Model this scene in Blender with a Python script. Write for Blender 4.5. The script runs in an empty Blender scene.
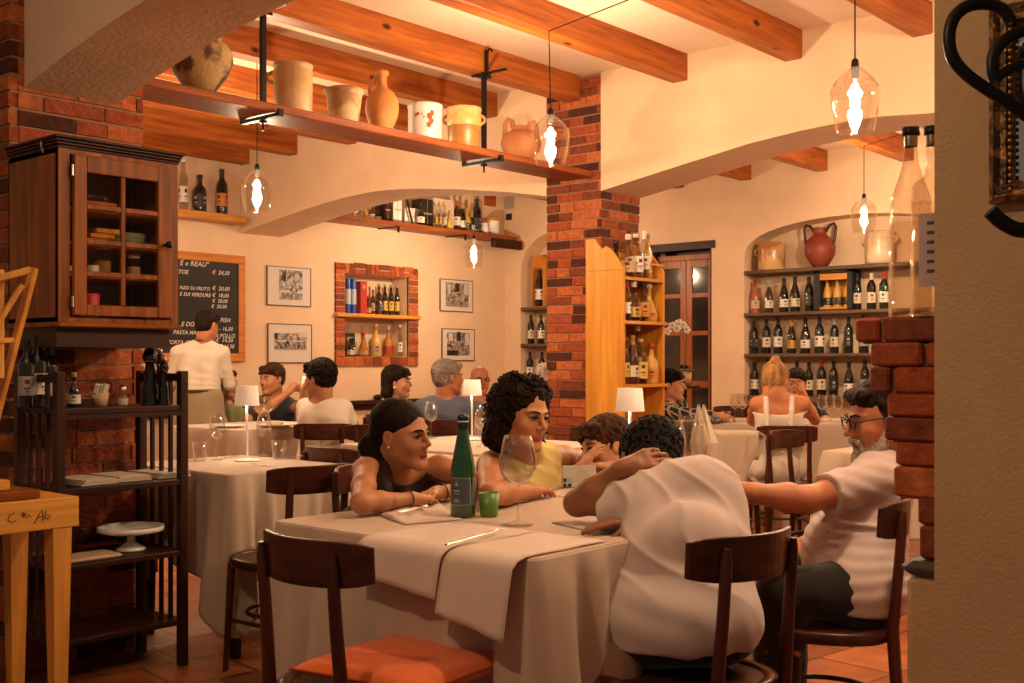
import bpy, math, random
import numpy as np
from mathutils import Vector, Matrix

scene = bpy.context.scene
# ---------------------------------------------------------------- camera, world, exposure
FPX, HOR, EYE = 1130.0, 362.0, 1.2            # focal length in pixels, horizon row, eye height
TH = math.radians(40.9)                       # heading of the lens from the +x wall direction
cam_data = bpy.data.cameras.new('camera')
cam_data.sensor_width = 36.0
cam_data.lens = FPX / 1024 * 36.0
cam_data.shift_y = (HOR - 341.5) / 1024
cam_data.clip_start = 0.05
cam = bpy.data.objects.new('camera', cam_data)
cam.location = (0, 0, EYE)
cam.rotation_euler = (math.pi / 2, 0, TH - math.pi / 2)
scene.collection.objects.link(cam)
scene.camera = cam
scene.view_settings.view_transform = 'Standard'
scene.view_settings.look = 'None'
scene.view_settings.gamma = 1.0
scene.view_settings.use_curve_mapping = False
scene.view_settings.exposure = 0.22
world = bpy.data.worlds.new('world'); scene.world = world
world.use_nodes = True
world.node_tree.nodes['Background'].inputs[0].default_value = (1.0, 0.78, 0.60, 1)
world.node_tree.nodes['Background'].inputs[1].default_value = 0.13
try:
    scene.cycles.max_bounces = 8
    scene.cycles.transparent_max_bounces = 16
    scene.cycles.caustics_reflective = False
    scene.cycles.caustics_refractive = False
    scene.cycles.sample_clamp_indirect = 4.0
    scene.cycles.use_denoising = True
except Exception:
    pass

C_, S_ = math.cos(TH), math.sin(TH)
def J(px, py, d):                              # photo pixel at depth d -> point
    a = (px - 512) / FPX
    return Vector((d * (C_ + S_ * a), d * (S_ - C_ * a), EYE - d * (py - HOR) / FPX))
def JZ(px, py, z):                             # photo pixel on the horizontal plane z
    return J(px, py, (EYE - z) * FPX / (py - HOR))
def JX(px, py, x):
    a = (px - 512) / FPX
    return J(px, py, x / (C_ + S_ * a))
def JY(px, py, y):
    a = (px - 512) / FPX
    return J(px, py, y / (S_ - C_ * a))
def JD(px, d, z):                              # column px at depth d, height z
    p = J(px, HOR, d); p.z = z; return p
def camdir(r, f, u=0.0):                       # right / forward / up as seen from the lens
    return Vector((S_ * r + C_ * f, -C_ * r + S_ * f, u)).normalized()

# ---------------------------------------------------------------- materials
MATS = {}
def _nt(name):
    m = bpy.data.materials.new(name); m.use_nodes = True
    nt = m.node_tree; return m, nt, nt.nodes['Principled BSDF']
def ramp(nt, stops):
    r = nt.nodes.new('ShaderNodeValToRGB')
    while len(r.color_ramp.elements) < len(stops): r.color_ramp.elements.new(0.5)
    for e, (p, c) in zip(r.color_ramp.elements, stops):
        e.position = p; e.color = (*c, 1)
    return r
def mat(name, col, rough=0.6, metal=0.0, var=0.0, scale=8.0, stretch=(1, 1, 1), bump=0.0, bscale=None,
        spec=0.5, emit=None, estr=0.0, sheen=0.0, col2=None, coat=0.0, sss=0.0, detail=4.0, sharp=None):
    if name in MATS: return MATS[name]
    m, nt, b = _nt(name)
    b.inputs['Base Color'].default_value = (*col, 1)
    b.inputs['Roughness'].default_value = rough
    b.inputs['Metallic'].default_value = metal
    b.inputs['Specular IOR Level'].default_value = spec
    b.inputs['Sheen Weight'].default_value = sheen
    b.inputs['Coat Weight'].default_value = coat
    if sss: b.inputs['Subsurface Weight'].default_value = sss; b.inputs['Subsurface Radius'].default_value = (.01, .004, .002)
    if emit: b.inputs['Emission Color'].default_value = (*emit, 1); b.inputs['Emission Strength'].default_value = estr
    if var or bump or col2:
        tc = nt.nodes.new('ShaderNodeTexCoord'); mp = nt.nodes.new('ShaderNodeMapping')
        mp.inputs['Scale'].default_value = stretch
        nt.links.new(tc.outputs['Object'], mp.inputs[0])
        n = nt.nodes.new('ShaderNodeTexNoise'); n.inputs['Scale'].default_value = scale; n.inputs['Detail'].default_value = detail
        nt.links.new(mp.outputs[0], n.inputs[0])
        if var or col2:
            c2 = col2 or tuple(min(1, c * (1 + var)) for c in col); c1 = col if col2 else tuple(c * (1 - var) for c in col)
            lo, hi = sharp or (0.3, 0.7)
            r = ramp(nt, [(lo, c1), (hi, c2)])
            nt.links.new(n.outputs[0], r.inputs[0]); nt.links.new(r.outputs[0], b.inputs['Base Color'])
        if bump:
            n2 = n
            if bscale:
                n2 = nt.nodes.new('ShaderNodeTexNoise'); n2.inputs['Scale'].default_value = bscale; n2.inputs['Detail'].default_value = 5
                nt.links.new(mp.outputs[0], n2.inputs[0])
            bp = nt.nodes.new('ShaderNodeBump'); bp.inputs['Strength'].default_value = bump; bp.inputs['Distance'].default_value = 0.01
            nt.links.new(n2.outputs[0], bp.inputs['Height']); nt.links.new(bp.outputs[0], b.inputs['Normal'])
    MATS[name] = m
    return m
def wood(name, dark, light, axis=0, rough=0.45, scale=6.0, coat=0.0, knots=False, bump=0.1):
    key = name + '_' + 'xyz'[axis]
    if key in MATS: return MATS[key]
    m, nt, b = _nt(key)
    b.inputs['Roughness'].default_value = rough; b.inputs['Coat Weight'].default_value = coat; b.inputs['Specular IOR Level'].default_value = .28
    tc = nt.nodes.new('ShaderNodeTexCoord'); mp = nt.nodes.new('ShaderNodeMapping')
    st = [5.0, 5.0, 5.0]; st[axis] = 0.35; mp.inputs['Scale'].default_value = st
    nt.links.new(tc.outputs['Object'], mp.inputs[0])
    n = nt.nodes.new('ShaderNodeTexNoise'); n.inputs['Scale'].default_value = scale; n.inputs['Detail'].default_value = 6; n.inputs['Distortion'].default_value = 0.6
    nt.links.new(mp.outputs[0], n.inputs[0])
    r = ramp(nt, [(0.3, dark), (0.7, light)]); nt.links.new(n.outputs[0], r.inputs[0])
    out = r.outputs[0]
    if knots:
        v = nt.nodes.new('ShaderNodeTexVoronoi'); v.inputs['Scale'].default_value = 1.0
        mp2 = nt.nodes.new('ShaderNodeMapping'); s2 = [5.5, 5.5, 5.5]; s2[axis] = 2.6; mp2.inputs['Scale'].default_value = s2
        nt.links.new(tc.outputs['Object'], mp2.inputs[0]); nt.links.new(mp2.outputs[0], v.inputs[0])
        kr = ramp(nt, [(0.06, (1, 1, 1)), (0.13, (0, 0, 0))]); nt.links.new(v.outputs['Distance'], kr.inputs[0])
        mx = nt.nodes.new('ShaderNodeMixRGB'); mx.inputs[2].default_value = (dark[0] * .12, dark[1] * .1, dark[2] * .1, 1)
        nt.links.new(kr.outputs[0], mx.inputs[0]); nt.links.new(out, mx.inputs[1]); out = mx.outputs[0]
    nt.links.new(out, b.inputs['Base Color'])
    bp = nt.nodes.new('ShaderNodeBump'); bp.inputs['Strength'].default_value = bump; bp.inputs['Distance'].default_value = 0.005
    nt.links.new(n.outputs[0], bp.inputs['Height']); nt.links.new(bp.outputs[0], b.inputs['Normal'])
    MATS[key] = m
    return m
def glass(name, tint=(1, 1, 1), refl=1.0, edge=0.35, rough=0.02, gain=1.0):
    """clear thin glass: tinted see-through with fresnel reflections, edges denser"""
    if name in MATS: return MATS[name]
    m = bpy.data.materials.new(name); m.use_nodes = True; nt = m.node_tree; nt.nodes.clear()
    o = nt.nodes.new('ShaderNodeOutputMaterial'); t = nt.nodes.new('ShaderNodeBsdfTransparent'); g = nt.nodes.new('ShaderNodeBsdfGlossy')
    lw = nt.nodes.new('ShaderNodeLayerWeight'); lw.inputs[0].default_value = edge
    g.inputs['Roughness'].default_value = rough; g.inputs['Color'].default_value = (refl, refl, refl, 1)
    t.inputs[0].default_value = (*tint, 1)
    mx = nt.nodes.new('ShaderNodeMixShader')
    r = ramp(nt, [(0.0, (.02, .02, .02)), (0.5, (.09 * gain,) * 3), (0.85, (min(.9, .5 * gain),) * 3), (1.0, (.9, .9, .9))])
    nt.links.new(lw.outputs['Facing'], r.inputs[0]); nt.links.new(r.outputs[0], mx.inputs[0])
    nt.links.new(t.outputs[0], mx.inputs[1]); nt.links.new(g.outputs[0], mx.inputs[2]); nt.links.new(mx.outputs[0], o.inputs[0])
    MATS[name] = m
    return m

PLASTER = mat('plaster', (0.80, 0.585, 0.405), 0.9, var=0.05, scale=3, bump=0.35, bscale=45, spec=0.2)
PLASTER_C = mat('ceiling_plaster', (0.80, 0.62, 0.47), 0.9, var=0.04, scale=2, bump=0.1, bscale=40, spec=0.2)
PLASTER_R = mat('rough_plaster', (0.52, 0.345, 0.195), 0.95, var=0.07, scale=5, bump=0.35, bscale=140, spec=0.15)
BRICKS = [mat('brick_dark', (0.085, 0.026, 0.016), 0.85, var=0.3, scale=30, bump=0.6, bscale=70, spec=.2),
          mat('brick_red', (0.34, 0.075, 0.030), 0.85, var=0.3, scale=30, bump=0.6, bscale=70, spec=.2),
          mat('brick_orange', (0.47, 0.13, 0.045), 0.85, var=0.3, scale=30, bump=0.6, bscale=70, spec=.2),
          mat('brick_brown', (0.21, 0.055, 0.028), 0.85, var=0.3, scale=30, bump=0.6, bscale=70, spec=.2)]
MORTAR = mat('mortar', (0.36, 0.20, 0.12), 0.95, var=0.15, scale=40, bump=0.5, spec=.1)
BEAMW = wood('beam_wood', (0.25, 0.055, 0.010), (0.50, 0.145, 0.024), 0, 0.5, knots=True)
SHELFW = wood('shelf_wood', (0.17, 0.035, 0.009), (0.40, 0.105, 0.024), 0, 0.45)
OAK = [wood('cabinet_oak', (0.115, 0.027, 0.003), (0.36, 0.100, 0.010), a, 0.4, coat=.1) for a in range(3)]
PINE = [wood('pine', (0.50, 0.20, 0.035), (0.75, 0.36, 0.075), a, 0.45) for a in range(3)]
DARKW = [wood('dark_wood', (0.016, 0.005, 0.003), (0.055, 0.014, 0.007), a, 0.42) for a in range(3)]
CHAIRW = [wood('chair_wood', (0.026, 0.007, 0.003), (0.085, 0.019, 0.007), a, 0.33, coat=.12) for a in range(3)]
GREYSH = wood('grey_shelf', (0.09, 0.055, 0.035), (0.17, 0.11, 0.075), 1, 0.6)
IRON = mat('black_iron', (0.012, 0.010, 0.010), 0.45, 0.6)
CLOTH = mat('table_linen', (0.53, 0.395, 0.305), 0.9, bump=0.12, bscale=300, sheen=.2, spec=.1)
CLOTHG = mat('table_linen_grey', (0.48, 0.38, 0.30), 0.9, bump=0.12, bscale=300, sheen=.2, spec=.1)
GLASS = glass('clear_glass', (.93, .93, .92))
GLASSP = glass('lamp_glass', (.96, .95, .93), edge=.42)
WHITE = mat('white_enamel', (0.80, 0.77, 0.72), 0.35)

# ---------------------------------------------------------------- mesh builder
COL = scene.collection
def _mx(loc=(0, 0, 0), rot=(0, 0, 0)):
    return Matrix.Translation(loc) @ Matrix.Rotation(rot[2], 4, 'Z') @ Matrix.Rotation(rot[1], 4, 'Y') @ Matrix.Rotation(rot[0], 4, 'X')
class MB:
    def __init__(s): s.v = []; s.f = []; s.m = []; s.s = []
    def add(s, vs, fs, mi=0, smooth=False, M=None):
        o = len(s.v)
        for p in vs:
            p = Vector(p); s.v.append(tuple(M @ p) if M is not None else tuple(p))
        for f in fs: s.f.append([i + o for i in f]); s.m.append(mi); s.s.append(smooth)
        return s
    def box(s, x0, y0, z0, x1, y1, z1, mi=0, M=None):
        return s.add([(x0, y0, z0), (x1, y0, z0), (x1, y1, z0), (x0, y1, z0), (x0, y0, z1), (x1, y0, z1), (x1, y1, z1), (x0, y1, z1)],
                     [(3, 2, 1, 0), (4, 5, 6, 7), (0, 1, 5, 4), (1, 2, 6, 5), (2, 3, 7, 6), (3, 0, 4, 7)], mi, False, M)
    def cbox(s, c, sz, rot=(0, 0, 0), mi=0):
        return s.box(-sz[0] / 2, -sz[1] / 2, -sz[2] / 2, sz[0] / 2, sz[1] / 2, sz[2] / 2, mi, _mx(c, rot))
    def rbox(s, x0, y0, z0, x1, y1, z1, b=0.004, mi=0, M=None):   # box with chamfered vertical and top edges
        b = min(b, (x1 - x0) * .45, (y1 - y0) * .45, (z1 - z0) * .45)
        rings = []
        for z, q in ((z0, b), (z0 + b, 0), (z1 - b, 0), (z1, b)):
            rings.append([(x0 + q + b, y0 + q, z), (x1 - q - b, y0 + q, z), (x1 - q, y0 + q + b, z), (x1 - q, y1 - q - b, z),
                          (x1 - q - b, y1 - q, z), (x0 + q + b, y1 - q, z), (x0 + q, y1 - q - b, z), (x0 + q, y0 + q + b, z)])
        vs = [p for r in rings for p in r]; fs = [tuple(range(7, -1, -1)), tuple(range(24, 32))]
        for k in range(3):
            for i in range(8): fs.append((k * 8 + i, k * 8 + (i + 1) % 8, k * 8 + 8 + (i + 1) % 8, k * 8 + 8 + i))
        return s.add(vs, fs, mi, False, M)
    def lathe(s, prof, n=16, mi=0, M=None, cap=True, smooth=True, sy=1.0):
        vs = []; fs = []
        for r, z in prof:
            for i in range(n):
                a = 2 * math.pi * i / n; vs.append((r * math.cos(a), r * math.sin(a) * sy, z))
        for k in range(len(prof) - 1):
            for i in range(n): fs.append((k * n + i, k * n + (i + 1) % n, (k + 1) * n + (i + 1) % n, (k + 1) * n + i))
        s.add(vs, fs, mi, smooth, M)
        if cap:
            if prof[0][0] > 1e-4: s.add(vs[:n], [tuple(range(n - 1, -1, -1))], mi, False, M)
            if prof[-1][0] > 1e-4: s.add(vs[-n:], [tuple(range(n))], mi, False, M)
        return s
    def tube(s, pts, r, n=8, mi=0, closed=False, flat=None, M=None, cap=True):
        """sweep; r number or list; flat=(a,b) elliptical section scale with up-vector z"""
        pts = [Vector(p) for p in pts]; N = len(pts); vs = []; fs = []
        up = None
        for k, p in enumerate(pts):
            if closed: t = pts[(k + 1) % N] - pts[k - 1]
            else: t = pts[min(k + 1, N - 1)] - pts[max(k - 1, 0)]
            t.normalize()
            if flat is not None:
                u0 = Vector((0, 0, 1)) if abs(t.z) < .95 else Vector((1, 0, 0)); b = t.cross(u0).normalized(); nn = b.cross(t)
            else:
                if up is None: up = Vector((0, 0, 1)) if abs(t.z) < .9 else Vector((1, 0, 0))
                b = t.cross(up)
                if b.length < 1e-6: b = t.orthogonal()
                b.normalize(); nn = b.cross(t); up = nn
            rr = r[k] if isinstance(r, (list, tuple)) else r
            fa, fb = flat if flat else (1, 1)
            for i in range(n):
                a = 2 * math.pi * (i + .5) / n
                vs.append(p + b * (math.cos(a) * rr * fa) + nn * (math.sin(a) * rr * fb))
        K = N if closed else N - 1
        for k in range(K):
            k2 = (k + 1) % N
            for i in range(n): fs.append((k * n + i, k2 * n + i, k2 * n + (i + 1) % n, k * n + (i + 1) % n))
        s.add(vs, fs, mi, n > 4, M)
        if not closed and cap:
            s.add(vs[:n], [tuple(range(n))], mi, False, M); s.add(vs[-n:], [tuple(range(n - 1, -1, -1))], mi, False, M)
        return s
    def prism(s, poly, t0, t1, axis=1, mi=0, M=None):
        """poly of 2D points extruded along axis (0: poly is (y,z); 1: (x,z); 2: (x,y))"""
        def mk(p, t): return {0: (t, p[0], p[1]), 1: (p[0], t, p[1]), 2: (p[0], p[1], t)}[axis]
        n = len(poly); vs = [mk(p, t0) for p in poly] + [mk(p, t1) for p in poly]
        fs = [tuple(range(n - 1, -1, -1)), tuple(range(n, 2 * n))] + [(i, (i + 1) % n, n + (i + 1) % n, n + i) for i in range(n)]
        return s.add(vs, fs, mi, False, M)
    def sphere(s, c, r, n=14, mi=0, sc=(1, 1, 1), M=None):
        prof = [(math.sin(math.pi * k / n) * r if 0 < k < n else 0.0, -math.cos(math.pi * k / n) * r) for k in range(n + 1)]
        T = Matrix.Translation(c) @ Matrix.Diagonal((*sc, 1))
        if M is not None: T = M @ T
        return s.lathe(prof, n + 4, mi, T, cap=False)
    def mesh(s, name, mats):
        me = bpy.data.meshes.new(name)
        me.from_pydata(s.v, [], s.f)
        for m in (mats if isinstance(mats, (list, tuple)) else [mats]): me.materials.append(m)
        me.polygons.foreach_set('material_index', s.m); me.polygons.foreach_set('use_smooth', s.s)
        me.update()
        return me
    def build(s, name, mats, parent=None, loc=None, fix=True):
        me = s.mesh(name, mats)
        if fix:
            import bmesh
            bm = bmesh.new(); bm.from_mesh(me); bmesh.ops.recalc_face_normals(bm, faces=bm.faces); bm.to_mesh(me); bm.free()
        o = bpy.data.objects.new(name, me); COL.objects.link(o)
        if loc is not None: o.location = loc
        if parent is not None: o.parent = parent
        return o
def bev(o, w=0.004, seg=2):
    m = o.modifiers.new('bevel', 'BEVEL'); m.width = w; m.segments = seg; m.limit_method = 'ANGLE'; m.angle_limit = math.radians(40)
    return o
def tag(o, label=None, cat=None, group=None, kind=None):
    if label: o['label'] = label
    if cat: o['category'] = cat
    if group: o['group'] = group
    if kind: o['kind'] = kind
    return o
def thing(name, loc, label, cat, group=None, rz=0.0):
    o = bpy.data.objects.new(name, None); COL.objects.link(o); o.empty_display_size = .1
    o.location = loc; o.rotation_euler = (0, 0, rz)
    return tag(o, label, cat, group)
def struct(name, mb, m, loc=None):
    return tag(mb.build(name, m, None, loc), kind='structure')
def dup(o, loc=None, rz=None, label=None, parent=None, group=None):
    c = o.copy(); COL.objects.link(c)
    if parent is not None: c.parent = parent
    for ch in [x for x in bpy.data.objects if x.parent == o]: dup(ch, parent=c)
    if loc is not None: c.location = loc
    if rz is not None: c.rotation_euler = (0, 0, rz)
    if label: c['label'] = label
    if group: c['group'] = group
    return c
def bricks(mb, origin, along, out, length, z0, z1, thick, seed=0, bl=0.235, bh=0.058, mo=0.009, jit=0.004, weights=(3, 5, 4, 3), protr=.006, amp=None):
    """lay running-bond bricks on a face: core box of mortar plus one box per brick. Materials 0-3 bricks, 4 mortar"""
    rnd = random.Random(seed); along = Vector(along); out = Vector(out)
    Z = Vector((0, 0, 1)); o = Vector(origin)
    def bx(a0, a1, zz0, zz1, d0, d1, mi):
        vs = [o + along * a + out * d + Z * z for z in (zz0, zz1) for (a, d) in ((a0, d0), (a1, d0), (a1, d1), (a0, d1))]
        mb.add(vs, [(3, 2, 1, 0), (4, 5, 6, 7), (0, 1, 5, 4), (1, 2, 6, 5), (2, 3, 7, 6), (3, 0, 4, 7)], mi)
    bx(0.003, length - .003, z0, z1, -thick, 0, 4)
    z = z0; row = 0
    while z < z1 - 0.02:
        h = min(bh, z1 - z)
        x = -(bl + mo) * (0.5 if row % 2 else 0) - (rnd.random() * .04)
        while x < length:
            w = bl * (.5 if rnd.random() < .18 else 1)
            a0, a1 = max(0, x), min(length, x + w)
            if a1 - a0 > .02:
                p = protr + rnd.random() * jit; e = .002
                if amp: p += amp * rnd.random()
                q0 = a0 - (rnd.random() * jit + (amp or 0) * rnd.random() if a0 == 0 else 0); q1 = a1 + (rnd.random() * jit + (amp or 0) * rnd.random() if a1 == length else 0)
                bx(q0, q1, z + mo / 2 + rnd.random() * e, z + h + mo / 2 - rnd.random() * e, -.05, p, rnd.choices((0, 1, 2, 3), weights)[0])
            x += w + mo
        z += bh + mo; row += 1
# ---------------------------------------------------------------- the room
XA, XB = 6.40, 6.88          # arcade wall between the two dining rooms
YB, XR = 8.95, 10.20         # back wall, right wall
ZC, ZB = 3.235, 3.06         # ceiling, underside of the beams
def tile_mat():
    m, nt, b = _nt('terracotta_tiles')
    tc = nt.nodes.new('ShaderNodeTexCoord'); mp = nt.nodes.new('ShaderNodeMapping')
    mp.inputs['Rotation'].default_value = (0, 0, math.radians(8))
    nt.links.new(tc.outputs['Object'], mp.inputs[0])
    bt = nt.nodes.new('ShaderNodeTexBrick'); bt.offset = 0.5
    for k, v in (('Scale', 1.0), ('Mortar Size', 0.006), ('Mortar Smooth', .2), ('Brick Width', .33), ('Row Height', .33), ('Bias', 0.0)): bt.inputs[k].default_value = v
    bt.inputs['Color1'].default_value = (0.40, 0.13, 0.045, 1); bt.inputs['Color2'].default_value = (0.22, 0.065, 0.025, 1); bt.inputs['Mortar'].default_value = (0.06, .03, .02, 1)
    nt.links.new(mp.outputs[0], bt.inputs[0])
    n = nt.nodes.new('ShaderNodeTexNoise'); n.inputs['Scale'].default_value = 6; nt.links.new(mp.outputs[0], n.inputs[0])
    mx = nt.nodes.new('ShaderNodeMixRGB'); mx.blend_type = 'MULTIPLY'; mx.inputs[0].default_value = .6
    r = ramp(nt, [(.3, (.5, .45, .4)), (.7, (1.3, 1.2, 1.1))]); nt.links.new(n.outputs[0], r.inputs[0])
    nt.links.new(bt.outputs[0], mx.inputs[1]); nt.links.new(r.outputs[0], mx.inputs[2]); nt.links.new(mx.outputs[0], b.inputs['Base Color'])
    b.inputs['Roughness'].default_value = .4
    bp = nt.nodes.new('ShaderNodeBump'); bp.inputs['Strength'].default_value = .3; bp.inputs['Distance'].default_value = .01; bp.invert = True
    nt.links.new(bt.outputs['Fac'], bp.inputs['Height']); nt.links.new(bp.outputs[0], b.inputs['Normal'])
    return m
struct('floor', MB().box(-1.5, -2.5, -.1, XR + .5, YB + .5, 0), tile_mat())
struct('ceiling', MB().box(-1.5, -2.5, ZC, XR + .5, YB + .5, ZC + .15), PLASTER_C)

# back wall with the brick-framed bottle recess (hole x 7.66..8.60, z 1.26..2.13)
NX0, NX1, NZ0, NZ1, ND = 7.68, 8.60, 1.255, 2.12, .26
w = MB()
w.box(-1.5, YB, 0, NX0, YB + .45, ZC).box(NX1, YB, 0, XR + .5, YB + .45, ZC)
w.box(NX0, YB, 0, NX1, YB + .45, NZ0).box(NX0, YB, NZ1, NX1, YB + .45, ZC).box(NX0, YB + ND, NZ0, NX1, YB + .45, NZ1)
struct('wall_back', w, PLASTER)
# right wall: arched wine recess, corner recess, door opening
def arch_hole(y0, y1, zs, zt, n=18):
    c = (y0 + y1) / 2; hw = (y1 - y0) / 2
    return [(c - hw * math.cos(math.pi * i / n), zs + (zt - zs) * math.sin(math.pi * i / n) ** .8) for i in range(n + 1)]
def wall_x(mb, x0, x1, ya, yb, holes, z1=ZC):
    """wall in plane x with holes [(y0,y1,zbottom,zs,zt,depth)], filled behind when depth < thickness"""
    y = ya
    for (h0, h1, zb, zs, zt, dep) in sorted(holes):
        if h0 > y: mb.box(x0, y, 0, x1, h0, z1)
        if zb > 0: mb.box(x0, h0, 0, x1, h1, zb)
        A = arch_hole(h0, h1, zs, zt) if zt > zs + 1e-6 else [(h0, zs), (h1, zs)]
        for (p, q) in zip(A[:-1], A[1:]): mb.prism([p, q, (q[0], z1), (p[0], z1)], x0, x1, 0)
        if dep: mb.box(x0 + dep, h0, zb, x1, h1, z1)
        y = h1
    if yb > y: mb.box(x0, y, 0, x1, yb, z1)
w = MB()
RNY0, RNY1 = 3.50, 5.72
DY0, DY1, DZ = 6.10, 6.86, 2.40
wall_x(w, XR, XR + .45, -2.5, YB + .45, [(RNY0, RNY1, .45, 2.26, 2.60, .30), (7.55, 8.70, .55, 2.20, 2.72, .28), (DY0, DY1, .02, DZ, DZ, 0)])
struct('wall_right', w, PLASTER)
# arcade wall with the two shallow arches
def seg_arch(y0, y1, pts):
    return pts
archR = [(4.72, 2.40), (4.35, 2.46), (3.97, 2.52), (3.56, 2.585), (3.2, 2.62), (2.9, 2.635), (2.69, 2.635), (2.38, 2.61), (2.0, 2.56), (1.5, 2.47), (1.0, 2.36)]
archL = [(8.95, 2.42), (8.5, 2.49), (7.95, 2.565), (7.5, 2.61), (7.1, 2.63), (6.8, 2.62), (6.5, 2.595), (6.1, 2.55), (5.6, 2.48), (5.21, 2.41)]
w = MB()
for A in (archR, archL):
    for p, q in zip(A[:-1], A[1:]): w.prism([q, p, (p[0], ZC), (q[0], ZC)], XA, XB, 0)
w.box(XA, -2.5, 0, XB, 1.0, ZC)
w.box(XA + .02, 4.74, 2.38, XB, 5.19, ZC)
o = struct('wall_arcade', w, PLASTER)
# brick pier under the arcade, bricks on the two faces that show and their returns
w = MB()
bricks(w, (XA + .012, 5.205, 0), (0, -1, 0), (-1, 0, 0), .48, 0, 3.23, .43, 3, bl=.235, amp=.004)
bricks(w, (XA + .012, 4.725, 0), (1, 0, 0), (0, -1, 0), .46, 0, 2.395, .03, 7)
bricks(w, (XA + .45, 5.205, 0), (-1, 0, 0), (0, 1, 0), .44, 0, 2.395, .03, 9)
struct('wall_brick_pier', w, BRICKS + [MORTAR])
# left brick wall with the cabinet on it
w = MB()
bricks(w, (2.05, 4.30, 0), (1, 0, 0), (0, -1, 0), .53, 0, 3.22, .3, 11, bl=.25, bh=.057)
bricks(w, (2.02, 6.6, 0), (0, -1, 0), (-1, 0, 0), 2.3, 0, 3.22, .3, 12, bl=.25, bh=.057)
struct('wall_left', w, BRICKS + [MORTAR])
# near plaster arch springing from the left brick wall towards the right pier
w = MB()
A = [(y, 2.475 - .069 * (y - 2.54) ** 2) for y in [.77 + i * (4.29 - .77) / 16 for i in range(17)]]
for p, q in zip(A[:-1], A[1:]): w.prism([p, q, (q[0], ZC), (p[0], ZC)], 2.07, 2.46, 0)
struct('trim_1', w, PLASTER)
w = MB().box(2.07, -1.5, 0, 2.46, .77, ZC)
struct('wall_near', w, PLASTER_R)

# ceiling beams, run along x between the walls
def beam(x0, x1, y, wd=.12, h=ZC - ZB, z=ZB):
    o = struct('ceiling_beam', MB().rbox(x0, y - wd / 2, z, x1, y + wd / 2, z + h + .01, .006), BEAMW)
    return o
for y in (0.80, 1.60, 2.45, 3.25, 4.07): beam(2.46, XA + .01, y)
beam(2.46, XA - .002, 4.96, .13, ZC - ZB + .0, ZB)
for y in (5.75, 6.55, 7.35, 8.15, 8.86): beam(2.60, XA + .01, y)
for y in (1.70, 2.50, 3.25, 4.04, 4.88, 5.70, 6.5, 7.3, 8.1): beam(XB - .01, XR + .01, y, z=3.04, h=.2)

# dark dado ledge along the back wall
w = MB().rbox(4.5, YB - .10, .76, 9.9, YB, .80, .008)
w.box(4.5, YB - .03, .70, 9.9, YB, .76)
struct('trim_2', w, DARKW[0])
# door opening: two wooden casements with dark night glass, lintel and frame
def leaf(name, y0, y1, parent=None):
    m = MB(); x = XR + .10
    st = .07
    m.rbox(x, y0, .05, x + .045, y0 + st, 2.28).rbox(x, y1 - st, .05, x + .045, y1, 2.28)
    for z0, z1 in ((.05, .25), (.93, 1.0), (1.48, 1.53), (1.88, 1.93), (2.2, 2.28)): m.rbox(x, y0 + st, z0, x + .045, y1 - st, z1)
    f = m.build(name, wood('casement_wood', (.22, .06, .015), (.42, .14, .035), 2, .35), parent)
    g = MB().box(x + .015, y0 + st, .25, x + .025, y1 - st, 2.2).build('pane', mat('night_glass', (.02, .014, .012), .08, spec=.8), f)
    h = MB().lathe([(.012, 0), (.012, .03), (.02, .035), (.02, .055), (0, .06)], 10, 0, _mx((x, (y0 if y0 > 6.4 else y1 - .035) + .02, 1.15), (0, -math.pi / 2, 0))).build('door_handle', IRON, f)
    return f
dr = MB().box(XR - .02, DY0 - .04, DZ - .02, XR + .14, DY1 + .04, DZ + .06)
dr.box(XR + .02, DY0 - .001, .02, XR + .16, DY0 + .03, DZ).box(XR + .02, DY1 - .03, .02, XR + .16, DY1 + .001, DZ)
dr.box(XR + .3, DY0 - .1, 0, XR + .32, DY1 + .1, DZ + .1)  # unseen dark backing, added so no ambient light shows through the opening
d1 = struct('door_1', dr, DARKW[1])
leaf('casement', 6.135, 6.47, d1); leaf('casement', 6.475, 6.83, d1)
MB().rbox(XR + .09, 6.13, 2.28, XR + .15, 6.83, 2.34).build('top_rail', wood('casement_wood', (.22, .06, .015), (.42, .14, .035), 2, .35), d1)

# brick surround of the back-wall recess, with its plank shelf
w = MB()
rn = random.Random(5)
def fb(x0, z0, x1, z1, dep=.02):
    w.box(x0, YB - dep - rn.random() * .004, z0, x1, YB + .05, z1, rn.choices((1, 2, 3), (3, 4, 1))[0])
w.box(NX0 - .12, YB - .012, 1.155, NX0, YB + .02, 2.22, 4); w.box(NX1, YB - .012, 1.155, NX1 + .13, YB + .02, 2.22, 4)
w.box(NX0 - .12, YB - .012, 1.155, NX1 + .13, YB + .02, NZ0, 4); w.box(NX0 - .12, YB - .012, NZ1, NX1 + .13, YB + .02, 2.225, 4)
z = NZ0 + .003
while z < 2.2:
    fb(NX0 - .12, z, NX0 - .001, min(z + .056, 2.22)); fb(NX1 + .001, z, NX1 + .13, min(z + .056, 2.2)); z += .065
x = NX0 - .12
while x < NX1 + .12: fb(x, 1.158, min(x + .118, NX1 + .13), NZ0 - .002); x += .127
x = NX0 + .003; k = 0
while x < NX1 - .03:
    if k % 4 == 2: fb(x, NZ1 + .002, x + .15, NZ1 + .05); fb(x, NZ1 + .058, x + .15, 2.235); x += .158
    else: fb(x, NZ1 + .002, x + .056, 2.235 - .015 * abs(k - 6) / 6); x += .065
    k += 1
struct('trim_3', w, BRICKS + [mat('pale_mortar', (.62, .42, .28), .95)])
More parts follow.
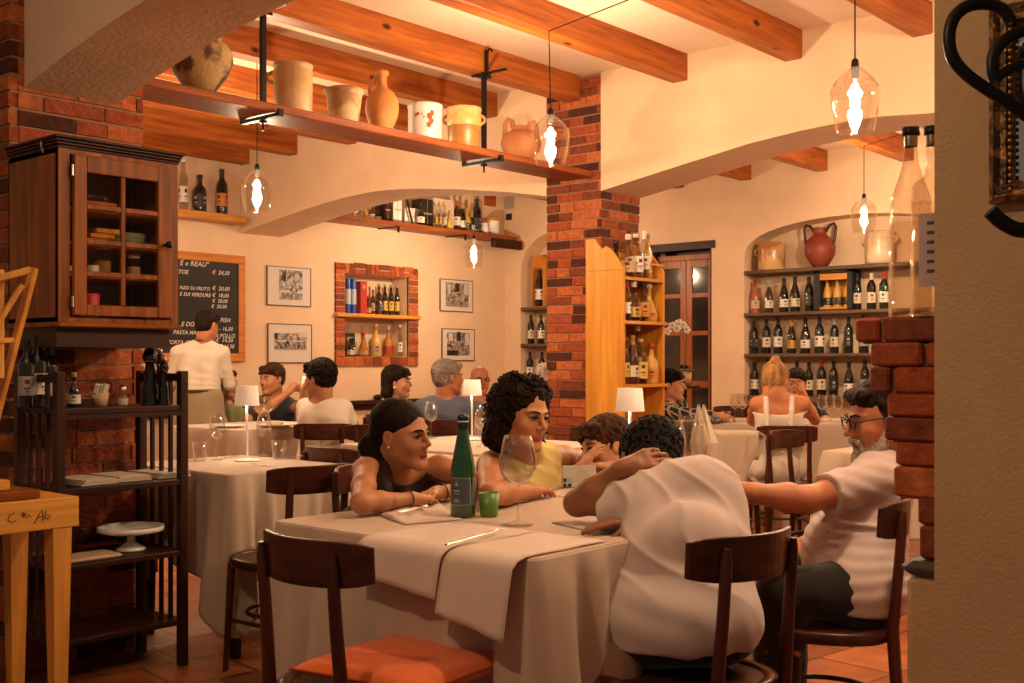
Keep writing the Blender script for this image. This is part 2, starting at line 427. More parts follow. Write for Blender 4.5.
# ---------------------------------------------------------------- pendant lamps
def pendant(loc, s, label, cord, pw=None):
    """loc: top of the globe; cord: list of points from the globe top up to the ceiling"""
    t = thing('pendant_lamp', loc, label, 'lamp', 'clear glass pendant lamps')
    pw = pw or PEND
    prof = [(.010, 0), (.022, -.012), (.05, -.035), (.085, -.07), (.104, -.10), (.1085, -.125), (.104, -.17), (.094, -.23), (.083, -.285), (.080, -.292)]
    inn = [(max(r - .003, .004), z + .0005) for r, z in reversed(prof)]
    MB().lathe([(r * s, z * s) for r, z in prof + inn], 40, cap=False).build('glass_shade', GLASSP, t)
    MB().lathe([(.004, .03), (.014, .022), (.017, 0), (.017, -.045), (.013, -.05), (.013, -.06)], 16).build('bulb_holder', IRON, t)
    h = MB().lathe([(.012, -.05), (.016, -.08), (.027 * s, -.12), (.030 * s, -.15), (.026 * s, -.19), (.010, -.225), (0, -.23)], 18, cap=False)
    b = h.build('bulb', glass('bulb_glass', (1, .97, .9), edge=.1), t)
    f = MB()
    for k in range(4):
        a = k * math.pi / 2
        f.tube([(.011 * math.cos(a), .011 * math.sin(a), -.085), (.007 * math.cos(a + .5), .007 * math.sin(a + .5), -.20 * s)], .0032, 6)
    f.tube([(0, 0, -.08), (0, 0, -.21 * s)], .004, 6)
    f.build('filament', mat('lamp_filament', (1, .8, .6), emit=(1, .74, .45), estr=170), b)
    MB().tube([Vector(p) - Vector(loc) for p in cord], .0035, 6).build('cord', IRON, t)
    ld = bpy.data.lights.new('pendant_light', 'POINT'); ld.energy = pw * s; ld.color = (1.0, .76, .52); ld.shadow_soft_size = .035
    lo = bpy.data.objects.new('pendant_light', ld); lo.location = (0, 0, -.15 * s); lo.parent = t; COL.objects.link(lo)
    return t
PEND = 98
def hang(px, ytop, d, label, s=1.0, cords=None, pw=None):
    p = J(px, ytop, d)
    c = [p + Vector((0, 0, .025))] + (cords or [Vector((p.x, p.y, ZC))])
    return pendant(p, s, label, c, pw)
hang(550.5, 113, 6.25, 'glass pendant lamp hanging in front of the brick pillar', .98, [J(549, 31, 6.25), J(628, 0, 5.6), J(640, -5, 5.5)])
hang(855, 65, 4.9, 'largest and nearest glass pendant lamp, hanging before the right plaster arch', .99, pw=68)
hang(257, 168, 7.6, 'glass pendant lamp hanging below the long jug shelf at left', 1.0)
pp = J(474, 238, 11.3)
hang(474, 238, 11.3, 'small glass pendant lamp hanging under the far corner bottle shelf', 1.0)
hang(864, 197, 9.3, 'glass pendant lamp hanging in front of the arched wine recess', 1.0, [J(864, 146, 9.3), J(905, 133, 9.3), J(905, 120, 9.3)])
# unseen pendants added outside the view to brighten foreground and rooms
for q, lab in (((0.3, 1.7), 'added unseen glass fill pendant beside the photographer'), ((2.9, 1.1), 'added unseen glass pendant lamp just past the near plaster arch'), ((5.2, .6), 'added unseen glass pendant lamp behind the near right wall'),
          ((3.3, 7.3), 'added unseen glass pendant lamp behind the left brick wall'), ((8.6, 1.4), 'added unseen glass pendant lamp in the far right part of the back room')):
    p = Vector((q[0], q[1], 2.75)); pendant(p, 1.0, lab, [p + Vector((0, 0, .025)), Vector((p.x, p.y, ZC))], 66 if q[0] < 1 else None)  # the one beside the lens is an added, weaker foreground fill
# ---------------------------------------------------------------- hanging jug shelf
SHY0, SHY1, SHZ = 4.78, 5.06, 2.545
s = thing('hanging_shelf', (2.62, 4.9, SHZ), 'long reddish plank shelf hung on black iron rods below the beams', 'shelf')
m = MB().rbox(0, -.12, -.045, 3.77, .16, 0, .006); m.build('plank', SHELFW, s)
for px in (263, 484):
    q = JY(px, 100, 4.9); x = q.x - 2.62
    r = MB()
    r.box(x - .014, -.012, -.03, x + .014, .012, ZB - SHZ - .0)
    r.build('rod', IRON, s)
    b = MB().box(x - .012, -.19, ZB - SHZ - .012, x + .012, .10, ZB - SHZ)
    b.box(x - .012, -.030, ZB - SHZ - .0, x + .012, -.018, ZB - SHZ + .14).tube([(x, -.03, ZB - SHZ + .135), (x, -.05, ZB - SHZ + .15), (x, -.07, ZB - SHZ + .13)], .008, 6)
    b.box(x - .04, -.03, ZB - SHZ - .03, x + .04, .03, ZB - SHZ - .012)
    b.build('hook_clamp', IRON, s)
    c = MB().box(x - .016, -.15, -.068, x + .016, .18, -.050).box(x - .016, -.155, -.068, x + .016, -.14, -.03).box(x - .016, .17, -.068, x + .016, .182, .02)
    c.tube([(x, 0, -.05), (x, 0, -.125)], .007, 6).lathe([(.02, 0), (.022, .014), (0, .018)], 8, 0, _mx((x, 0, -.085)))
    c.build('bracket', IRON, s)

# crocks and jugs on it
def speck(name, a, b, sc=9, rough=.4, c=None, lo=.45, hi=.55, bump=.2):
    return mat(name, a, rough, col2=b, scale=sc, sharp=(lo, hi), bump=bump, bscale=60)
CREAM = speck('cream_glaze', (.62, .38, .20), (.74, .52, .30), 3, .35)
def jar(name, px, d, zb, prof, m, label, handles=(), hm=None, n=32, extra=None, cat='jar', group='old earthenware on the hanging shelf', p=None, rz=0, tilt=None):
    loc = p or JD(px, d, zb)
    t = thing(name, loc, label, cat, group, rz=TH - math.pi / 2 + rz)
    if tilt: t.rotation_euler = (tilt[0], tilt[1], TH - math.pi / 2 + rz)
    top = prof[-1]; inn = [(max(r - .010, 0.004), z) for r, z in reversed(prof) if z > prof[0][1] + .012] + [(0, prof[0][1] + .014)]
    MB().lathe([(0, prof[0][1])] + prof + inn, n, cap=False).build('body', m, t)
    for h in handles:
        MB().tube(h[0], h[1], 10, flat=h[2] if len(h) > 2 else None).build('handle', hm or m, t)
    if extra: extra(t)
    return t
def loop(x0, z0, x1, z1, bx, y=0, n=9, sgn=1):
    P = []
    for i in range(n + 1):
        k = i / n; x = x0 + (x1 - x0) * k + bx * math.sin(math.pi * k) ** .8; P.append((x, y, z0 + (z1 - z0) * k))
    return P
ys = 4.93
def sd(px, y=ys):      # depth of the shelf line at a photo column
    return JY(px, 100, y).dot(Vector((C_, S_, 0)))
Z0 = SHZ + .002
d = sd(200, 4.90); k = d / FPX
jar('round_pot', 201, d, Z0, [(.055, 0), (.085, .03), (.13, .09), (.158, .16), (.155, .21), (.13, .245), (.10, .26), (.10, .285), (.112, .295)], speck('flaky_pot', (.10, .045, .025), (.50, .33, .15), 5, .8, lo=.46, hi=.52, bump=.6), 'round-bellied pot with flaking dark glaze at the shelf left end', tilt=None)
d = sd(293)
jar('tall_crock', 293, d, Z0, [(.100, 0), (.104, .01), (.106, .23), (.100, .245), (.108, .255), (.108, .268), (.100, .272)], speck('salt_glaze', (.55, .33, .15), (.66, .44, .22), 4, .45), 'tall cream stoneware crock with one side handle, beside the left rod', [(loop(-.102, .17, -.10, .235, -.045), .011)])
d = sd(344)
jar('small_crock', 344, d, Z0, [(.078, 0), (.082, .01), (.100, .15), (.104, .175), (.113, .185), (.113, .20), (.100, .205)], speck('stained_crock', (.33, .17, .075), (.62, .42, .21), 6, .6), 'short stained cream crock flaring to a wide rim')
d = sd(382)
jar('amphora_jug', 382, d, Z0, [(.050, 0), (.060, .02), (.088, .08), (.100, .14), (.095, .19), (.070, .235), (.036, .26), (.027, .29), (.028, .33), (.040, .345), (.040, .36), (.033, .365)], speck('orange_clay', (.50, .20, .055), (.60, .27, .08), 5, .7), 'slim orange clay jug with narrow neck and loop handle', [(loop(-.03, .335, -.07, .215, -.02), .010)])
d = sd(425)
def chips(t):
    g = MB(); rn2 = random.Random(2)
    for (a, z, r) in ((-.35, .15, .010), (-.5, .145, .007), (.35, .14, .020), (.45, .11, .018), (.30, .085, .012), (-.1, .15, .005), (0.02, .13, .004), (.5, .16, .014)):
        P = []
        for i in range(9):
            an = i * math.tau / 9; q = r * (.7 + .5 * rn2.random()); aa = a + q * math.cos(an) / .105
            P.append((.1065 * math.sin(aa), -.1065 * math.cos(aa), z + q * math.sin(an) * 1.3))
        g.add(P, [tuple(range(9))])
    g.build('chipped_spots', mat('rust_spot', (.36, .09, .03), .8), t)
jar('white_crock', 425, d, Z0, [(.100, 0), (.103, .006), (.1045, .20), (.108, .207), (.108, .222), (.100, .226)], mat('white_glaze', (.72, .66, .62), .35), 'white enamelled crock with chipped rust-brown spots', extra=chips)
d = sd(464)
def band(t):
    MB().lathe([(.1065, .145), (.110, .15), (.112, .20), (.107, .23), (.112, .245), (.112, .262), (.10, .264)], 32, cap=False).build('glazed_rim', speck('yellow_glaze', (.66, .42, .14), (.76, .55, .25), 8, .25), t)
jar('two_tone_crock', 464, d, Z0, [(.095, 0), (.102, .01), (.106, .15), (.108, .21), (.104, .235), (.109, .245), (.109, .255), (.103, .258)], speck('amber_glaze', (.40, .17, .04), (.50, .23, .06), 6, .3), 'two-tone crock, amber below and yellow glazed rim above with two ears', [(loop(-.104, .16, -.104, .22, -.028), .010), (loop(.104, .16, .104, .22, .028), .010)], extra=band)
d = sd(520)
jar('two_handled_jug', 521, d, Z0, [(.06, 0), (.085, .02), (.125, .07), (.138, .12), (.125, .165), (.09, .195), (.06, .205), (.052, .225), (.058, .235)], speck('old_terracotta', (.42, .15, .055), (.52, .21, .08), 5, .75), 'broad terracotta jug with two high loop handles, nearest the brick pier',
    [([(-.05, 0, .215), (-.06, 0, .27), (-.085, 0, .285), (-.105, 0, .25), (-.112, 0, .16)], .016), ([(.05, 0, .215), (.06, 0, .255), (.085, 0, .265), (.105, 0, .23), (.112, 0, .16)], .015)])

# ---------------------------------------------------------------- wall cabinet
CX0, CX1, CY0, CY1, CZ0, CZ1 = 2.005, 2.497, 3.90, 4.285, 1.345, 1.975
cab = thing('wall_cabinet', (CX0, CY0, CZ0), 'dark oak wall cabinet with a glazed six-pane door, hung on the left brick wall', 'cabinet')
W_, D_, H_ = CX1 - CX0, CY1 - CY0, CZ1 - CZ0
b = MB().box(0, 0, 0, .02, D_, H_).box(W_ - .02, 0, 0, W_, D_, H_).box(0, 0, 0, W_, D_, .02).box(0, 0, H_ - .02, W_, D_, H_).box(0, D_ - .012, 0, W_, D_, H_)
MB().box(.021, D_ - .016, .021, W_ - .021, D_ - .0125, H_ - .021).build('back_panel', mat('cabinet_back_lit_tone', (.58, .46, .30), .7, var=.1, scale=6), cab)  # paler tone painted on the panel in place of light inside the cabinet
b.box(0, -.002, 0, .045, .02, H_).box(W_ - .035, -.002, 0, W_, .02, H_)
bev(b.build('carcass', OAK[2], cab), .002)
c = MB()
for k, (e, z) in enumerate(((.004, 0), (.009, .011), (.014, .022), (.022, .033))): c.rbox(-e, -e, H_ + z - .0, W_ + e, D_, H_ + z + .010, .003)
c.build('cornice', DARKW[0], cab)
MB().rbox(-.006, -.018, -.018, W_ + .006, D_, 0, .004).build('base_moulding', OAK[0], cab)
MB().box(.01, .03, -.09, W_ - .02, D_, -.018).build('under_rail', DARKW[0], cab)
dx0, dx1, dz0, dz1 = .05, W_ - .04, .025, H_ - .02
dd = MB(); st = .050
dd.rbox(dx0, -.024, dz0, dx0 + st, -.003, dz1, .003).rbox(dx1 - st - .01, -.024, dz0, dx1, -.003, dz1, .003)
dd.rbox(dx0 + st, -.0235, dz0, dx1 - st - .01, -.003, dz0 + .04, .003).rbox(dx0 + st, -.0235, dz1 - .062, dx1 - st - .01, -.003, dz1, .003)
gx0, gx1, gz0, gz1 = dx0 + st, dx1 - st - .01, dz0 + .04, dz1 - .062
gm = (gx0 + gx1) / 2
dd.rbox(gm - .009, -.022, gz0, gm + .009, -.005, gz1, .003)
rows = [gz0 + (gz1 - gz0) * q for q in (.235, .48, .745)]
for z in rows: dd.rbox(gx0, -.021, z - .010, gm - .008, -.006, z + .010, .003).rbox(gm + .008, -.021, z - .010, gx1, -.006, z + .010, .003)
door = dd.build('door', OAK[2], cab)
MB().box(gx0 - .004, -.013, gz0 - .004, gx1 + .004, -.010, gz1 + .004).build('glass_pane', glass('cabinet_glass', (.95, .90, .82), refl=.35, edge=.08), door)
MB().lathe([(.007, 0), (.006, .012), (.012, .018), (.014, .028), (.008, .036), (0, .038)], 14, 0, _mx((gx1 + .03, -.024, gz0 + (gz1 - gz0) * .50), (math.pi / 2, 0, 0))).build('knob', IRON, door)
for z in (dz0 + .05, dz1 - .06): MB().tube([(dx0 - .004, -.018, z - .02), (dx0 - .004, -.018, z + .02)], .005, 8).build('hinge', mat('steel', (.5, .45, .4), .3, 1), door)
for z in rows:
    MB().rbox(.02, .03, z - .012, W_ - .02, D_ - .012, z + .002, .002).build('shelf', PINE[0], cab)
MB().tube([(-.004, .10, H_ - .01), (-.012, .10, H_ + .015), (-.012, .10, H_ + .045)], .004, 6).build('hook', mat('steel', (.5, .45, .4), .3, 1), cab)
CABL = (CX0, CY0, CZ0)
def incab(x, y, z): return (CX0 + x, CY0 + y, CZ0 + z)
def cup(loc, r, h, m, name, label, cat, group=None, prof=None, n=20):
    o = MB().lathe(prof or [(0, 0), (r * .8, 0), (r, h * .3), (r, h), (r - .003, h), (r - .003, h * .3), (r * .75, .005), (0, .005)], n, cap=False).build(name, m, None, loc)
    return tag(o, label, cat, group)
zs = [.02, rows[0] + .003, rows[1] + .003, rows[2] + .003]
o = thing('storage_tin', incab(.155, .055, .022), 'pink and white round tin on the cabinet bottom shelf', 'tin')
MB().lathe([(.032, 0), (.032, .055)], 24).build('body', WHITE, o); MB().lathe([(.033, .03), (.033, .085), (.030, .088)], 24).build('pink_lid', mat('pink', (.62, .06, .14), .4), o)
JL = glass('jar_glass', (.85, .80, .72), edge=.45)
for i, (x, r, h, lab) in enumerate(((.215, .034, .10, 'tall glass storage jar with pale lid on the third cabinet shelf'), (.345, .028, .075, 'small glass jar of white sugar on the third cabinet shelf'))):
    t = thing('glass_jar', incab(x, .075, zs[1]), lab, 'jar')
    MB().lathe([(0, 0), (r, 0), (r, h * .85), (r * .8, h), (r * .8, h + .006)], 20, cap=False).build('body', JL, t)
    MB().lathe([(r * .86, h), (r * .86, h + .014), (0, h + .016)], 20).build('lid', WHITE, t)
    MB().lathe([(r * .9, .003), (r * .9, h * .55)], 18).build('contents', mat('jar_contents%d' % i, ((.40, .26, .15), (.70, .62, .52))[i], .8), t)
for i in range(4):
    cup(incab(.118 + (i % 2) * .05, .06 + .09 * (i // 2), zs[1]), .022, .035, WHITE, 'coffee_cup', ['front left of four white cups on the third cabinet shelf', 'front right of four white cups on the third cabinet shelf', 'rear left of four white cups on the third cabinet shelf', 'rear right of four white cups on the third cabinet shelf'][i], 'cup', 'white cups in the cabinet')
for i in range(3):
    o = MB().rbox(0, 0, 0, .10, .12, .018, .003).build('wooden_box', PINE[0], None, incab(.125 + .025 * i, .045, zs[2] + .020 * i)); tag(o, ['lowest of three small pale boxes stacked in the cabinet', 'middle of three small pale boxes stacked in the cabinet', 'topmost of three small pale boxes stacked in the cabinet'][i], 'box', 'boxes stacked in the cabinet')
for i in range(4):
    o = MB().lathe([(0, 0), (.04, 0), (.075, .012), (.075, .015), (.04, .004), (0, .004)], 24, cap=False).build('saucer', mat('green_plate', (.42, .50, .38), .3), None, incab(.335, .115, zs[2] + .012 * i)); tag(o, 'pale green plate, %s in the cabinet plate pile' % ('lowest', 'second from the bottom', 'second from the top', 'topmost')[i], 'plate', 'pale plates in the cabinet')
o = MB().rbox(0, 0, 0, .14, .2, .03, .003).build('folded_cloth', mat('orange_cloth', (.50, .17, .06), .9), None, incab(.12, .05, zs[3])); tag(o, 'folded rust-coloured cloth on the top shelf of the cabinet', 'cloth')
for i in range(2): cup(incab(.32 + .06 * i, .07, .022), .022, .05, JL, 'small_glass', ('small clear glass near the centre of the cabinet floor', 'small clear glass at the right end of the cabinet floor')[i], 'glass', 'small glasses in the cabinet')

# ---------------------------------------------------------------- dark slatted rack below
RX0, RX1, RY0, RY1, RH = 2.00, 2.545, 3.90, 4.235, 1.165
rk = thing('slatted_rack', (RX0, RY0, 0), 'tall dark wooden rack with slatted ends and four shelves under the wall cabinet', 'rack')
w_, d_ = RX1 - RX0, RY1 - RY0
for x in (0, w_ - .034):
    for y in (0, d_ - .034):
        bev(MB().box(x, y, 0, x + .034, y + .034, RH).build('post', DARKW[2], rk), .003)
for x in (.005, w_ - .029):
    bev(MB().box(x, .03, RH - .04, x + .024, d_ - .03, RH - .01).build('end_rail', DARKW[1], rk), .002)
    for i in range(3):
        y = .034 + (d_ - .068) * (i + 1) / 4
        MB().box(x + .005, y - .007, .16, x + .019, y + .007, RH - .03).build('slat', DARKW[2], rk)
RSH = (1.03, .738, .458, .185)
for z in RSH: bev(MB().box(.01, .006, z - .022, w_ - .01, d_ - .006, z).build('shelf', DARKW[0], rk), .003)
MB().box(.034, .0, 1.03 - .04, w_ - .034, .012, 1.03 - .022).build('apron', DARKW[0], rk)

def onrack(px, py, z): return JZ(px, py, z)
BLACKG = mat('black_glass', (.006, .005, .005), .06, spec=.8)
def mill(px, y, h, r, label, m):
    p = JY(px, 400, y); p.z = RSH[0] + .001
    t = thing('pepper_mill', p, label, 'pepper mill', 'black mills on the rack')
    MB().lathe([(r, 0), (r, .012), (r * .8, .03), (r * .95, .05), (r * .62, h * .42), (r * .72, h * .5), (r * .5, h * .66), (r * .8, h * .70)], 24).build('body', m, t)
    MB().lathe([(r * .72, h * .705), (r * .9, h * .76), (r * .62, h * .88), (r * .2, h * .92)], 24).build('head', m, t)
    MB().sphere((0, 0, h * .95), h * .05, 10).build('knob', mat('steel', (.5, .45, .4), .3, 1), t)
mill(150, 4.03, .245, .034, 'tallest black turned pepper mill at the right end of the rack top', BLACKG)
mill(160, 4.12, .225, .026, 'slimmer glossy black mill beside the tallest one on the rack', BLACKG)
mill(164, 3.99, .19, .022, 'shortest black mill nearest the right post of the rack', BLACKG)
p = JY(101, 400, 4.03); p.z = RSH[0] + .001
t = thing('sugar_cup', p, 'small cup stuffed with white paper sachets on the rack top', 'cup')
MB().lathe([(0, 0), (.022, 0), (.030, .05), (.027, .05), (.02, .006), (0, .006)], 20, cap=False).build('cup_body', mat('kraft', (.55, .36, .22), .8), t)
q = MB()
for i in range(12):
    a = i * .52; q.cbox((.016 * math.cos(a), .016 * math.sin(a), .058), (.020, .002, .055), (.28 * math.sin(a), .28 * math.cos(a), a))
q.build('paper_sachets', mat('paper_white', (.75, .68, .60), .9), t)
p = JY(123, 400, 4.03); p.z = RSH[0] + .001
t = thing('salt_shaker', p, 'small glass shaker of white salt on the rack top', 'shaker')
MB().lathe([(0, 0), (.023, 0), (.023, .04), (.012, .055), (.012, .062)], 18, cap=False).build('body', JL, t)
MB().lathe([(.020, .002), (.020, .028)], 16).build('salt', WHITE, t); MB().lathe([(.014, .058), (.015, .070), (.008, .078), (0, .079)], 16).build('cap', mat('steel', (.5, .45, .4), .3, 1), t)
# cloths on the second shelf, cake stand and tray on the third
PAPER = mat('stack_linen', (.50, .42, .34), .9, bump=.2)
for i, (px, y, a, lab) in enumerate(((84, 4.05, .05, 'left pile of folded pale linen on the second shelf of the rack'), (120, 4.07, -.06, 'middle pile of folded pale linen on the rack'), (159, 4.07, .03, 'right pile of folded pale linen on the rack'))):
    p = JY(px, 470, y); q = MB()
    for k in range(3): q.cbox((0, 0, .004 + .007 * k), (.150 - .01 * k, .22, .006), (0, 0, a + .03 * k))
    tag(q.build('folded_linen', PAPER, None, (p.x, p.y, RSH[1] + .001)), lab, 'linen', 'linen piles on the rack')
p = JY(131, 535, 4.05); p.z = RSH[2] + .001
t = thing('cake_stand', p, 'white ceramic cake stand on the third shelf of the dark rack', 'cake stand')
MB().lathe([(0, .008), (.055, 0), (.058, .006), (.035, .02), (.016, .035), (.016, .055), (.03, .068)], 28, cap=False).build('foot', WHITE, t)
MB().lathe([(0, .068), (.10, .070), (.128, .078), (.128, .095), (.118, .095), (.112, .082), (0, .080)], 40, cap=False).build('plate', WHITE, t)
p = JY(92, 560, 3.99); tag(MB().rbox(-.11, -.07, 0, .11, .07, .018, .008).build('serving_tray', mat('tray_pale', (.48, .33, .23), .7), None, (p.x - .02, p.y, RSH[2] + .001)), 'pale rectangular board lying left of the cake stand on the rack', 'tray')

# ---------------------------------------------------------------- small pine table and easel at the left edge
tx = thing('pine_table', (1.30, 3.50, 0), 'honey-coloured pine table with tapered legs at the left edge', 'table')
M = Matrix.Translation((1.872 - 1.30, 0, 0))
tw, td = .62, .36
bev(MB().box(-tw, 0, .662, 0, td, .760, 0, M).build('top', PINE[0], tx), .003)
for (x, y) in ((-.055, .035), (-.055, .33), (-tw + .06, .035), (-tw + .06, .33)):
    q = MB(); s0, s1 = .032, .020
    vs = [(x - s1, y - s1, 0), (x + s1, y - s1, 0), (x + s1, y + s1, 0), (x - s1, y + s1, 0), (x - s0, y - s0, .665), (x + s0, y - s0, .665), (x + s0, y + s0, .665), (x - s0, y + s0, .665)]
    q.add(vs, [(3, 2, 1, 0), (4, 5, 6, 7), (0, 1, 5, 4), (1, 2, 6, 5), (2, 3, 7, 6), (3, 0, 4, 7)], 0, False, M); q.build('leg', PINE[2], tx)
def pen(pts, M_, r=.0012):
    return [M_ @ Vector(p) for p in pts]
ink = mat('dark_ink', (.05, .015, .01), .8)
q = MB()
def stroke(pp, y=-.0005): q.tube([M @ Vector((x, y, z)) for x, z in pp], .0016, 5)
def script(x0, z0, s, paths):
    for pth in paths: stroke([(x0 + a * s, z0 + b * s) for a, b in pth])
script(-.215, .700, .03, [[(.0, .9), (-.5, .7), (-.7, .2), (-.3, -.1), (.2, .1)]])
script(-.185, .705, .025, [[(-.3, .3), (.3, .7)], [(-.3, .7), (.3, .3)], [(0, .1), (0, .9)], [(.3, .0), (.7, .5), (.9, .1)]])
script(-.145, .695, .032, [[(-.2, -.3), (.3, .6), (.6, 1.0), (.7, .3), (.6, -.1), (.9, .1)], [(.2, .3), (.8, .4)], [(1.0, .9), (.9, .3), (1.2, .0), (1.5, .4), (1.1, .5)]])
q.build('ink_script', ink, tx)
M = Matrix.Translation((1.872, 3.5, 0))
tag(MB().rbox(-.50, .03, .7615, -.115, .30, .79, .003, 0, M).build('wooden_tray', OAK[0], None), 'flat brown wooden tray lying on the pine table', 'tray')
tag(MB().rbox(-.55, .06, .7915, -.20, .26, .825, .003, 0, M).build('pine_board', PINE[0], None), 'pale pine board resting on the brown tray', 'board')
# leaning easel frame
ez = thing('display_easel', (1.3, 3.3, .826), 'honey-coloured wooden easel leaning on the pine table at the left edge', 'easel')
def eas(P, wd, th, nm='leg'):
    q = MB(); P = [Vector(p) - Vector((1.3, 3.3, .826)) for p in P]
    q.tube(P, wd, 4, flat=(1, .5)); bev(q.build(nm, PINE[2], ez), .003)
e0, e1 = J(34, 268, 3.6), J(-14, 456, 3.6)
eas([e0, e1], .024, .01, 'right_leg')
eas([J(30, 270, 3.5), J(-50, 292, 3.4)], .03, .01, 'top_rail')
eas([J(22, 285, 3.52), J(-3, 325, 3.48)], .022, .01, 'brace')
eas([J(-3, 270, 3.5), J(-3, 378, 3.5)], .035, .01, 'centre_board')
eas([J(12, 340, 3.52), J(-40, 345, 3.4)], .022, .01, 'cross_rail')
eas([J(-60, 280, 3.4), J(-40, 448, 3.5)], .03, .01, 'left_leg')

# ---------------------------------------------------------------- pictures and chalkboard
def chalkboard():
    x0, x1, z0, z1 = 5.30, 6.435, 1.205, 2.20
    t = thing('chalkboard', (x0, YB - .03, z0), 'large black chalkboard menu in an orange wood frame on the back wall', 'chalkboard')
    W, H = x1 - x0, z1 - z0; fr = .075; pm = wood('board_frame', (.50, .17, .03), (.68, .28, .05), 0, .5)
    f = MB().rbox(0, -.012, 0, W, .02, fr).rbox(0, -.012, H - fr, W, .02, H).rbox(0, -.012, fr, fr, .02, H - fr).rbox(W - fr, -.012, fr, W, .02, H - fr)
    f.build('frame', pm, t)
    MB().box(fr, .0, fr, W - fr, .015, H - fr).build('slate', mat('slate', (.020, .016, .018), .7, var=.5, scale=3), t)
    chalk = mat('chalk', (.75, .68, .64), .95)
    rnd = random.Random(4)
    def txt(s, px, py, sz):
        p = JY(px, py, YB - .031)
        cu = bpy.data.curves.new('chalk_writing', 'FONT'); cu.body = s; cu.size = sz; cu.shear = .25; cu.space_character = 1.05; cu.offset = .0008; cu.resolution_u = 3
        o = bpy.data.objects.new('chalk_writing', cu); COL.objects.link(o)
        dg = bpy.context.evaluated_depsgraph_get(); me = o.evaluated_get(dg).to_mesh()
        MW = _mx((p.x - x0, -.002, p.z - z0), (math.pi / 2, 0, 0))
        words.add([v.co.copy() for v in me.vertices], [tuple(f.vertices) for f in me.polygons], 0, False, MW)
        o.evaluated_get(dg).to_mesh_clear(); bpy.data.objects.remove(o)
    words = MB()
    for s, px, py, sz in (('E « REAU"', 179.5, 265, .066), ('TOE', 178, 273.5, .052), ('€  24,50', 212, 274, .052),
                          ('NZO SU FRUTTI', 179.5, 289, .042), ('€  20,00', 212, 290, .052), ('E SUI VERDURE', 179.5, 295.5, .046), ('€  18,00', 212, 296.8, .05),
                          ('€  20,00', 212, 302.3, .046), ('€  20,00', 211, 307.8, .046), ('FISH', 220, 322, .055), ('- 16,50', 219, 330.5, .05), ('E DOLCI', 181, 326, .056),
                          ('PASTA MANZO', 173, 334, .05), ('DI POLLO', 213, 337.5, .052), ('€  14,50', 215.5, 342, .052), ('TORTA CILIEGIE', 166.5, 344, .05), ('ITO  € 14,50', 208, 348, .05)):
        txt(s, px, py, sz)
    tag(words.build('chalk_writing', chalk, t), kind='stuff')
chalkboard()
def picture(x0, x1, z0, z1, seed, label, inner, street):
    t = thing('framed_photograph', (x0, YB - .02, z0), label, 'picture', 'black and white prints on the back wall')
    W, H = x1 - x0, z1 - z0; e = .008
    MB().rbox(0, 0, 0, W, .018, e, .002).rbox(0, 0, H - e, W, .018, H, .002).rbox(0, 0, e, e, .018, H - e, .002).rbox(W - e, 0, e, W, .018, H - e, .002).build('frame', mat('thin_frame', (.10, .05, .04), .4), t)
    MB().box(e, .006, e, W - e, .014, H - e).build('mount', mat('picture_mount', (.70, .62, .56), .8), t)
    m, nt, b = _nt('print_%d' % seed)
    tc = nt.nodes.new('ShaderNodeTexCoord'); mp = nt.nodes.new('ShaderNodeMapping'); mp.inputs['Location'].default_value = (seed * 3.1, 0, seed * 1.7); mp.inputs['Scale'].default_value = (1, 1, 1.0)
    nt.links.new(tc.outputs['Object'], mp.inputs[0])
    n = nt.nodes.new('ShaderNodeTexNoise'); n.inputs['Scale'].default_value = 22; n.inputs['Detail'].default_value = 6; n.inputs['Roughness'].default_value = .75; nt.links.new(mp.outputs[0], n.inputs[0])
    r = ramp(nt, [(.38, (.03, .025, .022)), (.5, (.25, .2, .18)), (.62, (.62, .55, .5))]); nt.links.new(n.outputs[0], r.inputs[0]); nt.links.new(r.outputs[0], b.inputs['Base Color']); b.inputs['Roughness'].default_value = .5
    ix0, ix1, iz0, iz1 = inner
    MB().box(W * ix0, .0045, H * iz0, W * ix1, .006, H * iz1).build('print', m, t)
    dk = mat('print_black', (.025, .02, .02), .6); gy = mat('print_grey', (.30, .25, .22), .6); lt = mat('print_pale', (.60, .53, .48), .6)
    q = MB(); rnd = random.Random(seed)
    for (a0, c0, a1, c1, k) in street: q.box(W * a0, .0025, H * c0, W * a1, .0044 + .0002 * k, H * c1, k)
    tag(q.build('print_figures', [dk, gy, lt], t), kind='stuff')
def crowd(seed, x0, x1, z0, z1, n):
    r = random.Random(seed); L = []
    for i in range(n):
        a = x0 + (x1 - x0) * r.random(); c = z0 + (z1 - z0) * r.random(); L.append((a, c, a + .015 + .03 * r.random(), c + .03 + .06 * r.random(), r.choice((0, 0, 1, 2))))
    return L
picture(6.70, 7.24, 1.75, 2.135, 1, 'framed print of a market stall crowd, upper left picture on the back wall', (.27, .80, .16, .92), [(.30, .34, .80, .40, 2), (.34, .62, .42, .88, 0)] + crowd(1, .3, .78, .2, .8, 26))
picture(6.71, 7.25, 1.19, 1.575, 2, 'framed print of a long low street building, lower left picture on the back wall', (.15, .88, .34, .76), [(.14, .62, .22, .76, 0), (.68, .66, .88, .80, 2), (.2, .54, .86, .58, 2), (.15, .34, .86, .37, 1)] + crowd(2, .18, .84, .36, .52, 24))
picture(9.08, 9.62, 1.775, 2.14, 3, 'framed dark street scene print, upper right picture on the back wall', (.17, .86, .15, .90), [(.24, .55, .30, .82, 2), (.45, .62, .58, .88, 0), (.17, .15, .86, .3, 1), (.72, .55, .84, .88, 2)] + crowd(3, .2, .82, .2, .55, 24))
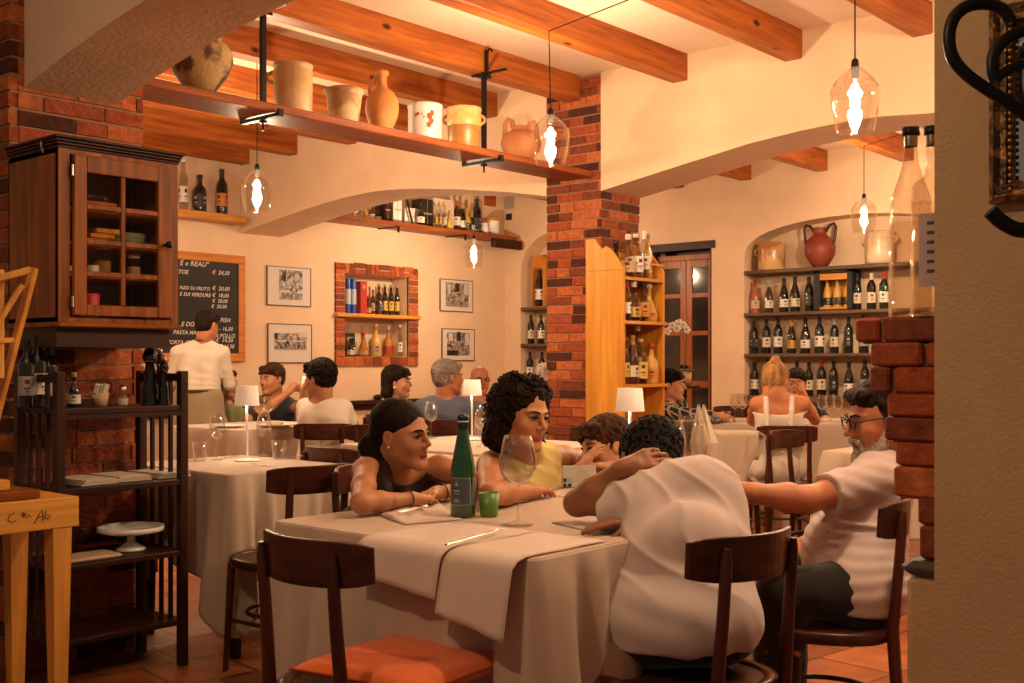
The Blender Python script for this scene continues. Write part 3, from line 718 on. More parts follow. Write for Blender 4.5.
picture(9.11, 9.65, 1.215, 1.58, 4, 'framed dark tower street print, lower right picture on the back wall', (.15, .84, .16, .88), [(.45, .62, .57, .90, 0), (.2, .6, .32, .86, 2), (.70, .5, .82, .84, 2), (.15, .16, .5, .32, 0)] + crowd(4, .2, .8, .22, .6, 24))

# ---------------------------------------------------------------- right foreground: brick ledge, bottles, mirror, ironwork
XS = 2.20
def stub():
    t = MB(); rn3 = random.Random(8)
    rows_ = [(318.5, 342, 855, 0), (342.8, 366, 871, 1), (366.8, 392.5, 870, 2), (393.5, 416, 887, 3), (417, 440, 885, 4), (441, 465, 895, 5), (466, 496, 894, 6), (497, 524, 918, 7), (525, 558, 920, 8)]
    for (ya, yb, px, k) in rows_:
        a = JX(px, ya, XS); b2 = JX(px, yb, XS)
        za, zb = a.z, b2.z; y1 = a.y
        ym = .775; L = y1 - ym; n = 2 if L > .17 else 1; cut = ym + (L * (.35 if k % 2 else .72))
        segs = [(ym, cut), (cut + .008, y1)] if n == 2 else [(ym, y1)]
        t.box(XS + .012, ym, zb - .004, 2.42, y1 - .012, za + .002, 4)
        for (s0, s1) in segs:
            t.rbox(XS - rn3.random() * .006, s0, zb, XS + .11, s1, za, .005, rn3.choice((1, 1, 2, 3)))
    return t
STOP = JX(855, 318.5, XS).z
o = stub().build('brick_ledge', BRICKS + [MORTAR]); tag(o, kind='structure'); o.name = 'trim_4'
st_ = MB()
a = JX(901, 559, XS - .02); b2 = JX(901, 574, XS - .02)
st_.rbox(XS - .03, .77, b2.z, 2.44, a.y, a.z, .012)
tag(st_.build('trim_5', mat('dark_stone', (.06, .045, .035), .5, bump=.3)), kind='structure')
a = JX(907, 574.5, XS - .01)
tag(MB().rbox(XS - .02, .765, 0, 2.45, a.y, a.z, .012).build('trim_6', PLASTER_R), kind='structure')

# gilt mirror on the near wall (plane x = 2.07)
def mirror():
    p = JX(993, 22, 2.068); q = JX(993, 205, 2.068)
    z1, z0 = p.z + .02, q.z - .0; y1 = p.y; y0 = y1 - .42
    t = thing('gilt_mirror', (2.068, y1, z0), 'mirror in a worn carved gilt frame on the near right wall', 'mirror')
    H = z1 - z0; Wd = y1 - y0; fw = .038
    gilt = mat('worn_gilt', (.30, .15, .045), .45, .6, col2=(.06, .03, .012), scale=55, sharp=(.42, .55), bump=.8)
    f = MB()
    prof = [(0, -.002), (0, -.022), (.010, -.030), (.020, -.024), (.030, -.026), (.038, -.010), (.038, -.002)]
    def side(p0, p1, inward):
        P0, P1 = Vector(p0), Vector(p1); al = (P1 - P0).normalized(); inw = Vector(inward)
        vs = []
        for (dd_, xx) in prof: vs.append(P0 + al * dd_ + inw * dd_ + Vector((xx, 0, 0)))
        for (dd_, xx) in prof: vs.append(P1 - al * dd_ + inw * dd_ + Vector((xx, 0, 0)))
        n = len(prof); f.add(vs, [(i, (i + 1) % n, n + (i + 1) % n, n + i) for i in range(n)])
    side((0, 0, 0), (0, 0, H), (0, -1, 0)); side((0, 0, H), (0, -Wd, H), (0, 0, -1)); side((0, -Wd, H), (0, -Wd, 0), (0, 1, 0)); side((0, -Wd, 0), (0, 0, 0), (0, 0, 1))
    f.build('frame', gilt, t)
    g = MB(); gz = .04
    for k in range(int(H / .012)): g.sphere((-.022, -.036, .012 * k + .01), .0045, 5)
    g.build('inner_beading', mat('bright_gilt', (.50, .24, .05), .35, .7), t)
    MB().box(-.004, -Wd + fw - .002, fw - .002, -.002, -fw + .002, H - fw + .002).build('mirror_plate', mat('mirror_silver', (.75, .72, .7), .06, 1.0), t)
mirror()
# wrought-iron scrolls in front of it
def scroll():
    d0 = 1.87
    t = thing('iron_scroll', J(1040, 230, d0), 'black wrought-iron wall scroll before the gilt mirror at the right edge', 'ironwork')
    o0 = t.location.copy()
    def pl(pts, r, nm, d=d0, fl=(1, .6)):
        P = [J(x, y, d) - o0 for x, y in pts]
        # smooth
        Q = []
        for i in range(len(P) - 1):
            p0, p1, p2, p3 = P[max(i - 1, 0)], P[i], P[i + 1], P[min(i + 2, len(P) - 1)]
            for k in range(6):
                u = k / 6; Q.append(.5 * ((2 * p1) + (p2 - p0) * u + (2 * p0 - 5 * p1 + 4 * p2 - p3) * u * u + (3 * p1 - p0 - 3 * p2 + p3) * u ** 3))
        Q.append(P[-1]); MB().tube(Q, r, 10).build(nm, IRON, t)
    pl([(1011, 22), (1003, 10), (988, 4), (968, 6), (954, 18), (949, 38), (953, 58), (966, 74), (985, 88), (1004, 100), (1030, 118), (1062, 140)], .0105, 'outer_scroll')
    pl([(1062, 18), (1030, 28), (1008, 38), (995, 52), (992, 68), (996, 82)], .0105, 'inner_scroll')
    pl([(994, 80), (1008, 70), (1030, 62), (1062, 58)], .0083, 'cross_bar')
    pl([(990, 211), (1002, 222), (1020, 230), (1045, 226), (1068, 200)], .013, 'lower_scroll')
    pl([(1062, 12), (1075, 58), (1078, 100), (1078, 140), (1070, 200)], .011, 'upright')
    for yy in (60, 150):
        a = J(1078, yy, d0); MB().tube([a - o0, Vector((2.069, a.y, a.z)) - o0], .009, 8).build('wall_stay', IRON, t)
scroll()
# ---------------------------------------------------------------- bottles
PROF = {
    'bordeaux': ([(.036, 0), (.0375, .006), (.0375, .185), (.034, .205), (.020, .232), (.0145, .245), (.014, .285), (.0155, .287), (.0155, .298), (.013, .300)], (.245, .300), (.055, .14)),
    'burgundy': ([(.040, 0), (.0415, .006), (.0415, .145), (.036, .175), (.024, .215), (.0155, .245), (.0145, .285), (.016, .287), (.016, .298), (.013, .300)], (.235, .300), (.045, .115)),
    'sparkling': ([(.042, 0), (.044, .008), (.044, .145), (.038, .18), (.026, .215), (.018, .245), (.0165, .28), (.019, .29), (.020, .305), (.015, .315)], (.205, .315), (.045, .11)),
    'square': ([(.040, 0), (.042, .006), (.042, .14), (.036, .158), (.018, .18), (.0145, .19), (.0145, .225), (.017, .227), (.017, .245), (.014, .247)], (.205, .247), (.03, .12)),
    'round': ([(.042, 0), (.046, .01), (.046, .10), (.040, .135), (.020, .165), (.0145, .185), (.014, .215), (.018, .217), (.018, .245), (.015, .25)], (.205, .25), (.025, .09)),
    'slim': ([(.026, 0), (.028, .006), (.028, .20), (.022, .225), (.013, .25), (.012, .30), (.016, .302), (.016, .325), (.012, .328)], (.29, .328), (.05, .15)),
    'flask': ([(.050, 0), (.055, .02), (.054, .06), (.036, .11), (.018, .15), (.014, .17), (.014, .22), (.020, .222), (.020, .245), (.014, .25)], (.21, .25), (.025, .06)),
}
def gl(n, c, r=.07): return mat(n, c, r, spec=.7, coat=.3)
BG = {'dark': gl('bottle_dark', (.008, .007, .005)), 'green': gl('bottle_green', (.010, .022, .008)), 'brown': gl('bottle_brown', (.06, .016, .005)),
      'amber': gl('bottle_amber', (.40, .14, .02)), 'gold': gl('bottle_gold', (.62, .36, .09)), 'clear': glass('bottle_clear', (.80, .78, .72), edge=.55), 'rose': gl('bottle_rose', (.42, .13, .07)), 'red': gl('bottle_red', (.30, .03, .015))}
LB = {'cream': mat('label_cream', (.66, .56, .44), .7), 'white': mat('label_white', (.78, .72, .66), .6), 'black': mat('label_black', (.015, .012, .012), .5), 'gold': mat('label_gold', (.50, .30, .08), .4, .3),
      'red': mat('label_red', (.42, .03, .02), .5), 'orange': mat('label_orange', (.60, .22, .03), .5), 'grey': mat('label_grey', (.36, .33, .30), .6), 'blue': mat('label_blue', (.05, .10, .30), .5), 'tan': mat('label_tan', (.48, .30, .15), .6), 'yellow': mat('label_yellow', (.70, .48, .10), .6)}
_b = {}
INKL = mat('label_ink', (.06, .045, .04), .6)
def bottle_mesh(shape, g, lab, cap, small=False):
    key = (shape, g, lab, cap)
    if key in _b: return _b[key]
    prof, cz, lz = PROF[shape]
    n = 18
    body = MB().lathe([(0, 0)] + prof + [(0, prof[-1][1])], n, cap=False).mesh('bottle_body', BG[g])
    R = prof[2][0] + .0008
    if shape == 'flask': lm = MB().lathe([(.0562, lz[0]), (.0548, lz[1])], n, cap=False)
    elif shape == 'square' or shape == 'slim' or shape == 'round': lm = MB().lathe([(R, lz[0]), (R, lz[1])], n, cap=False)
    else: lm = MB().lathe([(R, lz[0]), (R, lz[1])], n, cap=False)
    # printed rule and block on the label
    zc = lz[0] + (lz[1] - lz[0]) * .6; h = (lz[1] - lz[0])
    for k in range(4):
        a0 = k * math.pi / 2
        for (z0, z1, wd) in ((zc, zc + h * .22, .55), (zc - h * .28, zc - h * .20, .7), (zc - h * .42, zc - h * .37, .4)):
            P = []
            for i in range(5):
                aa = a0 - wd / 2 + wd * i / 4; P.append(((R + .0006) * math.cos(aa), (R + .0006) * math.sin(aa)))
            lm.add([(x, y, z) for x, y in P for z in (z0, z1)], [(2 * i, 2 * i + 2, 2 * i + 3, 2 * i + 1) for i in range(4)], 1)
    L = lm.mesh('label', [LB[lab], INKL if lab not in ('black',) else LB['grey']])
    c0 = [p for p in prof if cz[0] - 1e-6 <= p[1] <= cz[1] + 1e-6]
    cp = [(r + .0012, z + (.0008 if i == len(c0) - 1 else 0)) for i, (r, z) in enumerate(c0)]
    Cc = MB().lathe(cp + [(0, cp[-1][1])], n, cap=False).mesh('capsule', LB[cap] if cap in LB else BG['dark'])
    _b[key] = (body, L, Cc); return _b[key]
def bottle(loc, shape, g, lab, cap, label, group, h=None, name='wine_bottle', cat='bottle', tilt=None):
    body, L, Cc = bottle_mesh(shape, g, lab, cap)
    o = bpy.data.objects.new(name, body); COL.objects.link(o)
    o.location = loc; o.rotation_euler = ((tilt or 0), 0, random.Random(str(loc)).random() * 6)
    H = PROF[shape][1][1]; s = (h / H) if h else 1.0
    o.scale = (s, s, s)
    tag(o, label, cat, group)
    for nm, me in (('label', L), ('capsule', Cc)):
        c = bpy.data.objects.new(nm, me); COL.objects.link(c); c.parent = o
    return o
ORD = ['first', 'second', 'third', 'fourth', 'fifth', 'sixth', 'seventh', 'eighth', 'ninth', 'tenth', 'eleventh', 'twelfth']

# right arched recess: shelves and what stands on them
def wshelf(y0, y1, z, x0, x1, label, nm='wall_shelf', m=None):
    o = MB().rbox(x0, y0, z - .035, x1, y1, z, .006).build(nm, m or GREYSH); return tag(o, label, 'shelf', 'grey wooden shelves in the wall recesses')
SZ = [2.12, 1.695, 1.285, .865]
for i, z in enumerate(SZ): wshelf(RNY0 + .003, RNY1 - .003, z, XR - .02, XR + .295, ('top', 'second', 'third', 'lowest')[i] + ' grey plank shelf in the arched wine recess')
XBt = XR + .11
def row(specs, z, grp, base, X=XBt, hpx=None):
    for i, (px, shape, g, lab, cap, h, desc) in enumerate(specs):
        p = JX(px, 300, X); bottle((p.x, p.y, z + .001), shape, g, lab, cap, '%s bottle, %s from the left %s' % (desc, ORD[i], base), grp, h)
row([(755, 'burgundy', 'rose', 'cream', 'red', .33, 'pinkish cream-labelled'), (769, 'burgundy', 'brown', 'white', 'grey', .32, 'round-shouldered brown'), (784, 'burgundy', 'dark', 'white', 'black', .34, 'dark white-labelled'),
     (795, 'burgundy', 'dark', 'cream', 'black', .35, 'dark cream-labelled'), (809, 'bordeaux', 'dark', 'black', 'black', .34, 'black-labelled dark')], SZ[1], 'bottles on the second recess shelf', 'left of the open black crate')
row([(857, 'bordeaux', 'dark', 'cream', 'black', .345, 'dark cream-labelled'), (871.5, 'bordeaux', 'dark', 'cream', 'cream', .345, 'pale-capped dark'), (884, 'bordeaux', 'green', 'white', 'red', .35, 'white-labelled red-capped')], SZ[1], 'bottles on the second recess shelf', 'right of the black crate')
kk = [(754, 'bordeaux', 'dark', 'black', 'black', 'black-labelled'), (766.5, 'bordeaux', 'dark', 'cream', 'black', 'cream-labelled'), (778, 'bordeaux', 'dark', 'white', 'black', 'white-labelled'), (791.5, 'burgundy', 'dark', 'gold', 'orange', 'gold-crested'),
      (805.5, 'burgundy', 'dark', 'white', 'black', 'square white-labelled'), (819.5, 'bordeaux', 'green', 'white', 'black', 'slim white-labelled'), (834.5, 'bordeaux', 'dark', 'cream', 'grey', 'taller cream-labelled'), (848.5, 'bordeaux', 'dark', 'black', 'black', 'dark-labelled'), (864, 'bordeaux', 'dark', 'grey', 'black', 'grey-labelled')]
row([(a, b, c, d, e, .335 + .012 * ((i * 7) % 3), f + ' dark wine') for i, (a, b, c, d, e, f) in enumerate(kk)], SZ[2], 'bottles on the third recess shelf', 'on the third recess shelf')
kk = [(754.5, 'bordeaux', 'dark', 'white', 'black', 'white-labelled'), (768, 'bordeaux', 'dark', 'black', 'black', 'half-hidden black'), (797, 'burgundy', 'dark', 'grey', 'black', 'grey-labelled'), (809, 'bordeaux', 'dark', 'cream', 'black', 'cream-labelled'), (821.5, 'bordeaux', 'dark', 'cream', 'red', 'red-capped'),
      (833.5, 'bordeaux', 'dark', 'black', 'black', 'all-black'), (849, 'burgundy', 'dark', 'white', 'black', 'broad white-labelled'), (865, 'bordeaux', 'dark', 'grey', 'black', 'grey-labelled')]
row([(a, b, c, d, e, .335 + .012 * ((i * 5) % 3), f + ' dark wine') for i, (a, b, c, d, e, f) in enumerate(kk)], SZ[3], 'bottles on the lowest recess shelf', 'on the lowest recess shelf')
# open black crate with three gold bottles
pa, pb = JX(820, 300, XR + .02), JX(846, 300, XR + .02)
y1, y0 = JX(817, 300, XR + .03).y + .03, JX(849, 300, XR + .03).y - .03
cr = thing('open_crate', (XR + .03, (y0 + y1) / 2, SZ[1] + .001), 'open black crate lined in pale wood holding gold bottles', 'crate')
hw = (y1 - y0) / 2; H = .385
q = MB().box(0, -hw, 0, .2, hw, .012).box(0, -hw, H - .02, .2, hw, H).box(0, -hw, 0, .2, -hw + .05, H).box(0, hw - .06, 0, .2, hw, H).box(.19, -hw, 0, .2, hw, H)
q.build('crate_box', LB['black'], cr)
MB().box(.17, -hw + .05, .012, .188, hw - .06, H - .02).build('back_lining', PINE[2], cr)
MB().rbox(-.005, -hw + .05, .0125, .015, hw - .06, .035, .002).build('front_lath', PINE[1], cr)
MB().rbox(-.003, -hw + .05, H - .09, .012, hw - .06, H - .03, .002).build('neck_lath', PINE[1], cr)
for i in range(3): bottle((XR + .12, (y0 + y1) / 2 + .105 - .105 * i - .005, SZ[1] + .0135), 'burgundy', 'gold', 'black', 'gold', ('left', 'middle', 'right')[i] + ' one of three gold bottles standing in the black crate', 'gold bottles in the crate', .30)
# crocks and amphora on the top recess shelf
GLZ = speck('caramel_glaze', (.40, .17, .05), (.66, .42, .18), 5, .2)
rzz = math.radians(0)
def sj(name, px, prof, m, label, handles, n=32, hm=None, X=XR + .14):
    p = JX(px, 250, X); p.x = XR + .13; p.z = SZ[0] + .001; p.y = min(max(p.y, RNY0 + .1), RNY1 - .15)
    t = thing(name, p, label, 'jar', 'earthenware on the top recess shelf', rz=math.radians(-90))
    inn = [(max(r - .010, 0.004), z) for r, z in reversed(prof) if z > .012] + [(0, .014)]
    MB().lathe([(0, 0)] + prof + inn, n, cap=False).build('body', m, t)
    for h in handles: MB().tube(h[0], h[1], 10).build('handle', hm or m, t)
sj('glazed_crock', 772, [(.130, 0), (.135, .01), (.137, .17), (.134, .25), (.143, .26), (.143, .275), (.133, .28)], GLZ, 'glazed cream and caramel crock at the left of the arched recess', [(loop(-.14, .15, -.14, .235, -.045), .013)])
sj('red_amphora', 820.5, [(.06, 0), (.10, .05), (.145, .13), (.150, .20), (.125, .27), (.075, .315), (.06, .335), (.068, .375), (.075, .39)], speck('red_clay', (.22, .035, .018), (.28, .055, .025), 4, .5), 'dark red two-handled amphora in the middle of the arched recess',
   [([(-.06, 0, .35), (-.10, 0, .41), (-.145, 0, .425), (-.165, 0, .39), (-.155, 0, .29), (-.145, 0, .23)], .014), ([(.06, 0, .35), (.10, 0, .41), (.145, 0, .425), (.165, 0, .39), (.155, 0, .29), (.145, 0, .23)], .014)], hm=mat('dark_handle', (.03, .012, .01), .4))
sj('ribbed_pot', 880, [(.115, 0), (.13, .02), (.135, .10), (.135, .20), (.14, .24), (.13, .27), (.135, .30), (.125, .31)], speck('pale_glaze', (.50, .36, .22), (.66, .52, .36), 3, .3), 'pale glazed pot with small ears at the right of the arched recess', [(loop(-.13, .20, -.13, .26, -.035), .012), (loop(.13, .20, .13, .26, .035), .012)])

# corner recess
for i, z in enumerate((1.845, 1.415, .98)): wshelf(7.56, 8.69, z, XR - .02, XR + .275, ('upper', 'middle', 'lower')[i] + ' grey shelf in the arched corner recess')
def cp(px, z, X=XR + .10): p = JX(px, 300, X); p.z = z; return p
t = thing('wooden_wine_box', cp(538, 1.846), 'pale upright wooden box framing one dark bottle in the corner recess', 'box')
MB().box(-.01, -.09, 0, .10, .09, .012).box(-.01, -.09, .60, .10, .09, .612).box(-.01, -.09, 0, .10, -.078, .612).box(-.01, .078, 0, .10, .09, .612).box(.088, -.09, 0, .10, .09, .612).build('box_shell', PINE[2], t)
MB().box(-.012, -.078, .47, .08, .078, .60).build('red_panel', LB['orange'], t); MB().box(-.012, -.078, .46, .09, .078, .472).build('divider', PINE[1], t)
q = cp(538, 1.8595); bottle((q.x + .03, q.y, q.z), 'bordeaux', 'dark', 'white', 'black', 'large dark bottle inside the pale upright wine box', 'bottles in the corner recess', .43)
for px, z, lab, dsc in ((531, 1.416, 'cream', 'left of the two bottles on the middle shelf of the corner recess'), (541, 1.416, 'white', 'right of the two bottles on the middle shelf of the corner recess'), (530, .981, 'white', 'left of the two bottles on the lower shelf of the corner recess'), (542, .981, 'grey', 'right of the two bottles on the lower shelf of the corner recess')):
    q = cp(px, z); bottle(q, 'bordeaux', 'dark', lab, 'black', dsc, 'bottles in the corner recess', .34)

# brick-framed recess in the back wall
o = MB().rbox(NX0 - .13, YB - .06, 1.665, NX1 + .14, YB + ND - .004, 1.705, .005).build('wall_shelf', PINE[0]); tag(o, 'pale plank shelf across the brick-framed recess', 'shelf')
def np_(px, z, Y=YB + .11): p = JY(px, 330, Y); p.z = z; return p
ZN = 1.706
for i, (px, c, h, lab) in enumerate(((348, 'blue', .37, 'left of the two blue and white bottle tubes in the brick recess'), (353.5, 'blue', .37, 'right of the two blue and white bottle tubes in the brick recess'))):
    t = thing('bottle_tube', np_(px, ZN), lab, 'tube', 'blue tubes in the brick recess')
    MB().lathe([(.042 - .012, 0), (.030, h)], 18).build('tube_body', mat('royal_blue', (.01, .06, .42), .3), t); MB().lathe([(.0305, .10), (.0305, .26)], 18, cap=False).build('pale_band', mat('tube_pale', (.45, .52, .62), .4), t)
p = np_(361.5, ZN); o = thing('red_bottle_box', p, 'tall red bottle box in the brick recess', 'box')
MB().rbox(-.045, -.04, 0, .045, .04, .35, .003).build('carton', mat('box_red', (.42, .03, .015), .45), o); MB().lathe([(.022, 0), (.022, .002)], 16, 0, _mx((0, -.041, .29), (math.pi / 2, 0, 0))).build('gold_emblem', LB['gold'], o)
for i, (px, sh, g, lab, cp_, h, dd2) in enumerate(((368, 'round', 'brown', 'tan', 'red', .20, 'short brown'), (373, 'slim', 'brown', 'tan', 'red', .27, 'slim brown'), (379, 'square', 'brown', 'black', 'black', .25, 'squat brown black-labelled'))):
    bottle(np_(px, ZN), sh, g, lab, cp_, dd2 + ' spirit bottle on the recess plank beside the red box', 'bottles in the brick recess', h)
for i, px in enumerate((0, 1, 2, 3)): bottle((NX1 - .33 + .088 * px, YB + .11, ZN), 'slim', 'dark', 'yellow', 'grey', '%s of four tall bottles with yellow labels on the recess plank' % ('first', 'second', 'third', 'fourth')[i], 'yellow-labelled bottles in the recess', .335)
low = [(346.5, 'square', 'dark', 'grey', 'black', .21, 'squat dark'), (351.5, 'round', 'dark', 'cream', 'black', .19, 'small round dark'), (357, 'square', 'dark', 'white', 'black', .20, 'dark white-labelled'), (363, 'flask', 'amber', 'tan', 'red', .26, 'amber flask-shaped'), (368.5, 'slim', 'clear', 'white', 'white', .22, 'thin clear'),
       (375, 'round', 'gold', 'tan', 'gold', .35, 'tall golden'), (381, 'flask', 'gold', 'yellow', 'cream', .24, 'golden flask-shaped'), (386, 'round', 'amber', 'red', 'grey', .33, 'amber red-labelled'), (393.5, 'slim', 'clear', 'white', 'white', .35, 'clear white-labelled'), (401, 'slim', 'clear', 'white', 'cream', .35, 'clear tall pale-capped')]
for i, (px, sh, g, lab, c_, h, dd2) in enumerate(low): bottle((NX0 + .06 + .089 * i, YB + (.07 if i % 2 else .14), NZ0 + .001), sh, g, lab, c_, dd2 + ' bottle, %s from the left on the recess floor' % ORD[i], 'bottles on the recess floor', h)
p = np_(350, NZ0 + .001, YB + .2); o = thing('small_picture_box', p, 'dark framed picture box at the back left of the recess floor', 'box')
MB().box(-.07, 0, 0, .07, .02, .25).build('frame', LB['black'], o); MB().box(-.045, -.004, .08, .045, 0, .21).build('picture', LB['tan'], o)

# left bottle shelf and its three bottles (mounted on the back wall)
a = JY(178, 212, 8.74); b2 = JY(247, 218, 8.74)
zs_ = 2.555
o = MB().rbox(a.x - .4, 8.74, zs_ - .07, b2.x, YB - .001, zs_, .008).build('wall_shelf', PINE[0]); tag(o, 'short pale plank shelf holding three bottles above the chalkboard', 'shelf')
def lp(px): p = JY(px, 210, 8.85); p.z = zs_ + .001; return p
bottle(lp(183.5), 'slim', 'clear', 'white', 'white', 'tall clear white-labelled bottle half hidden by the wall cabinet', 'bottles on the short left shelf', .47)
bottle(lp(200), 'square', 'dark', 'black', 'black', 'square dark spirit bottle with black label on the short left shelf', 'bottles on the short left shelf', .34, name='spirit_bottle')
bottle(lp(222), 'bordeaux', 'dark', 'orange', 'black', 'dark bottle with orange label on the short left shelf', 'bottles on the short left shelf', .42)

# far corner high shelf on the back wall
BSZ = 2.665
o = MB().rbox(6.95, 8.62, BSZ - .045, 10.05, YB - .002, BSZ, .006).build('wall_shelf', SHELFW); tag(o, 'long reddish bottle shelf high on the back wall under the arch', 'shelf')
for px in (397, 464): p = JY(px, 230, 8.66); tag(MB().box(p.x - .01, 8.63, BSZ - .055, p.x + .01, YB - .002, BSZ - .0452).box(p.x - .01, 8.63, BSZ - .11, p.x + .01, 8.645, BSZ - .045).build('shelf_bracket', IRON), 'black iron hook under the high back shelf, %s one' % ('left' if px < 430 else 'right'), 'bracket', 'iron hooks under the high shelf')
o = MB().rbox(9.62, 8.60, BSZ - .15, 10.12, 8.66, BSZ - .046, .01).build('mounting_block', DARKW[0]); tag(o, 'dark bolted wooden block under the right end of the high shelf', 'block')
def bp_(px, Y=8.80): p = JY(px, 225, Y); p.z = BSZ + .001; return p
hs = [(354, 'round', 'clear', 'white', 'white', .18, 'small clear'), (359.5, 'round', 'clear', 'cream', 'cream', .17, 'small cream'), (365.5, 'flask', 'gold', 'white', 'white', .18, 'small gold'), (371.5, 'round', 'clear', 'white', 'cream', .19, 'rounded clear'), (377.5, 'flask', 'clear', 'cream', 'white', .21, 'pale squat')]
for i, (px, sh, g, lab, c_, h, dd2) in enumerate(hs): bottle(bp_(px), sh, g, lab, c_, dd2 + ' bottle, %s from the left end of the high back shelf' % ORD[i], 'small bottles on the high shelf', h)
def crate(px0, px1, h, m, nm, label, cat='box', dep=.16):
    a, c = JY(px0, 225, 8.72), JY(px1, 225, 8.72)
    t = thing(nm, ((a.x + c.x) / 2, 8.72, BSZ + .001), label, cat); hw = (c.x - a.x) / 2
    MB().rbox(-hw, 0, 0, hw, dep, h, .003).build('carton', m, t)
    MB().box(-.0015, -.002, 0, .0015, 0, h).box(-hw * .8, -.002, h * .45, hw * .8, -.0005, h * .5).build('seam', LB['tan'], t); return t
crate(385, 391, .26, DARKW[2], 'dark_book_box', 'narrow dark brown box on the high back shelf')
crate(393.5, 402, .30, LB['white'], 'white_carton', 'white double bottle carton on the high back shelf')
crate(405, 420, .18, LB['white'], 'low_white_box', 'low white box beside the slanting iron strut on the high shelf')
crate(422, 433, .30, LB['black'], 'black_gift_box', 'black gift box on the high back shelf')
crate(434, 454, .33, LB['cream'], 'cream_display_box', 'wide cream box behind clear bottles on the high shelf', dep=.10)
p0, p1 = J(404, 200, 12.0), J(412, 220, 12.0)
tag(MB().tube([(JY(404, 200, 8.68).x, 8.67, BSZ + .34), (JY(412, 220, 8.68).x, 8.67, BSZ + .003)], .012, 6).build('iron_strut', IRON), 'slanting black iron strut standing on the high back shelf', 'strut')
hs = [(420.5, 'round', 'dark', 'white', 'black', .24, 'black white-labelled'), (436.5, 'slim', 'clear', 'gold', 'gold', .24, 'slim clear gold'), (440.5, 'slim', 'clear', 'gold', 'gold', .25, 'thin clear gold-labelled'), (445, 'slim', 'clear', 'cream', 'gold', .25, 'slender clear cream'), (450, 'round', 'gold', 'yellow', 'gold', .18, 'squat golden'),
      (457, 'bordeaux', 'brown', 'white', 'red', .34, 'tall brown'), (462, 'burgundy', 'dark', 'white', 'gold', .32, 'dark white-labelled'), (467, 'round', 'gold', 'black', 'gold', .28, 'golden round'), (472, 'sparkling', 'green', 'white', 'gold', .26, 'green sparkling'), (477, 'bordeaux', 'dark', 'black', 'black', .40, 'large all-black')]
for i, (px, sh, g, lab, c_, h, dd2) in enumerate(hs): bottle(bp_(px, 8.665 if px < 452 else 8.76), sh, g, lab, c_, dd2 + ' bottle in the middle part of the high back shelf', 'bottles on the high back shelf', h)
p = bp_(485, 8.74); t = thing('white_jug', p, 'small white tilted jug at the right end of the high back shelf', 'jug'); MB().lathe([(0, 0), (.04, 0), (.05, .05), (.035, .10), (.042, .13)], 18, cap=False).build('body', WHITE, t); MB().tube(loop(.04, .03, .04, .10, .03), .007, 8).build('handle', WHITE, t)
p = bp_(493, 8.76); t = thing('storage_jar', p, 'white storage jar with tan lid at the right end of the high shelf', 'jar'); MB().lathe([(0, 0), (.075, 0), (.075, .17)], 22).build('body', WHITE, t); MB().lathe([(.078, .17), (.078, .20), (.05, .215), (0, .22)], 22).build('lid', PINE[2], t)
# electric bits in the far corner: reddish panel, grey box, small black socket
for nm, px, py, w2, h2, m, lab, cat in (('wall_plaque', 490, 200, .19, .14, BEAMW, 'small reddish wooden plaque above the high shelf end', 'plaque'), ('junction_box', 508, 203, .20, .14, mat('grey_box', (.42, .36, .28), .7), 'grey flush wall box near the far corner', 'box'), ('wall_socket', 509, 217, .09, .075, LB['black'], 'small black wall socket by the far corner', 'socket')):
    p = JY(px, py, YB - .01) if px < 505 else JX(px, py, XR - .005)
    q = MB().rbox(-w2 / 2, -.012, -h2 / 2, w2 / 2, .009, h2 / 2, .003) if px < 505 else MB().rbox(-.012, -w2 / 2, -h2 / 2, .004, w2 / 2, h2 / 2, .003)
    tag(q.build(nm, m, None, p), lab, cat)

# ---------------------------------------------------------------- pine bottle rack against the brick pier
X0, X1, Y0, Y1 = 6.20, 6.70, 4.385, 4.70
rk2 = thing('pine_bottle_rack', (X0, Y0, 0), 'tall honey pine bottle rack standing beside the brick pier', 'rack')
PN2 = wood('honey_pine', (.50, .19, .020), (.74, .34, .050), 2, .4, scale=4); PN2x = wood('honey_pine', (.50, .19, .020), (.74, .34, .050), 0, .4, scale=4)
w3, d3 = X1 - X0, Y1 - Y0
side = [(0, 0), (d3, 0), (d3, 2.04), (d3 - .07, 2.04), (d3 - .10, 2.00), (d3 - .14, 1.965), (d3 - .17, 1.985), (d3 - .21, 1.96), (.02, 1.86), (0, 1.83)]
for i, x in enumerate((0, w3 - .022)): MB().prism(side, x, x + .022, 0).build('side_panel', PN2, rk2)
MB().box(.022, d3 - .012, 0, w3 - .022, d3, 1.98).build('back_panel', PN2, rk2)
RZ = [JY(645, y, Y0).z for y in (278, 321.5, 384)]
RZ = [round(z, 3) for z in RZ] + [.45, .08]
for i, z in enumerate(RZ): bev(MB().box(.0225, -.006 if i else 0, z - .022, w3 - (.0225 if i == 0 else .0225), d3 - .013, z).build('shelf', PN2x, rk2), .002)
for z in RZ[1:3]: bev(MB().box(-.002, -.018, z - .022, w3 + .01, -.0065, z).build('front_lip', PN2x, rk2), .002)
MB().tube([(.0, .012, 1.875), (w3, .012, 1.875)], .008, 8).build('gallery_rail', PN2x, rk2)
MB().box(-.004, -.001, 1.822, .001, d3, 1.832).build('side_bead', PN2x, rk2)
def rp(px, y, z): p = JY(px, 300, y); p.z = z + .001; p.x = min(max(p.x, X0 + .066), X1 - .066); return p
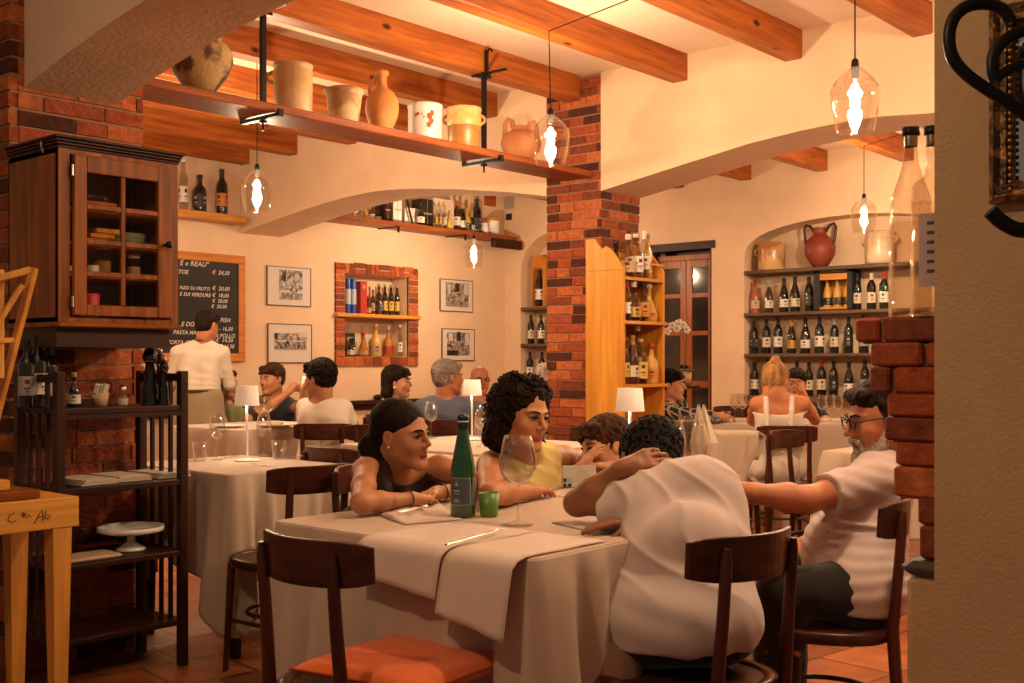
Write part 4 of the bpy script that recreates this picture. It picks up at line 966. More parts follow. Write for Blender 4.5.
tp = [(6.275, 4.50, 'flask', 'dark', 'gold', 'black', .25, 'squat dark'), (6.315, 4.425, 'round', 'clear', 'tan', 'cream', .29, 'rounded clear'), (6.41, 4.43, 'square', 'clear', 'white', 'cream', .30, 'pale square'), (6.46, 4.52, 'slim', 'clear', 'white', 'black', .33, 'tall clear'), (6.51, 4.43, 'bordeaux', 'clear', 'cream', 'white', .33, 'clear wine-shaped'), (6.60, 4.46, 'slim', 'gold', 'white', 'grey', .32, 'tall gold')]
for i, (px, y, sh, g, lab, c_, h, dd2) in enumerate(tp): bottle(Vector((px, y, 0)) + Vector((0, 0, RZ[0] + .001)), sh, g, lab, c_, dd2 + ' bottle on the top shelf of the pine rack, near %s' % ('the left rear', 'the left', 'the left front', 'the centre back', 'the right front', 'the right rear')[i], 'bottles on the pine rack top', h)
tp = [(6.30, 4.43, 'bordeaux', 'clear', 'white', 'red', .27, 'clear red-capped'), (6.43, 4.51, 'slim', 'gold', 'white', 'gold', .28, 'slim gold'), (6.385, 4.43, 'round', 'clear', 'gold', 'white', .27, 'rounded clear'), (6.49, 4.43, 'square', 'clear', 'orange', 'black', .27, 'square orange-labelled'), (6.60, 4.45, 'flask', 'gold', 'orange', 'cream', .27, 'gold flask-shaped')]
for i, (px, y, sh, g, lab, c_, h, dd2) in enumerate(tp): bottle(Vector((px, y, 0)) + Vector((0, 0, RZ[1] + .001)), sh, g, lab, c_, dd2 + ' bottle, %s from the left on the middle rack shelf' % ORD[i], 'bottles on the middle rack shelf', h)
tp = [(6.29, 4.43, 'slim', 'brown', 'yellow', 'red', .32, 'slim brown'), (6.40, 4.52, 'bordeaux', 'clear', 'tan', 'black', .33, 'clear tan-labelled'), (6.37, 4.43, 'burgundy', 'brown', 'cream', 'gold', .33, 'broad brown'), (6.46, 4.43, 'square', 'clear', 'yellow', 'gold', .31, 'square yellow-labelled'), (6.53, 4.50, 'slim', 'clear', 'white', 'white', .40, 'tallest clear'), (6.60, 4.43, 'round', 'gold', 'orange', 'red', .28, 'rounded gold')]
for i, (px, y, sh, g, lab, c_, h, dd2) in enumerate(tp): bottle(Vector((px, y, 0)) + Vector((0, 0, RZ[2] + .001)), sh, g, lab, c_, dd2 + ' bottle, %s from the left on the lower rack shelf' % ORD[i], 'bottles on the lower rack shelf', h)

# rack on the left: dark bottle with cream label, and dark bottles at its left end
p = JY(74, 400, 4.02); bottle((p.x, p.y, RSH[0] + .001), 'round', 'dark', 'cream', 'tan', 'small dark bottle with cream label beside the sachet cup', 'bottles on the dark rack', .13, name='oil_bottle')
# big clear bottles on the near brick ledge
def bigb(px, h, r, label, lab, X, zt):
    p = JX(px, 300, X); p.z = STOP + .002
    t = thing('tall_clear_bottle', p, label, 'bottle', 'tall clear bottles on the brick ledge')
    k = h
    if lab == 1: prof = [(0, 0), (r, 0), (r * 1.02, .01), (r * .98, h * .56), (r * .93, h * .63), (r * .62, h * .72), (r * .40, h * .80), (r * .30, h * .90), (r * .30, h * .965)]
    else: prof = [(0, 0), (r, 0), (r * 1.02, .01), (r, h * .66), (r * .9, h * .70), (r * .38, h * .74), (r * .34, h * .80), (r * .34, h * .955)]
    G = glass('bottle_big%d' % lab, (.93, .90, .86), edge=.5)
    MB().lathe(prof + [(q[0] * .93, q[1] + .002) for q in reversed(prof[1:])] + [(0, .012)], 40, cap=False).build('glass_body', G, t)
    lv = h * (.50 if lab == 1 else .6)
    MB().lathe([(0, .013), (r * .90, .013), (r * .9, lv), (0, lv)], 32, cap=False).build('liquid', glass('clear_liquid', (.97, .94, .88), edge=.35), t)
    MB().lathe([(r * .36, h * .955), (r * .42, h * .96), (r * .42, h), (0, h)], 24).build('stopper', IRON, t)
    MB().lathe([(r * .315, h * .90), (r * .325, h * .94), (r * .315, h * .955)], 24, cap=False).build('neck_band', mat('foil', (.22, .18, .15), .3, .8), t)
    if lab == 2:
        q = MB(); P = []
        for i in range(13): a = math.pi + .3 + 1.7 * i / 12 - .6; P.append((r * 1.03 * math.cos(a), r * 1.03 * math.sin(a)))
        z0, z1 = h * .15, h * .53
        q.add([(x, y, z) for x, y in P for z in (z0, z1)], [(2 * i, 2 * i + 2, 2 * i + 3, 2 * i + 1) for i in range(12)], 0)
        lb_ = q.build('paper_label', mat('label_mauve', (.42, .34, .32), .7), t)
        q = MB()
        for j, z in enumerate((.22, .27, .32, .37, .42, .47)):
            P = [(r * 1.036 * math.cos(math.pi + .1 + .8 * i / 6), r * 1.036 * math.sin(math.pi + .1 + .8 * i / 6)) for i in range(4 + (j * 5) % 3)]
            q.add([(x, y, zz) for x, y in P for zz in (h * z, h * (z + .018))], [(2 * i, 2 * i + 2, 2 * i + 3, 2 * i + 1) for i in range(len(P) - 1)], 0)
        q.build('label_lines', INKL, lb_)
bigb(911, .400, .044, 'tall clear bottle with long sloping neck and black stopper on the brick ledge', 1, XS + .135, 0)
bigb(933, .375, .042, 'straight clear bottle with pale side label, partly behind the near wall', 2, XS + .035, 0)

for px, lab, h_, ds in ((27, 'grey', .25, 'leftmost'), (38, 'white', .27, 'middle'), (50, 'cream', .24, 'rightmost')):
    p = JY(px, 400, 4.09); bottle((p.x, p.y, RSH[0] + .001), 'bordeaux', 'dark', lab, 'black', ds + ' of three dark bottles standing at the shadowed left end of the rack', 'dark bottles at the rack left end', h_)
# ---------------------------------------------------------------- tables under cloths
def cloth_mesh(w, d, drop, seed, sag=.0, nper=260, puff=.05, corner=1.42, m=CLOTH, fold_amp=1.0):
    """linen with rounded shoulder, hanging folds and dropped corners; local origin = table centre on floor level of cloth top"""
    rnd = random.Random(seed); r = .03
    # perimeter points (x,y,normal,cornerness)
    P = []
    cor = [(w / 2 - r, d / 2 - r, 0), (-w / 2 + r, d / 2 - r, 90), (-w / 2 + r, -d / 2 + r, 180), (w / 2 - r, -d / 2 + r, 270)]
    L = [d - 2 * r, w - 2 * r, d - 2 * r, w - 2 * r]
    tot = sum(L)
    for k in range(4):
        cx, cy, a0 = cor[k]
        for i in range(13):
            a = math.radians(a0 + 90 * i / 12); P.append((cx + r * math.cos(a), cy + r * math.sin(a), a, 1.0))
        nx, ny, _ = cor[(k + 1) % 4]; a = math.radians(a0 + 90)
        n = max(4, int(nper * L[k] / tot)); x0, y0 = cx + r * math.cos(a), cy + r * math.sin(a); x1, y1 = nx + r * math.cos(a), ny + r * math.sin(a)
        for i in range(1, n):
            t = i / n; dist = min(t, 1 - t) * L[k]; P.append((x0 + (x1 - x0) * t, y0 + (y1 - y0) * t, a, max(0, 1 - dist / .26)))
    N = len(P); ph = [rnd.random() * 6.28 for _ in range(6)]
    mb = MB(); rows = 22; vs = []
    for j in range(rows + 1):
        v = j / rows
        for i, (x, y, a, c) in enumerate(P):
            s = i / N * 2 * math.pi
            wave = math.sin(s * 9 + ph[0]) * .5 + math.sin(s * 17 + ph[1] + v * .5) * .3 + math.sin(s * 5 + ph[2]) * .4 + math.sin(s * 33 + ph[4] + 1.5 * math.sin(s * 7)) * .22
            cc = max(0, c) ** 1.5
            dr = drop * (1 + (corner - 1) * cc + .03 * math.sin(s * 5 + ph[3]))
            z = -dr * v
            flare = (puff * .35 + puff * .5 * wave * fold_amp) * v ** .8 + cc * puff * 1.5 * v ** .9 + .004
            # sharp pinched folds beside each corner
            if 0 < c < 1: flare += .045 * math.sin((1 - c) * 9.5) * (1 - abs(2 * c - 1)) * v ** .7 * fold_amp
            if v < .08: z = -r * .5 * (1 - math.cos(v / .08 * math.pi / 2)) * 1.0; flare = .004 * v / .08
            vs.append((x + math.cos(a) * flare, y + math.sin(a) * flare, z))
    fs = []
    for j in range(rows):
        for i in range(N): fs.append((j * N + i, (j + 1) * N + i, (j + 1) * N + (i + 1) % N, j * N + (i + 1) % N))
    mb.add(vs, fs, 0, True)
    # top: grid fan
    mb.add([vs[i] for i in range(N)], [tuple(range(N))], 0, False)
    return mb
def table(name, x0, x1, y0, y1, label, clabel, drop=.42, seed=1, rz=0, z=.75, puff=.05, m=CLOTH, corner=1.42, fold=1.0):
    cx, cy = (x0 + x1) / 2, (y0 + y1) / 2; w, d = x1 - x0, y1 - y0
    t = thing(name, (cx, cy, 0), label, 'table', 'dining tables', rz=rz)
    MB().rbox(-w / 2 + .015, -d / 2 + .015, z - .03, w / 2 - .015, d / 2 - .015, z - .004, .004).build('tabletop', DARKW[0], t)
    for sx in (-1, 1):
        for sy in (-1, 1):
            q = MB(); x, y = sx * (w / 2 - .07), sy * (d / 2 - .07)
            a, b = .016, .028
            q.add([(x - a, y - a, 0), (x + a, y - a, 0), (x + a, y + a, 0), (x - a, y + a, 0), (x - b, y - b, z - .031), (x + b, y - b, z - .031), (x + b, y + b, z - .031), (x - b, y + b, z - .031)],
                  [(3, 2, 1, 0), (4, 5, 6, 7), (0, 1, 5, 4), (1, 2, 6, 5), (2, 3, 7, 6), (3, 0, 4, 7)]); q.build('leg', DARKW[2], t)
    c = cloth_mesh(w, d, drop, seed, puff=puff, corner=corner, fold_amp=fold).build('tablecloth', m, None, (cx, cy, z), fix=False)
    c.rotation_euler = (0, 0, rz); s = c.modifiers.new('thickness', 'SOLIDIFY'); s.thickness = .002; s.offset = 1
    tag(c, clabel, 'tablecloth', 'linen tablecloths')
    return t
TZ = .7525
table('dining_table', 1.97, 2.93, 1.64, 2.60, 'long front dining table hidden under pale linen', 'pale linen cloth over the front table with dropped near corner', .44, 3, puff=.035, corner=1.7, fold=1.9)
table('dining_table', 2.96, 3.70, 2.14, 2.60, 'short far extension of the front table, beyond the phone', 'pale linen cloth on the far extension of the front table', .40, 4, puff=.03, corner=1.3)
table('dining_table', 2.66, 3.27, 3.78, 4.56, 'small dining table with lamp beside the dark rack', 'beige cloth with a long pointed corner on the lamp table beside the dark rack', .36, 8, puff=.03, corner=1.75, m=CLOTHG, fold=1.5)
table('dining_table', 3.52, 3.93, 3.1, 4.03, 'narrow dining table behind the girl in the front', 'pale cloth on the narrow table behind the seated girl', .35, 5, m=CLOTHG)
table('dining_table', 4.05, 5.05, 3.62, 4.76, 'middle dining table with a lamp, behind the mineral water bottle', 'pale cloth on the middle lamp table behind the curly-haired woman', .4, 6, m=CLOTHG)
table('dining_table', 4.45, 5.35, 6.22, 7.05, 'far left dining table where the waiter stands', 'grey-beige cloth on the far left table by the waiter', .5, 7, m=CLOTHG)
table('dining_table', 6.5, 7.2, 5.55, 6.35, 'far dining table of the two older men under the left arch', 'pale cloth on the table of the two older men', .4, 9, m=CLOTHG)
TR7 = JD(786, 8.6, 0)
table('dining_table', TR7.x - .73, TR7.x + .73, TR7.y - .42, TR7.y + .42, 'wide dining table before the arched wine recess', 'beige cloth on the wide table of the blonde woman', .45, 10, rz=TH - math.pi / 2, m=CLOTHG)
table('dining_table', 5.32, 6.25, 1.75, 2.55, 'empty dining table behind the bearded man', 'beige cloth on the empty table behind the bearded man', .4, 11, m=CLOTHG)

# ---------------------------------------------------------------- bistro chairs
def make_chair(name, label, group, W=.372, low=False):
    """faces local +y; origin on the floor under the seat centre; curved slab back on two round-ended posts"""
    t = thing(name, (0, 0, 0), label, 'chair', group)
    SH, BH = .455, .815
    prof = []
    q = MB(); n = 36; top = []
    for i in range(n):
        a = 2 * math.pi * i / n; ca, sa = math.cos(a), math.sin(a)
        rx = .205 * abs(ca) ** .75 * (1 if ca > 0 else -1); ry = .20 * abs(sa) ** .8 * (1 if sa > 0 else -1)
        top.append((rx, ry))
    vs = []; rings = [(.97, SH - .035), (1.0, SH - .026), (1.0, SH - .006), (.97, SH), (.86, SH), (.84, SH - .006)]
    for s_, z in rings: vs += [(x * s_, y * s_, z) for x, y in top]
    fs = [(k * n + i, k * n + (i + 1) % n, (k + 1) * n + (i + 1) % n, (k + 1) * n + i) for k in range(len(rings) - 1) for i in range(n)]
    q.add(vs, fs, 0, True); q.add(vs[:n], [tuple(range(n - 1, -1, -1))]); q.add(vs[-n:], [tuple(range(n))])
    q.build('seat', CHAIRW[0], t)
    # backrest slab, curved
    q = MB(); m_ = 14; vs = []
    for i in range(m_ + 1):
        u = i / m_ * 2 - 1; x = u * W / 2; y = -.235 + .075 * u * u
        e = .012 * abs(u) ** 6
        for (dy, z) in ((0, BH - .105 + e), (.014, BH - .105 + e), (.018 - .006, BH - e), (-.004, BH - e)): vs.append((x, y + dy - .03 * (z - BH + .1), z))
    fs = [(4 * i + j, 4 * i + (j + 1) % 4, 4 * i + 4 + (j + 1) % 4, 4 * i + 4 + j) for i in range(m_) for j in range(4)] + [(3, 2, 1, 0), tuple(4 * m_ + j for j in range(4))]
    q.add(vs, fs); bev(q.build('backrest', CHAIRW[0], t), .004, 3)
    for s_ in (-1, 1):
        x = s_ * W * .33
        p = MB().tube([(x * 1.15, -.235, 0), (x * 1.12, -.205, .22), (x * 1.05, -.19, SH - .01), (x, -.205, .62), (x, -.2155, BH - .06), (x, -.219, BH - .025)], [.012, .015, .017, .015, .014, .008], 10)
        p.build('rear_post', CHAIRW[2], t)
        MB().tube([(s_ * .165, .175, 0), (s_ * .15, .15, SH - .03)], [.011, .017], 10).build('front_leg', CHAIRW[2], t)
        MB().tube([(s_ * .160, .165, .2), (s_ * .155, -.215, .22)], .008, 8).build('side_stretcher', CHAIRW[1], t)
    ring = [(.15 * math.cos(a), .15 * math.sin(a), .24) for a in [i * math.tau / 24 for i in range(24)]]
    MB().tube(ring, .008, 8, closed=True).build('ring_stretcher', CHAIRW[0], t)
    return t
CH0 = make_chair('bistro_chair', 'dark wooden bistro chair holding an orange cushion, nearest the camera', 'dark wooden bistro chairs')
used = [0]
def chair(x, y, rz, label, s=1.0):
    if not used[0]: used[0] = 1; o = CH0; o.location = (x, y, 0); o.rotation_euler = (0, 0, rz); o['label'] = label
    else: o = dup(CH0, (x, y, 0), rz, label)
    return o
R90 = -math.pi / 2
chair(1.795, 2.00, R90, 'dark wooden bistro chair holding an orange cushion, nearest the camera')          # faces +x
WMC = (2.31, 1.50)
chair(2.335, 1.465, math.radians(-8), 'dark chair of the man in the white T-shirt resting his head')
BMC = JD(824, 3.30, 0)
chair(BMC.x, BMC.y, math.atan2(-camdir(-1, .34).x, camdir(-1, .34).y), 'dark chair of the bearded man at the right of the front table')
chair(2.74, 3.53, math.radians(-5), 'empty dark chair tucked before the small lamp table')
chair(3.52, 4.0, R90, 'empty lighter-edged chair between the lamp table and the narrow table')
WT = JD(326, 7.3, 0); chair(WT.x, WT.y, TH - math.pi / 2 + .05, 'dark chair of the person in white with back turned at the far left table')
B7 = JD(781, 7.05, 0)
chair(B7.x, B7.y, TH - math.pi / 2, 'dark chair of the blonde woman in white straps')
T9 = JD(722, 6.25, 0)
chair(T9.x, T9.y, TH - math.pi / 2 - .5, 'empty dark chair with a beige cloth hung over its back')
q = JD(447, 7.78, 0); chair(q.x, q.y, TH - math.pi / 2 - .1, 'dark chair of the older man in the blue shirt')
q = JD(398, 8.45, 0); chair(q.x, q.y, TH - math.pi / 2 - .9, 'dark chair of the woman with the short dark bob')
q = JD(374, 7.2, 0); chair(q.x, q.y, TH - math.pi / 2 + .2, 'empty dark chair standing behind the middle tables')
q = JD(851, 6.2, 0); chair(5.8, 2.82, math.pi, 'empty chair with a paler rail at the back of the empty table')
chair(2.88, 3.03, math.pi + .2, 'dark chair of the girl with crossed arms'); chair(3.12, 2.97, math.pi, 'dark chair of the curly-haired woman in yellow')

# orange cushion on the near chair
def cushion():
    n = 26; vs = []; W2, D2, Hh = .20, .195, .032
    for side in (1, -1):
        for i in range(n + 1):
            for j in range(n + 1):
                u, v = i / n * 2 - 1, j / n * 2 - 1
                pin = 1 - .10 * (1 - abs(v) ** 2) * abs(u) ** 4 ; pin2 = 1 - .10 * (1 - abs(u) ** 2) * abs(v) ** 4
                h = Hh * ((1 - u ** 4) * (1 - v ** 4)) ** .45
                h += .003 * math.sin(7 * u + 3 * v) * (1 - u * u) * (1 - v * v)
                vs.append((u * W2 * pin, v * D2 * pin2, side * h))
    m1 = (n + 1) ** 2; fs = []
    for i in range(n):
        for j in range(n):
            a = i * (n + 1) + j; fs += [(a, a + n + 1, a + n + 2, a + 1), (m1 + a, m1 + a + 1, m1 + a + n + 2, m1 + a + n + 1)]
    t = thing('orange_cushion', (1.86, 1.93, .455 + .034), 'flat orange cushion on the near chair seat', 'cushion', rz=math.radians(6))
    MB().add(vs, fs, 0, True).build('cover', mat('orange_fabric', (.78, .14, .012), .85, var=.12, scale=120, stretch=(1, 6, 1), bump=.3, bscale=250, sheen=.3), t)
    e = [(W2 * u, D2 * v, 0) for u, v in [(-1, -1)] + [(k / 8 * 2 - 1, -1 + .10 * (1 - (k / 8 * 2 - 1) ** 2)) for k in range(1, 8)] + [(1, -1)] + [(1 - .10 * (1 - (k / 8 * 2 - 1) ** 2), k / 8 * 2 - 1) for k in range(1, 8)] + [(1, 1)] + [(1 - k / 4, 1 - .10 * (1 - (1 - k / 4) ** 2)) for k in range(1, 8)] + [(-1, 1)] + [(-1 + .10 * (1 - (1 - k / 4) ** 2), 1 - k / 4) for k in range(1, 8)]]
    MB().tube(e, .003, 6, closed=True).build('piping', mat('orange_piping', (.42, .06, .008), .8), t)
cushion()

# ---------------------------------------------------------------- glassware, lamps, table things
def shell(prof, wall=.0012):
    inn = [(max(r - wall, .0005), z + (wall if k == 0 else 0)) for k, (r, z) in enumerate(prof)]
    return prof + inn[::-1]
GW = glass('wine_glass', (.945, .945, .94), edge=.5, gain=1.9)
def wglass_parts(h, r):
    b0 = h * .45
    bowl = [(.002, b0), (r * .45, b0 + h * .02), (r * .85, b0 + h * .10), (r, b0 + h * .20), (r * .97, b0 + h * .30), (r * .84, b0 + h * .44), (r * .72, h)]
    foot = [(0, 0), (r * .82, 0), (r * .84, .002), (r * .5, .005), (.006, .012), (.0035, .03), (.0033, b0 - .01), (.006, b0 + .001)]
    return MB().lathe(shell(bowl), 32, cap=False).mesh('bowl', GW), MB().lathe(foot, 32, cap=False).mesh('stem', GW)
WG = {}
def wine_glass(p, h, r, label, group='wine glasses on the tables'):
    k = (h, r)
    if k not in WG: WG[k] = wglass_parts(h, r)
    t = bpy.data.objects.new('wine_glass', WG[k][0]); COL.objects.link(t); t.location = p; tag(t, label, 'wine glass', group)
    s_ = bpy.data.objects.new('stem', WG[k][1]); COL.objects.link(s_); s_.parent = t; return t
def tumbler(p, h, r, label, m=None, group='water tumblers'):
    return tag(MB().lathe(shell([(0, 0), (r * .78, 0), (r * .85, .004), (r, h)], .002), 28, cap=False).build('tumbler', m or GW, None, p, fix=False), label, 'tumbler', group)
def on(px, py, z=TZ): p = JZ(px, py, z); p.z = z + .001; return p
wine_glass(on(518, 525), .245, .052, 'big empty wine glass standing nearest on the front table')
wine_glass(on(217, 460), .21, .036, 'wine glass at the left of the small lamp table')
wine_glass(on(264, 456.5), .20, .036, 'wine glass right of the lamp on the small lamp table')
tumbler(on(200, 461), .085, .034, 'clear tumbler at the left edge of the small lamp table'); tumbler(on(279, 459), .085, .034, 'clear tumbler right of the wine glass on the small lamp table')
wine_glass(on(431, 438.5), .215, .038, 'wine glass on the middle table left of the green bottle')
for i, (px, d_, lab) in enumerate(((671, 3.86, 'left of the two big wine glasses behind the resting man head'), (693, 3.80, 'right of the two big wine glasses behind the resting man head'))):
    wine_glass(JD(px, d_, TZ + .001), .25, .052, lab)
for i, (px, py) in enumerate(((484, 441), (492, 445), (488, 437), (498, 440), (496, 449), (481, 447))):
    wine_glass(on(px, py), .20, .033, ('left', 'centre', 'rear left', 'rear right', 'front right', 'front left')[i] + ' glass of the cluster behind the curly hair on the middle table', 'glass cluster on the middle table')
T7Z = TZ
def on7(px, d): return JD(px, d, TZ + .001)
for i, (px, d_) in enumerate(((735, 8.5), (742.5, 8.45))): wine_glass(on7(px, d_), .21, .036, ('left', 'right')[i] + ' wine glass beside the blonde woman left arm')
for i, (px, d_) in enumerate(((822, 8.45), (830, 8.55), (838, 8.4))): wine_glass(on7(px, d_), .20, .036, ('left', 'middle', 'right')[i] + ' of three wine glasses right of the blonde woman')
for i, (px, d_) in enumerate(((278, 7.9), (286, 8.0))): wine_glass(JD(px - 18, d_, TZ + .001), .20, .036, ('left', 'right')[i] + ' wine glass before the man in the dark shirt')
tumbler(on7(726, 8.42), .08, .034, 'clear tumbler on the wide table left of the wine glasses')
# green mineral-water bottle
p = on(463, 517); t = thing('water_bottle', p, 'green glass mineral water bottle on the front table', 'bottle')
GB = glass('green_glass', (.03, .34, .10), edge=.45)
prof = [(0, 0), (.033, 0), (.0365, .006), (.0365, .125), (.035, .145), (.029, .175), (.021, .215), (.0155, .245), (.0135, .262), (.0135, .274)]
MB().lathe(prof, 32, cap=False).build('bottle_body', mat('green_bottle', (.002, .055, .012), .06, spec=.9, coat=.6), t)
MB().lathe([(.0145, .250), (.0150, .268), (.0165, .270), (.0165, .288), (.013, .296), (0, .297)], 24, cap=False).build('foil_cap', mat('cap_dark', (.02, .05, .035), .25, .6), t)
MB().lathe([(.0168, .2735), (.0168, .277)], 24, cap=False).build('cap_ring', WHITE, t)
front = math.atan2(-p.y, -p.x)
def arc(mb, r, a0, a1, z0, z1, mi, n=10):
    P = [(r * math.cos(a0 + (a1 - a0) * i / n), r * math.sin(a0 + (a1 - a0) * i / n)) for i in range(n + 1)]
    mb.add([(x, y, z) for x, y in P for z in (z0, z1)], [(2 * i, 2 * i + 2, 2 * i + 3, 2 * i + 1) for i in range(n)], mi, True)
lbm = MB(); arc(lbm, .0370, front - 1.15, front + .62, .037, .115, 0); arc(lbm, .0370, front + .85, front + 2.3, .037, .115, 0)
lb_ = lbm.build('label', [mat('water_label', (.055, .07, .075), .5)], t, fix=False)
lbm = MB()
for (a0, a1) in ((-1.15, .62), (.85, 2.3)):
    arc(lbm, .0373, front + a0, front + a0 + .05, .037, .115, 0, 2); arc(lbm, .0373, front + a1 - .05, front + a1, .037, .115, 0, 2); arc(lbm, .0373, front + a0, front + a1, .037, .0385, 0); arc(lbm, .0373, front + a0, front + a1, .1135, .115, 0)
# crest star and lines of lettering
cz_ = .098
for (da, z, w2, h2) in ((-.52, .100, .10, .008), (-.52, .095, .28, .004), (-.52, .104, .03, .005), (-.52, .078, .55, .0035), (-.52, .070, .40, .002), (-.52, .050, .6, .002), (-.52, .046, .5, .002), (-.52, .055, .3, .002)): arc(lbm, .0374, front + da - w2 / 2, front + da + w2 / 2, z - h2 / 2, z + h2 / 2, 0, 4)
lbm.build('label_print', mat('label_silver', (.40, .42, .40), .5), lb_, fix=False)
p = on(489, 516.5); tumbler(p, .068, .0305, 'small translucent green tumbler beside the green bottle', mat('green_tumbler', (.10, .22, .03), .35, spec=.5), 'green tumbler')
tumbler(on(519, 502), .085, .034, 'clear tumbler behind the big wine glass on the front table')
def table_lamp(p, label, s=1.0, base=.05):
    t = thing('table_lamp', p, label, 'lamp', 'slim white table lamps')
    MB().lathe([(0, 0), (base * s, 0), (base * s, .006), (.012, .012), (0, .012)], 32, cap=False).build('base', WHITE, t)
    MB().tube([(0, 0, .01), (0, 0, .27 * s)], .0055, 12).build('stem', WHITE, t)
    sh = [(.056 * s, .255 * s), (.047 * s, .345 * s)]
    m_ = mat('lamp_shade', (.78, .70, .62), .8, emit=(1, .78, .6), estr=.12)
    MB().lathe([(sh[0][0] + .001, sh[0][1]), (sh[1][0] + .001, sh[1][1]), (sh[1][0] * .3, sh[1][1]), (sh[1][0] - .001, sh[1][1] - .002), (sh[0][0] - .001, sh[0][1])], 40, cap=False).build('lamp_shade', m_, t)
    MB().lathe([(0, .262 * s), (.018, .262 * s), (.02, .285 * s), (0, .29 * s)], 20, cap=False).build('led_disc', mat('led', (1, .9, .75), emit=(1, .85, .65), estr=9), t)
    ld = bpy.data.lights.new('lamp_light', 'POINT'); ld.energy = 2.2; ld.color = (1, .8, .58); ld.shadow_soft_size = .02
    lo = bpy.data.objects.new('lamp_light', ld); lo.location = (0, .012, .245 * s); lo.parent = t; COL.objects.link(lo)
table_lamp(on(247, 461), 'slim white table lamp on the small table beside the dark rack', .98, .058)
table_lamp(on(472, 440), 'slim white table lamp on the middle table behind the green bottle')
table_lamp(JD(630, 4.4, TZ + .001), 'white table lamp before the pine bottle rack, behind the resting man')
table_lamp(JD(309, 8.3, TZ + .001), 'small white table lamp behind the person in white at the far left')
# napkins and place linen
NAP = mat('napkin_linen', (.64, .49, .42), .9, bump=.12, bscale=300, sheen=.2)
def hanging_napkin(ya, yb, depth_in, drop, label, skew=0.0, slant=0.0):
    """lies on the table top from the edge x=1.97 inwards and hangs over it; ya>yb"""
    n, mrow = 14, 30; vs = []
    for j in range(mrow + 1):
        s_ = -depth_in + (depth_in + drop) * j / mrow
        for i in range(n + 1):
            u = i / n; y = ya + (yb - ya) * u + skew * s_
            if s_ < 0: x = 1.966 - s_; z = TZ + .004
            else:
                r_ = .02; ang = min(s_ / r_, math.pi / 2)
                rem = max(0, s_ - r_ * math.pi / 2)
                dd_ = rem * (1 + slant * (u - .5))
                x = 1.966 - r_ * math.sin(ang) - .030 - .075 * (rem / .44) ** .8 - .004 * math.sin(u * 9) * min(1, rem * 8); z = TZ + .004 - r_ * (1 - math.cos(ang)) - dd_
                x += .030 * (1 - min(1, s_ / .03))
            vs.append((x, y, z + .0008 * math.sin(i * 1.7 + j * .6)))
    fs = [(j * (n + 1) + i, j * (n + 1) + i + 1, (j + 1) * (n + 1) + i + 1, (j + 1) * (n + 1) + i) for j in range(mrow) for i in range(n)]
    o = MB().add(vs, fs, 0, True).build('linen_napkin', NAP, None, fix=False); s2 = o.modifiers.new('thickness', 'SOLIDIFY'); s2.thickness = .004; s2.offset = 0
    return tag(o, label, 'napkin', 'linen napkins on the front table')
y1_, y2_, y3_ = JX(368, 545, 1.95).y, JX(453, 555, 1.95).y, JX(522, 560, 1.95).y
hanging_napkin(y1_, y2_ + .006, .30, .115, 'left linen napkin hanging over the front table edge', 0, .35)
hanging_napkin(y2_ - .004, y3_, .30, .175, 'right longer linen napkin hanging over the front table edge', 0, .25)
def flat_cloth(pts, label, nm='folded_napkin', z=TZ, th=.006, wav=.004, seed=1, grp='linen napkins on the front table'):
    P = [JZ(x, y, z) for x, y in pts]; rnd = random.Random(seed)
    c = sum(P, Vector()) / len(P)
    # dense border
    B = []
    for i in range(len(P)):
        a, b = P[i], P[(i + 1) % len(P)]
        for k in range(8): B.append(a + (b - a) * (k / 8))
    N = len(B); vs = []
    for s_ in (1.0, .75, .5, .25):
        for i, p_ in enumerate(B): vs.append((c.x + (p_.x - c.x) * s_, c.y + (p_.y - c.y) * s_, z + th + wav * (.5 + .5 * math.sin(i * .7 + s_ * 5 + seed))))
    vs.append((c.x, c.y, z + th + wav)); fs = []
    for k in range(3):
        for i in range(N): fs.append((k * N + i, k * N + (i + 1) % N, (k + 1) * N + (i + 1) % N, (k + 1) * N + i))
    for i in range(N): fs.append((3 * N + i, 3 * N + (i + 1) % N, 4 * N))
    base = len(vs); vs += [(p_.x, p_.y, z + .0015) for p_ in B]
    for i in range(N): fs.append((base + i, base + (i + 1) % N, (i + 1) % N, i))
    return tag(MB().add(vs, fs, 0, True).build(nm, NAP), label, 'napkin', grp)
flat_cloth([(376, 514), (432, 503), (462, 520), (404, 525)], 'crumpled linen napkin left of the green bottle', th=.002, wav=.010, seed=2)
flat_cloth([(470, 548), (560, 534), (600, 540), (500, 560)], 'flat folded napkin at the right near corner of the front table', th=.004, seed=4) if 0 else None
flat_cloth([(552, 523), (640, 512), (640, 520), (590, 532)], 'folded linen napkin beside the resting man elbow', th=.0025, wav=.002, seed=5)
flat_cloth([(395, 503), (430, 497), (448, 500), (410, 508)], 'thin folded linen at the girl forearms', th=.003, wav=.003, seed=6)
STEEL = mat('cutlery_steel', (.60, .54, .48), .22, 1.0)
